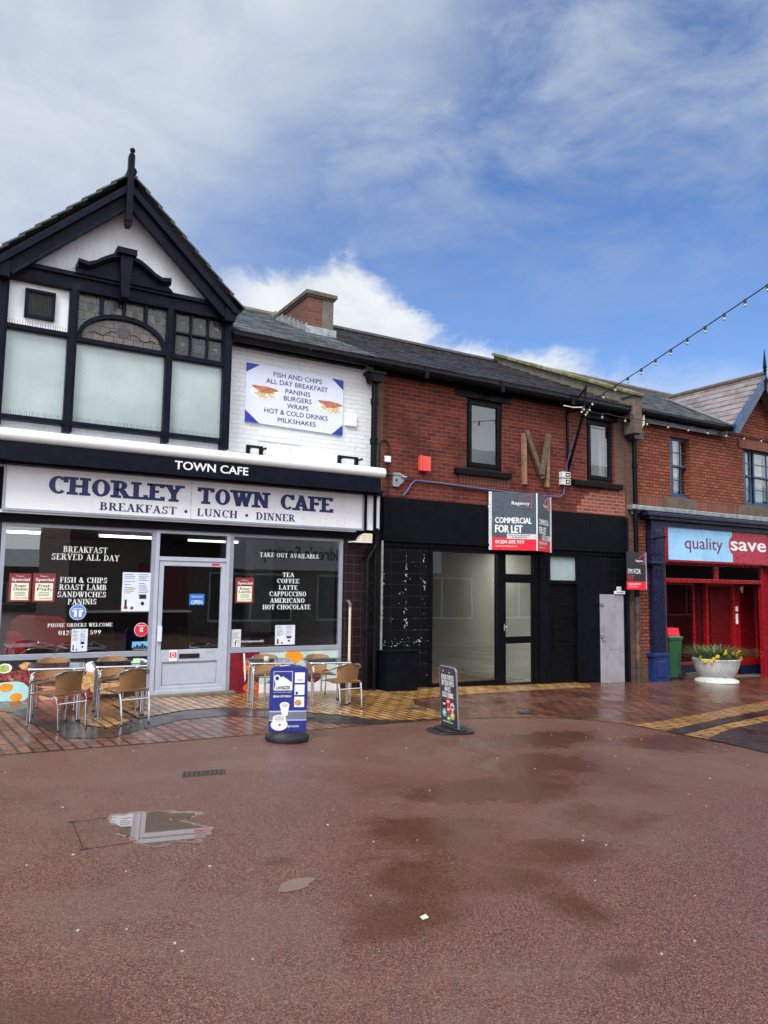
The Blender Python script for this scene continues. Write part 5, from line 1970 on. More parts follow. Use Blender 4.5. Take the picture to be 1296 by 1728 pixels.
mn = thing('menu_sign', 'pale menu board with blue corners on the white brick wall', 'sign', (4.9, -.03, 4.7))
a0, a1, b0, b1 = 4.045, 5.80, 4.26, 5.29
def mq(u, v):
    # the board hangs very slightly out of true
    return a0 + (a1 - a0) * u, 4.33 + (5.295 - 4.33) * v - .03 * u * 1.0 + .012
mb = MB(PALESIGN)
mb.fprism([mq(0, 0), mq(1, 0), mq(1, 1), mq(0, 1)], -.03, .028)
mb.build('panel', mn, bevel=.002)
for pts in (((0, 1), (0, .84), (.13, 1)), ((1, 1), (.87, 1), (1, .82)), ((0, 0), (.14, 0), (0, .20)), ((1, 0), (1, .19), (.88, 0))):
    mb = MB(ROYAL)
    mb.fprism([mq(*p) for p in pts], -.0325, .003)
    mb.build('blue_corner', mn)
for s_, u0, u1, v0, v1 in (('FISH AND CHIPS', .265, .765, .845, .93), ('ALL DAY BREAKFAST', .195, .83, .715, .80), ('PANINIS', .39, .645, .59, .675), ('BURGERS', .375, .66, .465, .55), ('WRAPS', .41, .63, .34, .425), ('HOT & COLD DRINKS', .185, .835, .205, .29), ('MILKSHAKES', .32, .71, .075, .16)):
    x0, z0 = mq(u0, v0)
    x1, z1 = mq(u1, v1)
    zl = z0 + (z1 - z0) * 0
    letters(mn, NAVY, fsans, ((s_, (x0, x1, z0 - .004, z0 + (5.295 - 4.33) * (v1 - v0) * .92)),), -.0325, bold=.012)
for u, v in ((.185, .565), (.86, .50)):
    cx, cz = mq(u, v)
    f_ = MB(PLATEW)
    X, Zc = FX(cx, -.033), FZ(cz, -.033)
    f_.disc(X, Zc - .03, .25, .105, -.0325, .002, 26)
    rr = random.Random(int(u * 100))
    f_.m(CHIPS)
    for q in range(34):
        a_, r_ = rr.uniform(0, 6.28), math.sqrt(rr.random())
        x, z = X + .02 + .17 * r_ * math.cos(a_), Zc - .055 + .05 * r_ * math.sin(a_)
        th, l2 = rr.uniform(-.7, .7), rr.uniform(.025, .04)
        cx_, sx_ = math.cos(th) * l2, math.sin(th) * l2
        f_.prism([(x - cx_ + sx_ * .2, z - sx_ - .008), (x + cx_ + sx_ * .2, z + sx_ - .008), (x + cx_ - sx_ * .2, z + sx_ + .008), (x - cx_ - sx_ * .2, z - sx_ + .008)], -.0345 - q * .00003, -.0325)
    f_.m(FISH)
    for q, (ox, oz, w2, h2, tl) in enumerate(((-.06, .02, .17, .028, -.25), (.05, .005, .16, .03, .18), (-.02, .05, .21, .024, -.04), (.08, .045, .15, .026, -.12))):
        pl = []
        for k2 in range(16):
            a_ = 2 * math.pi * k2 / 16
            x, z = w2 * math.cos(a_) * (1 + .06 * math.sin(3 * a_)), h2 * math.sin(a_) * (1 + .15 * math.sin(5 * a_ + q))
            pl.append((X + ox + x * math.cos(tl) - z * math.sin(tl), Zc + oz + x * math.sin(tl) + z * math.cos(tl)))
        f_.prism(pl, -.0368 - q * .0004, -.0366 - q * .0004)
    f_.build('fish_and_chips_picture', mn)

# V board
vb = thing('letting_board', 'large grey and red V shaped for let board over the vacant shop', 'sign', (9.8, -.2, 2.5))
PA, PB, PC = Vector((8.93, -.06, 0)), Vector((9.82, -.43, 0)), Vector((10.52, -.06, 0))
ZB0, ZB1 = 2.475, 3.585


def panel_matrix(a, b):
    d = (b - a).normalized()
    n = Vector((-d.y, d.x, 0))
    return Matrix(((d.x, n.x, 0, a.x), (d.y, n.y, 0, a.y), (0, 0, 1, 0), (0, 0, 0, 1))), (b - a).length


for k, (a, b) in enumerate(((PA, PB), (PB, PC))):
    M, L = panel_matrix(a, b)
    mb = MB(BOARDGREY, M)
    mb.box(.004, L - .004, 0, .02, ZB0 + .24, ZB1)
    mb.m(BOARDRED)
    mb.box(.004, L - .004, 0, .02, ZB0, ZB0 + .239)
    pn = mb.build('panel', vb, label='left panel of the board' if k == 0 else 'right panel of the board')
    mb = MB(VINYLWHITE, M)
    u = .10 if k == 0 else .06
    u1 = L - .06
    if k == 0:
        mb.m(GREYBOX)
        mb.box(0, .058, -.012, -.001, ZB0, ZB1)
        mb.m(BLACKINK)
        for zz in (.04, .16, .58, .72, .86, 1.06):
            mb.disc(.03, ZB0 + zz, .008, .008, -.014, .002, 8)
        mb.m(VINYLWHITE)
        mb.box(L - .022, L, -.008, -.001, ZB0, ZB1)
    else:
        mb.m(GREYBOX)
        mb.box(L - .06, L, -.012, -.001, ZB0, ZB1)
        u1 = L - .12
        mb.m(VINYLWHITE)
    q = u1 - u
    put_sans(mb, 'COMMERCIAL', u + .03, u + q * .93, ZB0 + .515, ZB0 + .625, -.002, bold=.035)
    put_sans(mb, 'FOR LET', u + .03, u + q * .70, ZB0 + .335, ZB0 + .475, -.002, bold=.045)
    put_sans(mb, '01204 695 919', u + .03, u + q * .74, ZB0 + .125, ZB0 + .19, -.002, bold=.03)
    put_sans(mb, 'regencyestates.co.uk', u + .03, u + q * .58, ZB0 + .055, ZB0 + .095, -.002, bold=.01)
    put_sans(mb, 'Regency', u + q * .44, u + q * .88, ZB0 + .855, ZB0 + .935, -.003, bold=.02)
    mb.m(GREYBOX)
    mb.box(u + q * .32, L - .03, -.004, -.001, ZB0 + .215, ZB0 + .315)
    mb.m(BLACKINK)
    put_sans(mb, 'GROUND FLOOR SHOP', u + q * .36, u + q * .88, ZB0 + .272, ZB0 + .298, -.006)
    put_sans(mb, 'AVAILABLE FOR', u + q * .44, u + q * .80, ZB0 + .232, ZB0 + .258, -.006)
    mb.m(PINKLINE)
    lx, rx, bz, tz = u + q * .64, u + q * .93, ZB0 + .815, ZB0 + 1.075
    for p_, q_ in (((lx, bz), (rx, bz)), ((rx, bz), (rx, tz)), ((rx, tz), (lx, bz + .19)), ((lx, bz + .19), (lx, bz + .13))):
        mb.bar((p_[0], -.003, p_[1]), (q_[0], -.003, q_[1]), .004, .014, (0, 1, 0))
    mb.build('lettering', pn)
mb = MB(GREYBOX)
mb.bar((PA.x, -.03, 3.3), (PB.x, PB.y + .05, 3.3), .04, .05)
mb.bar((PC.x, -.03, 3.3), (PB.x, PB.y + .05, 3.3), .04, .05)
mb.build('batten', vb)

# flat letting board by the drainpipes
hb = thing('letting_board', 'small charcoal for let board fixed over the drainpipes', 'sign', (12.8, -.24, 1.8))
M = Matrix.Translation((12.50, -.235, 1.762))
mb = MB(BOARDDARK, M)
mb.box(0, .585, 0, .02, .175, .80)
mb.m(BOARDRED)
mb.box(0, .585, 0, .02, 0, .174)
pn = mb.build('panel', hb)
mb = MB(VINYLWHITE, M)
put_sans(mb, "I'M FOR", .03, .42, .335, .445, -.002, bold=.012)
put_sans(mb, '01204 695 919', .04, .42, .095, .14, -.002, bold=.03)
put_sans(mb, 'regencyestates.co.uk', .04, .36, .045, .075, -.002)
put_sans(mb, 'Regency', .27, .50, .58, .64, -.003, bold=.02)
mb.m(BOARDRED)
put_sans(mb, 'LET', .03, .20, .215, .30, -.002, bold=.04)
mb.m(PINKLINE)
for p_, q_ in (((.36, .55), (.54, .55)), ((.54, .55), (.54, .77)), ((.54, .77), (.36, .66))):
    mb.bar((p_[0], -.003, p_[1]), (q_[0], -.003, q_[1]), .004, .012, (0, 1, 0))
mb.m(GREYBOX)
mb.box(.586, .598, -.004, .02, 0, .80)
mb.build('lettering', pn)

# discount shop sign
qs = thing('fascia_sign', 'pale blue and dark red discount shop sign under the lead flashing', 'sign', (16, -.12, 2.9))
mb = MB(SIGNBLUE)
mb.fbox(14.13, 16.46, 2.455, 3.255, -.12, .08)
mb.m(SIGNRED)
mb.fbox(16.462, 18.0, 2.455, 3.255, -.12, .08)
mb.disc(FX(16.52, -.122), FZ(2.865, -.122), .20, .225, -.1235, .003, 26)
mb.build('panel', qs)
mb = MB(REDPAINT)
mb.fbox(14.00, 14.128, 2.40, 3.30, -.15, .14)
mb.fbox(14.128, 18.0, 3.256, 3.30, -.15, .14)
mb.fbox(14.128, 18.0, 2.40, 2.454, -.15, .14)
mb.build('frame', qs, bevel=.006)
letters(qs, SIGNWORD, fsans, (('quality', (14.70, 16.08, 2.635, 3.0)),), -.1225, bold=.008)
letters(qs, VINYLWHITE, fsans, (('save', (16.40, 17.80, 2.745, 2.96)),), -.1265, bold=.07)

# letter M from old timber
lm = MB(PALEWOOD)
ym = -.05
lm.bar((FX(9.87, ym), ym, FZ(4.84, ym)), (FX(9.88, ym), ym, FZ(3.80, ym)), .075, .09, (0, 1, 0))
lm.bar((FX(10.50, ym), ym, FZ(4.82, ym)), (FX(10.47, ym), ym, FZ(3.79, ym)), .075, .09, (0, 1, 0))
lm.m(WOOD)
lm.bar((FX(9.92, ym - .04), ym - .04, FZ(4.89, ym)), (FX(10.36, ym - .04), ym - .04, FZ(3.96, ym)), .10, .075, (0, 1, 0))
lm.bar((FX(10.53, ym - .07), ym - .07, FZ(4.87, ym)), (FX(10.33, ym - .07), ym - .07, FZ(4.02, ym)), .10, .075, (0, 1, 0))
tag(lm.build('wooden_letter', bevel=.008), 'weathered timber letter M on the red brick wall', 'letter')

mb = MB(ORANGERED)
mb.box(FX(7.395, -.06), FX(7.595, -.06), -.075, .0, FZ(3.86, -.06), FZ(4.12, -.06))
mb.box(FX(7.375, -.06), FX(7.42, -.06), -.115, -.076, FZ(3.85, -.06), FZ(4.13, -.06))
mb.box(FX(7.43, -.06), FX(7.60, -.06), -.115, -.076, FZ(3.85, -.06), FZ(4.12, -.06))
tag(mb.build('alarm_box', bevel=.006), 'faded red alarm box on the red brick wall', 'alarm box')
mb = MB(WHITEPVC)
mb.fbox(6.665, 6.78, 3.945, 4.055, -.06, .06)
for z in (3.97, 4.0, 4.03):
    mb.fbox(6.645, 6.664, z - .008, z + .008, -.05, .03)
tag(mb.build('junction_box', bevel=.008), 'small white junction box beside the black cable loop', 'junction box')
mb = MB(BLACKCABLE)
xq = lambda x: FX(x, -.02)
pts = [(xq(6.55), -.02, 3.72), (xq(6.55), -.02, 4.2)]
pts += [(xq(6.64 - .09 * math.cos(a)), -.02, 4.24 + .09 * math.sin(a)) for a in [i * math.pi / 8 for i in range(9)]]
pts += [(xq(6.73), -.02, 4.2), (xq(6.73), -.02, 3.3)]
mb.tube(pts, .014, 6)
tag(mb.build('wall_cable', smooth=True), 'black cable looped on the brick beside the white downpipe edge', 'cable')
mb = MB(GALV)
mb.prism([(FX(6.80, 0), 3.52), (FX(6.90, 0), 3.51), (FX(7.02, 0), 3.62), (FX(7.05, 0), 3.72), (FX(6.93, 0), 3.77), (FX(6.80, 0), 3.76)], -.05, -.03)
mb.box(FX(6.80, 0), FX(6.93, 0), -.03, .0, 3.54, 3.75)
mb.m(BLACKINK)
mb.disc(FX(6.87, 0), 3.63, .025, .025, -.054, .004, 10)
mb.m(GALV)
mb.tube([(FX(6.98, 0), -.06, 3.70), (FX(7.06, 0), -.09, 3.69)], .02, 6)
tag(mb.build('bracket_plate', bevel=.004), 'grey galvanised bracket plate at the left end of the red wall', 'bracket')
mb = MB(BLUECABLE)
yc = -.04
P_ = lambda x, z: (FX(x, yc), yc, FZ(z, yc))
mb.tube([P_(7.03, 3.37), P_(7.12, 3.45), P_(7.22, 3.60), P_(7.30, 3.67), P_(7.8, 3.66), P_(8.6, 3.64), P_(9.4, 3.62), P_(10.5, 3.62), P_(10.82, 3.63), P_(10.93, 3.70), P_(10.96, 3.85), P_(10.96, 4.1)], .018, 6)
mb.m(BLACKCABLE)
mb.tube([P_(6.6, 3.72), P_(7.0, 3.72), P_(7.5, 3.665), P_(8.6, 3.615), P_(9.4, 3.60)], .014, 6)
tag(mb.build('wall_conduit', smooth=True), 'blue conduit running along the brick wall above the black fascia', 'cable')
for z, lab in ((4.10, 'upper grey and white electric box under the lights bracket'), (3.955, 'lower grey and white electric box under the lights bracket')):
    t_ = thing('electric_box', lab, 'electric box', (10.98, -.06, z - .06), 'electric boxes under the bracket')
    mb = MB(GREYBOX)
    mb.fbox(10.90, 11.13, z - .062, z + .062, -.10, .1)
    mb.build('body', t_, bevel=.006)
    mb = MB(BLACKINK)
    mb.fbox(11.00, 11.11, z - .04, z + .045, -.103, .004)
    mb.m(GREYBOX)
    mb.fbox(11.03, 11.08, z - .02, z + .02, -.106, .004)
    mb.build('cover', t_)
mb = MB(WHITEPVC)
mb.fbox(12.46, 12.58, 1.735, 1.82, -.06, .02)
mb.m(BLACKINK)
mb.fbox(12.48, 12.56, 1.77, 1.78, -.062, .003)
nt1 = tag(mb.build('notice'), 'small upper white notice above the grey steel door', 'notice', 'notices by the steel door')
mb = MB(WHITEPVC)
mb.fbox(12.38, 12.70, 1.665, 1.73, -.06, .02)
mb.m(BLACKINK)
mb.fbox(12.44, 12.64, 1.69, 1.70, -.062, .003)
tag(mb.build('notice'), 'wide lower white notice above the grey steel door', 'notice', 'notices by the steel door')
mb = MB(GUTTER)
mb.bar((13.38, -.02, 2.62), (13.38, -.02, 2.98), .03, .02)
mb.bar((13.38, -.02, 2.86), (13.38, -.55, 2.90), .02, .025)
mb.bar((13.38, -.02, 2.68), (13.38, -.28, 2.88), .015, .015)
mb.tube([(13.38, -.50, 2.89), (13.38, -.50, 2.82)], .008, 5)
tag(mb.build('sign_bracket'), 'empty black iron sign bracket beside the blue pilaster', 'bracket')
lamp = thing('bulkhead_lamp', 'cream curved bulkhead lamp under the right end of the cafe sign', 'lamp', (6.2, -.2, 2.5))
mb = MB(CREAM)
mb.fprism([(6.17, 2.52), (6.43, 2.52), (6.43, 2.66), (6.26, 2.66), (6.20, 2.60)], -.20, .16)
mb.build('housing', lamp, bevel=.012)
mb = MB(WHITEPVC)
mb.fbox(6.05, 6.42, 2.50, 2.519, -.22, .19)
mb.build('base_plate', lamp)

# ================================================================ STRING LIGHTS
mast = MB(GUTTER)
mx0 = 11.03
mast.bar((mx0, -.03, 4.35), (mx0, -.03, 5.45), .05, .04, (0, 1, 0))
mast.bar((mx0 - .03, -.03, 4.12), (mx0, -.50, 5.36), .045, .045)
mast.bar((mx0, -.50, 5.36), (mx0 + .04, -.52, 5.88), .04, .04)
mast.bar((mx0, -.03, 5.40), (mx0 + .04, -.52, 5.84), .03, .03)
mast.bar((mx0, -.03, 5.40), (mx0, -.50, 5.38), .03, .03)
mast.m(CREAM)
mast.tube([(mx0 - .42, -.35, 5.43), (mx0 - .2, -.4, 5.41), (mx0, -.5, 5.42)], .014, 5)
mast.m(BLUECABLE)
mast.tube([(mx0 - .07, -.06, 3.98), (mx0 - .09, -.09, 4.3), (mx0 - .04, -.2, 4.7), (mx0 - .02, -.33, 4.95), (mx0, -.46, 5.3)], .012, 5)
tag(mast.build('lights_bracket', bevel=.004), 'black iron wall bracket holding up the string lights', 'bracket')


def string_light(name, label, pts, bulbs, sag):
    o = thing(name, label, 'string lights', pts[0])
    mb = MB(BLACKCABLE)
    mb.tube(pts, .009, 5)
    mb.build('cable', o, smooth=True)
    for (x, y, z) in bulbs:
        s_ = MB(BLACKCABLE)
        s_.tube([(x, y, z + .01), (x, y, z - .055)], .019, 8)
        b_ = s_.build('lamp_holder', o, smooth=True)
        g = MB(BULB)
        g.ball((x, y, z - .075), .023, 8, 1.2)
        g.build('bulb', b_, smooth=True)
    return o


def along(p, q, rise, n):
    p, q = Vector(p), Vector(q)
    out = []
    for i in range(n + 1):
        f = i / n
        v = p.lerp(q, f)
        v.z -= rise * 4 * f * (1 - f)
        out.append(v)
    return out


A_, B_ = (11.03, -.5, 5.45), (5.41, -16.8, 7.25)
pts = along(A_, B_, .18, 60)
bulbs = []
L_ = (Vector(B_) - Vector(A_)).length
for i in range(1, 26):
    f = (i * .452 - .1) / L_
    v = Vector(A_).lerp(Vector(B_), f)
    bulbs.append((v.x, v.y, v.z - .18 * 4 * f * (1 - f)))
string_light('string_lights', 'string of bulbs rising over the street from the wall bracket', pts, bulbs, .1)
pts, bulbs = [], []
xs = [11.03 + i * .17 for i in range(70)]
for i, x in enumerate(xs):
    ph_ = ((x - 11.03) % .68) / .68
    z = 5.375 + .022 * max(0, x - 11.6) - .03 * 4 * ph_ * (1 - ph_) + (.04 if x < 11.2 else 0)
    pts.append((x, -.5, z))
    if i % 4 == 3:
        bulbs.append((x, -.5, z))
for dx_, dz_ in ((-.03, .02), (.06, -.03), (.13, .03), (-.09, -.04), (.02, -.08)):
    bulbs.append((11.03 + dx_, -.52, 5.42 + dz_))
string_light('string_lights', 'string of bulbs strung along the front of the right hand gutters', pts, bulbs, .03)
# ================================================================ POSTERS AND STICKERS IN THE CAFE WINDOWS
def poster(label, x0, x1, z0, z1, draw, cat='poster', group=None, y=.012, name='poster'):
    o = thing(name, label, cat, (FX((x0 + x1) / 2, y), y, FZ(z0, y)), group)
    draw(o, x0, x1, z0, z1, y)
    return o


def special(dish, price):
    def f(o, x0, x1, z0, z1, y):
        mb = MB(POSTERRED)
        mb.fbox(x0, x1, z0, z1, y, .004)
        mb.m(POSTERCREAM)
        w, h = x1 - x0, z1 - z0
        mb.fbox(x0 + .12 * w, x1 - .1 * w, z0 + .06 * h, z0 + .66 * h, y - .002, .003)
        mb.build('sheet', o)
        mb = MB(VINYLWHITE)
        fsans(mb, 'Special', x0 + .12 * w, x1 - .08 * w, z0 + .70 * h, z0 + .84 * h, y - .001, bold=.03)
        fsans(mb, "Today's", x0 + .3 * w, x0 + .66 * w, z0 + .86 * h, z0 + .93 * h, y - .001)
        mb.m(BLACKINK)
        a, b = dish
        fsans(mb, a, x0 + .26 * w, x0 + .78 * w, z0 + .52 * h, z0 + .62 * h, y - .003, bold=.02)
        fsans(mb, b, x0 + .2 * w, x0 + .84 * w, z0 + .40 * h, z0 + .50 * h, y - .003, bold=.02)
        fsans(mb, price, x0 + .3 * w, x0 + .85 * w, z0 + .09 * h, z0 + .16 * h, y - .003)
        for i in range(3):
            mb.fbox(x0 + .28 * w, x0 + .76 * w, z0 + (.22 + .05 * i) * h, z0 + (.235 + .05 * i) * h, y - .003, .001)
        mb.build('lettering', o)
    return f


def menu(o, x0, x1, z0, z1, y):
    w, h = x1 - x0, z1 - z0
    mb = MB(PAPER)
    mb.fbox(x0, x1, z0, z1, y, .003)
    mb.build('sheet', o)
    mb = MB(BLACKINK)
    rr = random.Random(int(x0 * 100))
    for col in (.06, .54):
        z = .95
        while z > .45 if col < .5 else z > .4:
            mb.fbox(x0 + col * w, x0 + (col + rr.uniform(.2, .38)) * w, z0 + (z - .012) * h, z0 + z * h, y - .0012, .001)
            z -= rr.choice((.045, .05, .08))
    mb.m(POSTERRED)
    mb.fbox(x0 + .08 * w, x0 + .2 * w, z0 + .06 * h, z0 + .13 * h, y - .0012, .001)
    mb.fbox(x0 + .3 * w, x0 + .4 * w, z0 + .05 * h, z0 + .12 * h, y - .0012, .001)
    mb.m(BLACKINK)
    mb.fbox(x0 + .1 * w, x0 + .17 * w, z0 + .13 * h, z0 + .3 * h, y - .0012, .001)
    mb.fbox(x0 + .58 * w, x0 + .82 * w, z0 + .32 * h, z0 + .42 * h, y - .0012, .001)
    mb.disc(FX(x0 + .7 * w, y), FZ(z0 + .2 * h, y), .06 * w, .05 * h, y - .0012, .001, 12)
    mb.m(CHIPS)
    mb.disc(FX(x0 + .35 * w, y), FZ(z0 + .58 * h, y), .12 * w, .03 * h, y - .0014, .001, 12)
    mb.build('printing', o)


poster('burgundy specials poster for roast chicken at far left of cafe window', .825, 1.095, 1.48, 1.86, special(('Roast', 'Chicken'), 'Only £9.90'), group='specials posters')
poster('burgundy specials poster for fresh fish in left cafe window', 1.115, 1.40, 1.475, 1.865, special(('Fresh', 'Fish'), 'Only £9.90'), group='specials posters')
poster('burgundy specials poster for roast lamb right of the cafe door', 3.985, 4.285, 1.465, 1.86, special(('Roast', 'Lamb'), 'Only £9.90'), group='specials posters')
poster('tall white menu sheet beside the window lettering left of the door', 2.29, 2.71, 1.345, 1.905, menu, 'menu')
poster('small white menu sheet covering the phone number', 1.645, 1.855, .795, 1.105, menu, 'menu', y=.0)
poster('small white menu sheet at the bottom of the right cafe window', 4.67, 5.01, .805, 1.115, menu, 'menu')


def opensign(o, x0, x1, z0, z1, y):
    mb = MB(OPENBLUE)
    mb.fbox(x0, x1, z0, z1, y, .006)
    mb.build('plate', o, bevel=.003)
    mb = MB(VINYLWHITE)
    fsans(mb, 'OPEN', x0 + .03, x1 - .03, z0 + .015, z0 + .07, y - .002, bold=.03)
    fsans(mb, 'Come in we are', x0 + .03, x1 - .03, z1 - .055, z1 - .02, y - .002)
    mb.build('lettering', o)


poster('blue open sign hung inside the cafe door glass', 3.27, 3.50, 1.435, 1.60, opensign, 'sign', name='open_sign')


def masksticker(o, x0, x1, z0, z1, y):
    X, Zc, r = FX((x0 + x1) / 2, y), FZ((z0 + z1) / 2, y), (x1 - x0) / 2
    mb = MB(VINYLWHITE)
    mb.disc(X, Zc, r, r, y, .002, 28)
    mb.m(STICKBLUE)
    mb.disc(X, Zc, r * .93, r * .93, y - .002, .002, 28)
    mb.m(VINYLWHITE)
    for s_ in (-1, 1):
        mb.prism([(X + s_ * r * .28 - r * .16, Zc - r * .6), (X + s_ * r * .28 + r * .16, Zc - r * .6), (X + s_ * r * .28 + r * .16, Zc + r * .25), (X + s_ * r * .28 - r * .16, Zc + r * .25)], y - .004, y - .002)
        mb.prism([(X + s_ * r * .55 - r * .1, Zc + r * .05), (X + s_ * r * .55 + r * .1, Zc + r * .05), (X + s_ * r * .55 + r * .1, Zc + r * .3), (X + s_ * r * .55 - r * .1, Zc + r * .3)], y - .004, y - .002)
    mb.box(X - r * .55, X + r * .55, y - .004, y - .002, Zc + r * .38, Zc + r * .46)
    mb.build('disc', o)


poster('round blue and white distancing sticker in left cafe window', 1.60, 1.82, 1.24, 1.435, masksticker, 'sticker', name='sticker')


def redsticker(o, x0, x1, z0, z1, y):
    X, Zc, r = FX((x0 + x1) / 2, y), FZ((z0 + z1) / 2, y), (x1 - x0) / 2
    mb = MB(VINYLWHITE)
    mb.disc(X, Zc, r, r, y, .002, 24)
    mb.m(STICKRED)
    mb.disc(X, Zc, r * .94, r * .94, y - .002, .002, 24)
    mb.m(VINYLWHITE)
    for i in range(2):
        for j in range(2):
            mb.box(X - r * .2 + i * r * .25, X - r * .02 + i * r * .25, y - .004, y - .002, Zc - r * .3 + j * r * .35, Zc - r * .05 + j * r * .35)
    mb.box(X - r * .5, X + r * .5, y - .004, y - .002, Zc + r * .5, Zc + r * .58)
    mb.build('disc', o)


poster('round red sticker at lower right of left cafe window', 2.485, 2.685, .98, 1.18, redsticker, 'sticker', name='sticker')


def skysticker(o, x0, x1, z0, z1, y):
    mb = MB(BLACKINK)
    mb.fbox(x0, x1, z0, z1, y, .002)
    mb.m(SKYPRINT)
    mb.fbox(x0, x1, z0 + .035, z1, y - .0015, .002)
    mb.m(BLACKINK)
    for i, h in enumerate((.02, .045, .03, .06, .035, .02)):
        mb.fbox(x0 + .02 + i * .036, x0 + .05 + i * .036, z0 + .035, z0 + .035 + h, y - .003, .001)
    mb.m(VINYLWHITE)
    fsans(mb, 'Scores on doors', x0 + .03, x1 - .03, z0 + .008, z0 + .026, y - .002)
    mb.build('sheet', o)


poster('small sky blue sticker at bottom right of left cafe window', 2.465, 2.72, .785, .91, skysticker, 'sticker', name='sticker')


def nosticker(o, x0, x1, z0, z1, y):
    mb = MB(VINYLWHITE)
    mb.fbox(x0, x1, z0, z1, y, .002)
    mb.m(STICKRED)
    mb.fbox(x0 + .01, x1 - .01, z0 + .055, z1 - .03, y - .002, .002)
    mb.m(VINYLWHITE)
    X, Zc = FX((x0 + x1) / 2, y), FZ((z0 + z1) / 2 + .01, y)
    mb.disc(X, Zc, .03, .03, y - .004, .002, 14)
    mb.m(STICKRED)
    mb.disc(X, Zc, .018, .018, y - .006, .002, 12)
    mb.build('sheet', o)


poster('red and white sticker beside the door letterbox', 3.0, 3.12, .61, .77, nosticker, 'sticker', y=-.012, name='sticker')


def frostnotice(o, x0, x1, z0, z1, y):
    mb = MB(GREYBOX)
    mb.fbox(x0, x1, z0, z1, y, .002)
    mb.m(BLACKINK)
    for i in range(5):
        mb.fbox(x0 + .03, x1 - .03 - .03 * (i % 2), z1 - .06 - i * .03, z1 - .055 - i * .03, y - .001, .001)
    mb.build('sheet', o)


poster('pale grey notice in bottom left corner of right cafe window', 3.945, 4.10, .785, 1.06, frostnotice, 'notice', y=.014, name='notice')

# ================================================================ TABLES AND CHAIRS
def make_table():
    r = thing('bistro_table', '', 'table', (0, 0, 0), 'aluminium bistro tables outside the cafe')
    h, s_ = .615, .30
    mb = MB(STEELTOP)
    mb.box(-s_ + .004, s_ - .004, -s_ + .004, s_ - .004, h - .012, h)
    tt = mb.build('tabletop', r)
    mb = MB(CHROME)
    c, rad = s_, .03
    loop = []
    for cx, cy, a0 in ((c - rad, c - rad, 0), (-c + rad, c - rad, 90), (-c + rad, -c + rad, 180), (c - rad, -c + rad, 270)):
        for k in range(5):
            a = R(a0 + k * 22.5)
            loop.append((cx + rad * math.cos(a), cy + rad * math.sin(a), h - .012))
    mb.tube(loop, .0145, 8, closed=True)
    mb.build('rim', tt, smooth=True)
    for sx in (-1, 1):
        for sy in (-1, 1):
            mb = MB(CHROME)
            x, y = sx * (s_ - .045), sy * (s_ - .045)
            mb.tube([(x + sx * .012, y, .012), (x + sx * .008, y, h - .14), (x - sx * .004, y, h - .07), (x - sx * .05, y, h - .03), (x - sx * .12, y, h - .024)], .0125, 8)
            mb.tube([(x - sx * .012, y + sy * .012, .012), (x - sx * .012, y + sy * .008, h - .14), (x - sx * .012, y - sy * .004, h - .07), (x - sx * .012, y - sy * .05, h - .03), (x - sx * .012, y - sy * .12, h - .026)], .0125, 8)
            lg = mb.build('leg', r, smooth=True)
            mb = MB(RUBBER)
            mb.tube([(x + sx * .012, y, 0), (x + sx * .012, y, .02)], .0155, 8)
            mb.tube([(x - sx * .012, y + sy * .012, 0), (x - sx * .012, y + sy * .012, .02)], .0155, 8)
            mb.build('foot_cap', lg)
    return r


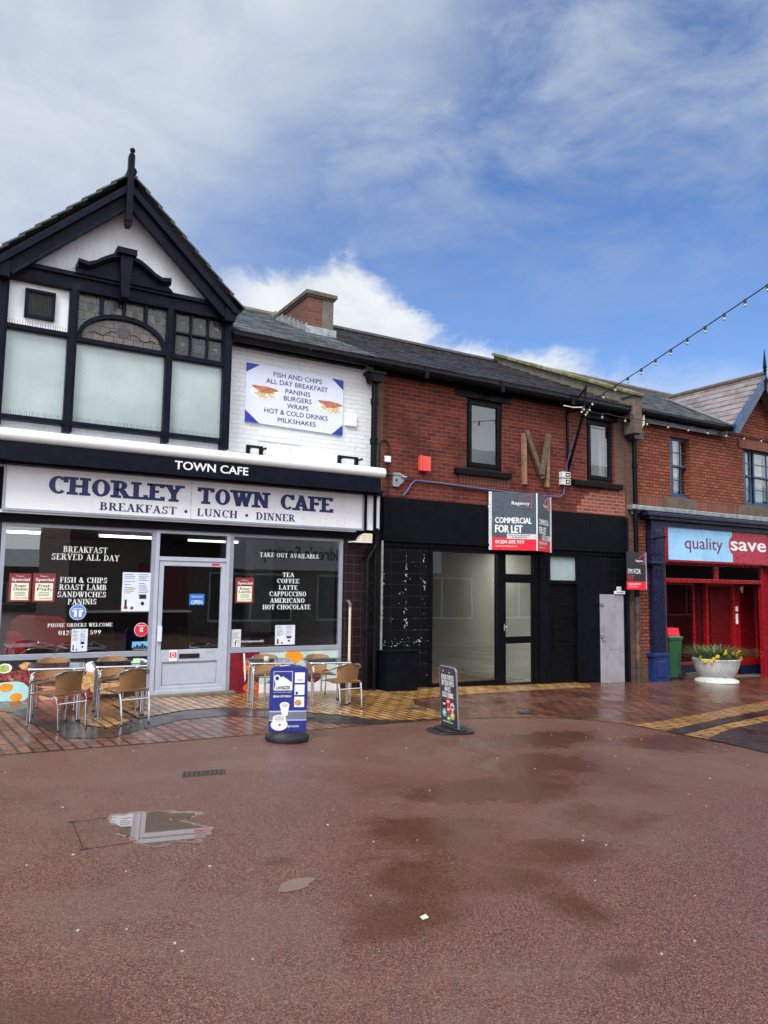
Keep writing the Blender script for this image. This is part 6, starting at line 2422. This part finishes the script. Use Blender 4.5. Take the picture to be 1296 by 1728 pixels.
def make_chair():
    """faces +y; the back is at -y"""
    r = thing('bistro_chair', '', 'chair', (0, 0, 0), 'wicker bistro chairs outside the cafe')
    # hoop: front leg, arm, round the back, arm, front leg
    hoop = [(.245, .22, .02), (.25, .205, .30), (.252, .195, .52), (.25, .17, .565), (.245, .10, .585), (.232, -.05, .605), (.21, -.16, .64)]
    n = 7
    back = []
    for i in range(1, n):
        a = math.pi * i / n
        back.append((.21 * math.cos(a), -.16 - .10 * math.sin(a), .64 + .075 * math.sin(a)))
    hp = hoop + back + [(-x, y, z) for x, y, z in hoop[::-1]]
    mb = MB(CHROME)
    mb.tube(hp, .0125, 8)
    mb.build('arm_frame', r, smooth=True)
    mb = MB(CHROME)
    mb.tube([(.20, .19, .425), (.215, -.14, .41), (-.215, -.14, .41), (-.20, .19, .425)], .011, 8, closed=True)
    mb.tube([(.25, .19, .42), (-.25, .19, .42)], .010, 8)
    mb.build('seat_frame', r, smooth=True)
    for s_ in (-1, 1):
        mb = MB(CHROME)
        mb.tube([(s_ * .175, -.28, .02), (s_ * .18, -.255, .30), (s_ * .185, -.225, .40), (s_ * .195, -.17, .425), (s_ * .20, -.05, .42)], .0125, 8)
        lg = mb.build('leg', r, smooth=True)
        mb = MB(RUBBER)
        mb.tube([(s_ * .1745, -.281, 0), (s_ * .175, -.28, .022)], .0155, 8)
        mb.build('foot_cap', lg)
        mb = MB(RUBBER)
        mb.tube([(s_ * .245, .2203, 0), (s_ * .245, .22, .022)], .0155, 8)
        mb.build('foot_cap', r)
    mb = MB(CHROME)
    mb.tube([(.178, -.262, .325), (-.178, -.262, .325)], .010, 8)
    mb.build('stretcher', r, smooth=True)
    # woven seat
    mb = MB(RATTANSEAT)
    N = 10
    def grid(fn, nu, nv, th, mb):
        top = [[Vector(fn(u / nu, v / nv)) for u in range(nu + 1)] for v in range(nv + 1)]
        pts, fs = [], []
        W = nu + 1
        for lay in (0, 1):
            for v in range(nv + 1):
                for u in range(nu + 1):
                    p = top[v][u]
                    du = top[v][min(u + 1, nu)] - top[v][max(u - 1, 0)]
                    dv = top[min(v + 1, nv)][u] - top[max(v - 1, 0)][u]
                    nn = du.cross(dv).normalized()
                    pts.append(p - nn * th * lay)
        o2 = W * (nv + 1)
        for v in range(nv):
            for u in range(nu):
                a = v * W + u
                fs.append((a, a + 1, a + W + 1, a + W))
                fs.append((o2 + a + W, o2 + a + W + 1, o2 + a + 1, o2 + a))
        for u in range(nu):
            fs.append((u + 1, u, o2 + u, o2 + u + 1))
            b = nv * W + u
            fs.append((b, b + 1, o2 + b + 1, o2 + b))
        for v in range(nv):
            a = v * W
            fs.append((a, a + W, o2 + a + W, o2 + a))
            b = v * W + nu
            fs.append((b + W, b, o2 + b, o2 + b + W))
        mb.faces(pts, fs)
    def seat(u, v):
        x = (u - .5) * (.44 - .03 * (1 - v))
        y = -.19 + v * .42
        z = .44 + .012 * math.cos((u - .5) * 4) - .03 * max(0, v - .8) / .2 * .9 - .012 * math.sin(v * math.pi)
        return (x, y, z)
    grid(seat, 8, 10, .016, mb)
    mb.build('seat', r, smooth=True)
    mb = MB(RATTAN)
    def bk(u, v):
        a = (u - .5) * 2
        x = a * (.160 + .02 * v)
        bow = .085 * (1 - a * a)
        y = -.165 - bow * (.25 + .75 * v) - .015 * v
        z = .415 + v * .285 + (.022 * (1 - a * a) if v > .9 else 0)
        return (x, y, z)
    grid(bk, 10, 8, .016, mb)
    mb.build('backrest', r, smooth=True)
    return r


table0, chair0 = make_table(), make_chair()
chair0.scale = (.95, .95, .88)
used = {'t': False, 'c': False}


def place(key, proto, x, y, rot, label):
    o = proto if not used[key] else copy_tree(proto)
    used[key] = True
    o.location = (x, y, gz(x) + .006)
    o.rotation_euler = (math.atan(-SLOPE) * 0, 0, R(rot))
    o['label'] = label
    return o


place('t', table0, 1.27, -1.58, -8, 'square steel bistro table nearest the left edge of the cafe')
place('t', table0, 2.02, -1.40, -6, 'square steel bistro table beside the cafe door, a pale tag on it')
place('t', table0, 4.10, -1.20, -16, 'square steel bistro table behind the blue pavement sign, a pale jar on it')
place('t', table0, 4.98, -1.22, -14, 'bare square steel bistro table nearest the black corner of the cafe')
place('c', chair0, 1.24, -2.13, 26, 'wicker chair with its back to the street at the leftmost table')
place('c', chair0, 1.32, -.98, 176, 'chair against the window behind the leftmost table, bare tube hoop showing')
place('c', chair0, 1.98, -1.99, 14, 'wicker chair with its back to the street at the table beside the door')
place('c', chair0, 2.08, -.82, 180, 'wicker chair against the window behind the table beside the door')
place('c', chair0, 4.10, -1.76, -12, 'wicker chair mostly hidden behind the blue pavement sign')
place('c', chair0, 4.28, -.62, 166, 'wicker chair against the maroon panel behind the jar table')
place('c', chair0, 5.02, -1.66, 0, 'wicker chair with its back to the street at the rightmost table')
place('c', chair0, 5.16, -.62, 168, 'wicker chair against the wall behind the rightmost table')

zt = lambda x: gz(x) + .006 + .6185
mb = MB(CREAM)
x_, y_ = 4.02, -1.27
mb.lathe(x_, y_, zt(4.10), [(.032, 0), (.038, .01), (.038, .055), (.03, .06)], 14)
tag(mb.build('tea_light_jar', smooth=True), 'small pale jar standing on the table behind the blue sign', 'jar')
mb = MB(GREENLITTER)
x_, y_ = 2.2, -1.45
mb.box(x_ - .05, x_ + .05, y_ - .03, y_ + .03, zt(2.02), zt(2.02) + .012)
mb.box(x_ - .03, x_ + .05, y_ - .028, y_ + .02, zt(2.02) + .012, zt(2.02) + .05)
tag(mb.build('menu_tag', bevel=.004), 'small pale green packet lying on the table beside the door', 'packet')

# ================================================================ PAVEMENT SIGNS
def rounded(w, h, z0, r):
    pl = [(-w / 2, z0), (w / 2, z0)]
    for k in range(7):
        a = R(k * 15)
        pl.append((w / 2 - r + r * math.cos(a), z0 + h - r + r * math.sin(a)))
    for k in range(7):
        a = R(90 + k * 15)
        pl.append((-w / 2 + r + r * math.cos(a), z0 + h - r + r * math.sin(a)))
    return pl


bx, by = 3.34, -3.60
ab = thing('pavement_sign', 'blue coffee pavement sign on a dark rubber base', 'sign', (bx, by, gz(bx)))
Mb = Matrix.Translation((bx, by, gz(bx) + .006)) @ Matrix.Rotation(R(-21), 4, 'Z')
mb = MB(RUBBER, Mb)
mb.lathe(0, 0, 0, [(.23, 0), (.237, .02), (.235, .045), (.215, .058), (.10, .078)], 36, 1, 1.0)
mb.build('base', ab, smooth=True)
Mp = Mb @ Matrix.Translation((0, .0, 0)) @ Matrix.Rotation(R(4), 4, 'X')
mb = MB(ABOARDBLUE, Mp)
mb.prism(rounded(.405, .70, .085, .06), -.012, .012)
pnl = mb.build('panel', ab, bevel=.004)
pr = MB(BANDGREY, Mp)
yb_ = -.0135
pr.box(-.2, .2, yb_, yb_ + .001, .215, .30)
pr.m(PALEBAND)
pr.box(-.2, .2, yb_ - .001, yb_, .298, .312)
pr.box(-.2, .2, yb_ - .001, yb_, .205, .217)
pr.build('printed_band', pnl)
pr = MB(PALEBAND, Mp)
# emblem: outlined square, white shape with a ring
for a in ((-.165, -.157, .53, .735), (.033, .041, .53, .735), (-.157, .033, .727, .735)):
    pr.box(a[0], a[1], yb_ - .001, yb_ + .001, a[2], a[3])
pr.m(VINYLWHITE)
pr.prism([(-.155, .53), (.035, .53), (.035, .612), (-.065, .682), (-.072, .668), (-.085, .675), (-.155, .64), (-.14, .60)], yb_ - .002, yb_)
pr.disc(-.125, .662, .034, .036, yb_ - .0035, .0015, 20)
pr.m(ABOARDBLUE)
pr.disc(-.125, .66, .020, .021, yb_ - .005, .0015, 16)
pr.m(BLACKINK)
put_sans(pr, 'LAVAZZA', -.13, .015, .543, .578, yb_ - .004, bold=.04, shear=.1)
pr.build('emblem', pnl)
pr = MB(VINYLWHITE, Mp)
put_sans(pr, "ITALY'S FAVOURITE COFFEE", -.16, .03, .505, .516, yb_ - .001)
put_sans(pr, 'BEAN UP! MENU', -.16, .03, .455, .478, yb_ - .001, bold=.03)
put_sans(pr, 'Espresso', -.02, .12, .125, .165, yb_ - .001, shear=.3)
pr.build('lettering', pnl)
for i, zc2 in enumerate((.665, .535, .405)):
    pr = MB(PLATEW, Mp)
    pr.box(.065, .17, yb_ - .001, yb_, zc2 - .055, zc2 + .055)
    if i == 2:
        pr.m(COFFEE)
        pr.disc(.105, zc2 - .008, .036, .032, yb_ - .003, .002, 18)
    elif i == 1:
        pr.m(BLACKINK)
        pr.box(.075, .10, yb_ - .002, yb_ - .001, zc2 - .05, zc2 - .02)
    else:
        pr.m(CUPGREY)
        pr.disc(.12, zc2 - .02, .04, .015, yb_ - .003, .002, 14)
    pr.build('printed_photo', pnl)
pr = MB(PLATEW, Mp)
pr.prism([(-.06, .255), (-.005, .26), (.012, .37), (-.088, .37)], yb_ - .0035, yb_ - .001)
pr.disc(-.038, .372, .052, .034, yb_ - .005, .0015, 18)
pr.m(CUPGREY)
pr.disc(-.038, .374, .038, .02, yb_ - .0065, .0015, 16)
pr.m(PLATEW)
pr.disc(-.09, .165, .09, .063, yb_ - .007, .002, 22)
pr.prism([(-.16, .20), (-.14, .15), (-.03, .15), (-.015, .22), (-.16, .225)], yb_ - .009, yb_ - .007)
pr.disc(-.09, .235, .072, .035, yb_ - .0105, .0015, 18)
pr.m(CUPGREY)
pr.disc(-.09, .237, .055, .024, yb_ - .012, .0015, 16)
pr.m(BLACKINK)
pr.disc(-.085, .165, .013, .008, yb_ - .011, .002, 10)
pr.build('printed_cups', pnl)

bx, by = 5.40, -3.74
ab = thing('pavement_sign', 'narrow black cold drinks pavement sign on a flat dark base', 'sign', (bx, by, gz(bx)))
Mb = Matrix.Translation((bx, by, gz(bx) + .004)) @ Matrix.Rotation(R(-98), 4, 'Z')
mb = MB(RUBBER, Mb)
ov = [(.22 * math.copysign(abs(math.cos(a)) ** .6, math.cos(a)), .27 * math.copysign(abs(math.sin(a)) ** .6, math.sin(a))) for a in [2 * math.pi * i / 36 for i in range(36)]]
mb.plate(ov, 0, .022)
mb.plate([(x * .93, y * .6) for x, y in ov], .022, .045)
mb.plate([(x * .9, y * .2) for x, y in ov], .045, .075)
mb.build('base', ab, bevel=.006)
Mp = Mb @ Matrix.Rotation(R(3), 4, 'X')
mb = MB(ABOARDBLACK, Mp)
mb.prism(rounded(.42, .70, .06, .05), -.012, .012)
pnl = mb.build('panel', ab, bevel=.004)
mb = MB(BANDGREY, Mp)
ed = rounded(.422, .701, .06, .05)
mb.tube([(x, 0, z) for x, z in ed[1:]] + [(-.21, 0, .06)], .0128, 6)
mb.build('edge_trim', ab, smooth=True)
pr = MB(CHALKWHITE, Mp)
yb_ = -.0135
for s_, a in (('FOOD TASTES', (-.155, .16, .61, .67)), ('BETTER WITH', (-.15, .155, .54, .60)), ('AN ICE', (-.08, .07, .47, .53)), ('COLD DRINK.', (-.15, .14, .40, .46))):
    put_sans(pr, s_, *a, yb_, bold=.05)
pr.disc(-.11, .71, .012, .012, yb_, .001, 10)
pr.disc(.05, .70, .01, .01, yb_, .001, 10)
pr.box(-.15, .10, yb_ - .001, yb_, .105, .112)
pr.build('lettering', pnl)
for m_, x, z in ((BOARDRED, .0, .352), (BLACKINK, -.105, .315), (DISCLILAC, .10, .30), (BOARDRED, .0, .262), (DISCCYAN, -.11, .21), (DISCORANGE, .095, .20), (DISCGREEN, .0, .155)):
    pr = MB(m_, Mp)
    pr.disc(x, z, .05, .05, yb_ - .001, .002, 20)
    pr.m(VINYLWHITE if m_ is not DISCLILAC else BLACKINK)
    pr.box(x - .028, x + .028, yb_ - .0025, yb_ - .0012, z - .01, z + .012)
    pr.build('printed_disc', pnl)

# ================================================================ CABINET, BIN, PLANTER
cab = thing('meter_cabinet', 'black painted utility cabinet standing against the black tiled pier', 'cabinet', (6.95, -.2, gz(6.95)))
mb = MB(BLACKWALL)
z0 = gz(6.95)
mb.box(6.55, 7.16, -.34, .0, z0 - .03, z0 + .66)
mb.build('body', cab, bevel=.006)
mb = MB(BLACKWALL)
mb.box(6.53, 7.18, -.36, .0, z0 + .661, z0 + .685)
mb.m(GALV)
for x in (6.62, 7.08):
    mb.disc(x, z0 + .63, .012, .012, -.344, .004, 8)
mb.build('lid', cab, bevel=.004)
mb = MB(BLACKWALL)
mb.box(6.575, 7.135, -.352, -.341, z0 + .01, z0 + .64)
mb.build('door', cab, bevel=.003)

bn = thing('wheelie_bin', 'green wheeled bin half hidden behind the blue pilaster', 'bin', (14.2, -.1, gz(14.2)))
z0 = gz(14.2) + .006
cx, cy = 14.27, .20
def taper(mb, x0, x1, y0, y1, za, zb, k):
    mx_, my_ = (x0 + x1) / 2, (y0 + y1) / 2
    lo = [(mx_ + (x - mx_) * k, my_ + (y - my_) * k, za) for x, y in ((x0, y0), (x1, y0), (x1, y1), (x0, y1))]
    hi = [(x, y, zb) for x, y in ((x0, y0), (x1, y0), (x1, y1), (x0, y1))]
    mb.faces(lo + hi, [(3, 2, 1, 0), (4, 5, 6, 7), (0, 1, 5, 4), (1, 2, 6, 5), (2, 3, 7, 6), (3, 0, 4, 7)])
mb = MB(BINGREEN)
taper(mb, cx - .20, cx + .20, cy - .24, cy + .24, z0 + .05, z0 + .91, .84)
mb.box(cx - .215, cx + .215, cy - .255, cy + .255, z0 + .88, z0 + .92)
mb.build('body', bn, bevel=.015)
mb = MB(BINLID)
mb.box(cx - .225, cx + .225, cy - .265, cy + .27, z0 + .923, z0 + .95)
taper(mb, cx - .17, cx + .17, cy - .2, cy + .2, z0 + .95, z0 + .975, 1.2)
mb.build('lid', bn, bevel=.01)
for yy in (cy - .22, cy + .16):
    mb = MB(RUBBER, Matrix.Translation((cx + .19, yy, z0 + .1)) @ Matrix.Rotation(R(90), 4, 'X'))
    mb.lathe(0, 0, -.03, [(.03, 0), (.098, .0), (.10, .02), (.10, .045), (.095, .06), (.03, .06)], 20)
    mb.build('wheel', bn, smooth=True)
mb = MB(BINGREEN)
mb.tube([(cx + .245, cy - .2, z0 + .91), (cx + .245, cy + .2, z0 + .91)], .016, 8)
mb.build('handle', bn, smooth=True)
mb = MB(ORANGERED)
mb.m(BOARDRED)
taper(mb, cx - .19, cx + .16, cy - .18, cy + .16, z0 + .977, z0 + 1.14, 1.12)
mb.m(BLACKCABLE)
mb.tube([(cx + .15, cy, z0 + 1.12), (cx + .19, cy, z0 + 1.19), (cx + .18, cy, z0 + 1.0)], .008, 5)
tag(mb.build('red_crate', bevel=.02), 'bright red crate lying on top of the green bin', 'crate')

px_, py_ = 14.98, -.52
z0 = gz(px_)
pl_ = thing('planter', 'large pale stone bowl planter in front of the red shopfront', 'planter', (px_, py_, z0))
mb = MB(GRCBOWL)
mb.lathe(px_, py_, z0 - .02, [(.40, 0), (.45, .02), (.465, .045), (.45, .08), (.37, .12), (.335, .145), (.345, .17)], 40)
mb.build('foot', pl_, smooth=True)
mb = MB(GRCBOWL)
mb.lathe(px_, py_, z0 - .02, [(.32, .165), (.37, .19), (.425, .27), (.465, .37), (.485, .47), (.50, .50), (.51, .535), (.495, .55), (.455, .55), (.43, .52)], 40)
mb.build('bowl', pl_, smooth=True)
mb = MB(SOIL)
mb.lathe(px_, py_, z0, [(.45, .42), (.44, .49), (.2, .51), (.01, .515)], 30)
mb.build('soil', pl_)
fl = thing('daffodil_plants', 'clump of daffodils with drooping yellow flowers growing in the stone bowl', 'flowers', (px_, py_, z0 + .46))
mb = MB(LEAF)
rr = random.Random(11)
def blade(mb, x, y, z, hgt, lean, az, w):
    n = 5
    pts = []
    for i in range(n + 1):
        f = i / n
        d = lean * f * f
        bend = max(0, f - .6) * lean * .5
        px2, py2 = x + math.cos(az) * d, y + math.sin(az) * d
        pz = z + hgt * (f - .5 * lean * f ** 3)
        ww = w * (1 - f ** 3) * .5 + .0015
        sx, sy = -math.sin(az) * ww, math.cos(az) * ww
        pts += [(px2 - sx, py2 - sy, pz), (px2 + math.cos(az) * ww * .3, py2 + math.sin(az) * ww * .3, pz + .001), (px2 + sx, py2 + sy, pz)]
    fs = []
    for i in range(n):
        for k in range(2):
            a = i * 3 + k
            fs.append((a, a + 1, a + 4, a + 3))
    mb.faces(pts, fs)
for i in range(560):
    a, r_ = rr.uniform(0, 6.283), .43 * math.sqrt(rr.random())
    x, y = px_ + r_ * math.cos(a), py_ + r_ * math.sin(a)
    edge = r_ / .43
    blade(mb, x, y, z0 + .49, rr.uniform(.14, .38), rr.uniform(.04, .3) + .42 * edge * rr.random(), a + rr.uniform(-.9, .9), rr.uniform(.010, .018))
mb.build('leaves', fl, smooth=True)
heads = [(-.52, -.10, .50, -2.6), (-.50, .02, .56, 2.8), (-.46, -.22, .48, -2.4), (.10, -.42, .62, -1.4), (.20, -.38, .66, -1.2), (.26, -.30, .60, -1.0), (.05, -.30, .58, -1.8), (.43, -.28, .56, -.8), (.46, -.22, .50, -.7), (.50, -.16, .54, -.4), (.16, -.12, .68, -1.5), (-.08, -.34, .60, -1.9), (.30, -.34, .70, -1.1), (.36, -.20, .64, -.7), (-.20, -.36, .66, -1.9), (-.34, -.28, .60, -2.2), (.0, -.40, .66, -1.5), (.24, -.42, .54, -1.1), (-.44, -.26, .55, -2.4)]
for hx, hy, hz, a in heads:
    c = Vector((px_ + hx, py_ + hy, z0 + hz))
    rot = Matrix.Translation(c) @ Matrix.Rotation(a, 4, 'Z') @ Matrix.Rotation(R(rr.uniform(95, 125)), 4, 'Y')
    mb = MB(PETAL, rot)
    for k in range(6):
        b = k * math.pi / 3
        ca, sa = math.cos(b), math.sin(b)
        q = lambda u, v, w: (ca * u - sa * v, sa * u + ca * v, w)
        mb.faces([q(.008, -.008, 0), q(.028, -.02, .006), q(.052, 0, .002), q(.028, .02, .006), q(.008, .008, 0)], [(0, 1, 2, 3, 4)])
    h_ = mb.build('flower', fl)
    mb = MB(TRUMPET, rot)
    mb.lathe(0, 0, 0, [(.010, 0), (.014, .02), (.02, .04), (.026, .048)], 10)
    mb.build('trumpet', h_, smooth=True)
    mb = MB(LEAF)
    root = Vector((px_ + hx * .75, py_ + hy * .75, z0 + .46))
    mid = root.lerp(c, .7) + Vector((0, 0, .06))
    mb.tube([root, root.lerp(mid, .5), mid, c], .004, 5)
    mb.build('stem', fl)

# ================================================================ GROUND DETAILS
mh = MB(TRENCH)
def strip(mb, a, b, w, dz):
    d = Vector((b[0] - a[0], b[1] - a[1], 0)).normalized()
    n = Vector((-d.y, d.x, 0)) * w / 2
    mb.faces([(a[0] - n.x, a[1] - n.y, gz(a[0]) + dz), (b[0] - n.x, b[1] - n.y, gz(b[0]) + dz), (b[0] + n.x, b[1] + n.y, gz(b[0]) + dz), (a[0] + n.x, a[1] + n.y, gz(a[0]) + dz)], [(0, 1, 2, 3)])
for a, b in (((.87, -5.74), (1.34, -5.71)), ((.845, -6.32), (1.14, -6.30)), ((.87, -5.74), (.85, -6.31))):
    strip(mh, a, b, .007, .0022)
mh.m(CASTIRON)
for x, y in ((.87, -5.74), (.85, -6.31)):
    mh.plate([(x - .02, y - .012), (x + .025, y - .012), (x + .025, y + .014), (x - .02, y + .014)], gz(x) - .01, gz(x) + .006)
tag(mh.build('manhole_cover'), 'recessed tarmac manhole cover outlined by a thin metal seam beside the puddle', 'manhole cover')
dr = thing('drain_cover', 'worn iron drain cover set in the red tarmac', 'drain cover', (2.07, -4.72, gz(2.07)))
mb = MB(CASTIRON)
def sl(poly, dz):
    mb.faces([(x, y, gz(x) + dz) for x, y in poly] + [(x, y, gz(x) - .01) for x, y in poly], [(0, 1, 2, 3), (0, 4, 5, 1), (1, 5, 6, 2), (2, 6, 7, 3), (3, 7, 4, 0)])
rotd = lambda u, v: (2.08 + u * .94 + v * .34, -4.73 - u * .34 * 0 + v * .94 - u * .05)
for u0, u1, v0, v1 in ((-.2, .2, .075, .09), (-.2, .2, -.09, -.075), (-.2, -.185, -.075, .075), (.185, .2, -.075, .075)):
    sl([rotd(u0, v0), rotd(u1, v0), rotd(u1, v1), rotd(u0, v1)], .004)
mb.build('frame', dr)
mb = MB(CASTIRON)
for i in range(9):
    u = -.17 + i * .042
    sl([rotd(u, -.07), rotd(u + .026, -.07), rotd(u + .026, .07), rotd(u, .07)], .0035)
mb.m(TRENCH)
sl([rotd(-.185, -.075), rotd(.185, -.075), rotd(.185, .075), rotd(-.185, .075)], .0015)
mb.build('grate', dr)
for (x, y, s_, lab) in ((4.15, -2.35, .10, 'small dark square cover in the paving right of the blue sign'), (5.98, -2.1, .13, 'dark square cover in the buff paving left of the black sign'), (7.35, -2.85, .12, 'dark square cover in the red paving right of the black sign')):
    mb = MB(CASTIRON)
    mb.faces([(x - s_, y - s_ * .7, gz(x - s_) + .016), (x + s_, y - s_ * .7, gz(x + s_) + .016), (x + s_, y + s_ * .7, gz(x + s_) + .016), (x - s_, y + s_ * .7, gz(x - s_) + .016)], [(0, 1, 2, 3)])
    tag(mb.build('stop_tap_cover'), lab, 'access cover', 'square covers in the paving')
mb = MB(PALELITTER)
rr = random.Random(21)
for i in range(120):
    x, y = rr.uniform(-1, 9), -3.6 - rr.random() ** 1.3 * 6.2
    if y < -8.9:
        continue
    s_ = rr.uniform(.004, .012)
    k = rr.randint(5, 7)
    ph_ = rr.uniform(0, 6)
    mb.plate([(x + s_ * rr.uniform(.6, 1.1) * math.cos(ph_ + 2 * math.pi * j / k), y + s_ * rr.uniform(.5, 1) * math.sin(ph_ + 2 * math.pi * j / k)) for j in range(k)], gz(x) - .002, gz(x) + rr.uniform(.002, .004))
tag(mb.build('litter'), 'scattered pale gum spots and blossom flecks on the red tarmac', 'litter', kind='stuff')
mb = MB(GREENLITTER)
x, y = 2.17, -7.99
mb.faces([(x - .02, y - .02, gz(x) + .004), (x + .02, y - .012, gz(x) + .004), (x + .022, y + .02, gz(x) + .009), (x - .016, y + .014, gz(x) + .005)], [(0, 1, 2, 3)])
tag(mb.build('sweet_wrapper'), 'tiny pale green wrapper lying on the red tarmac', 'wrapper')
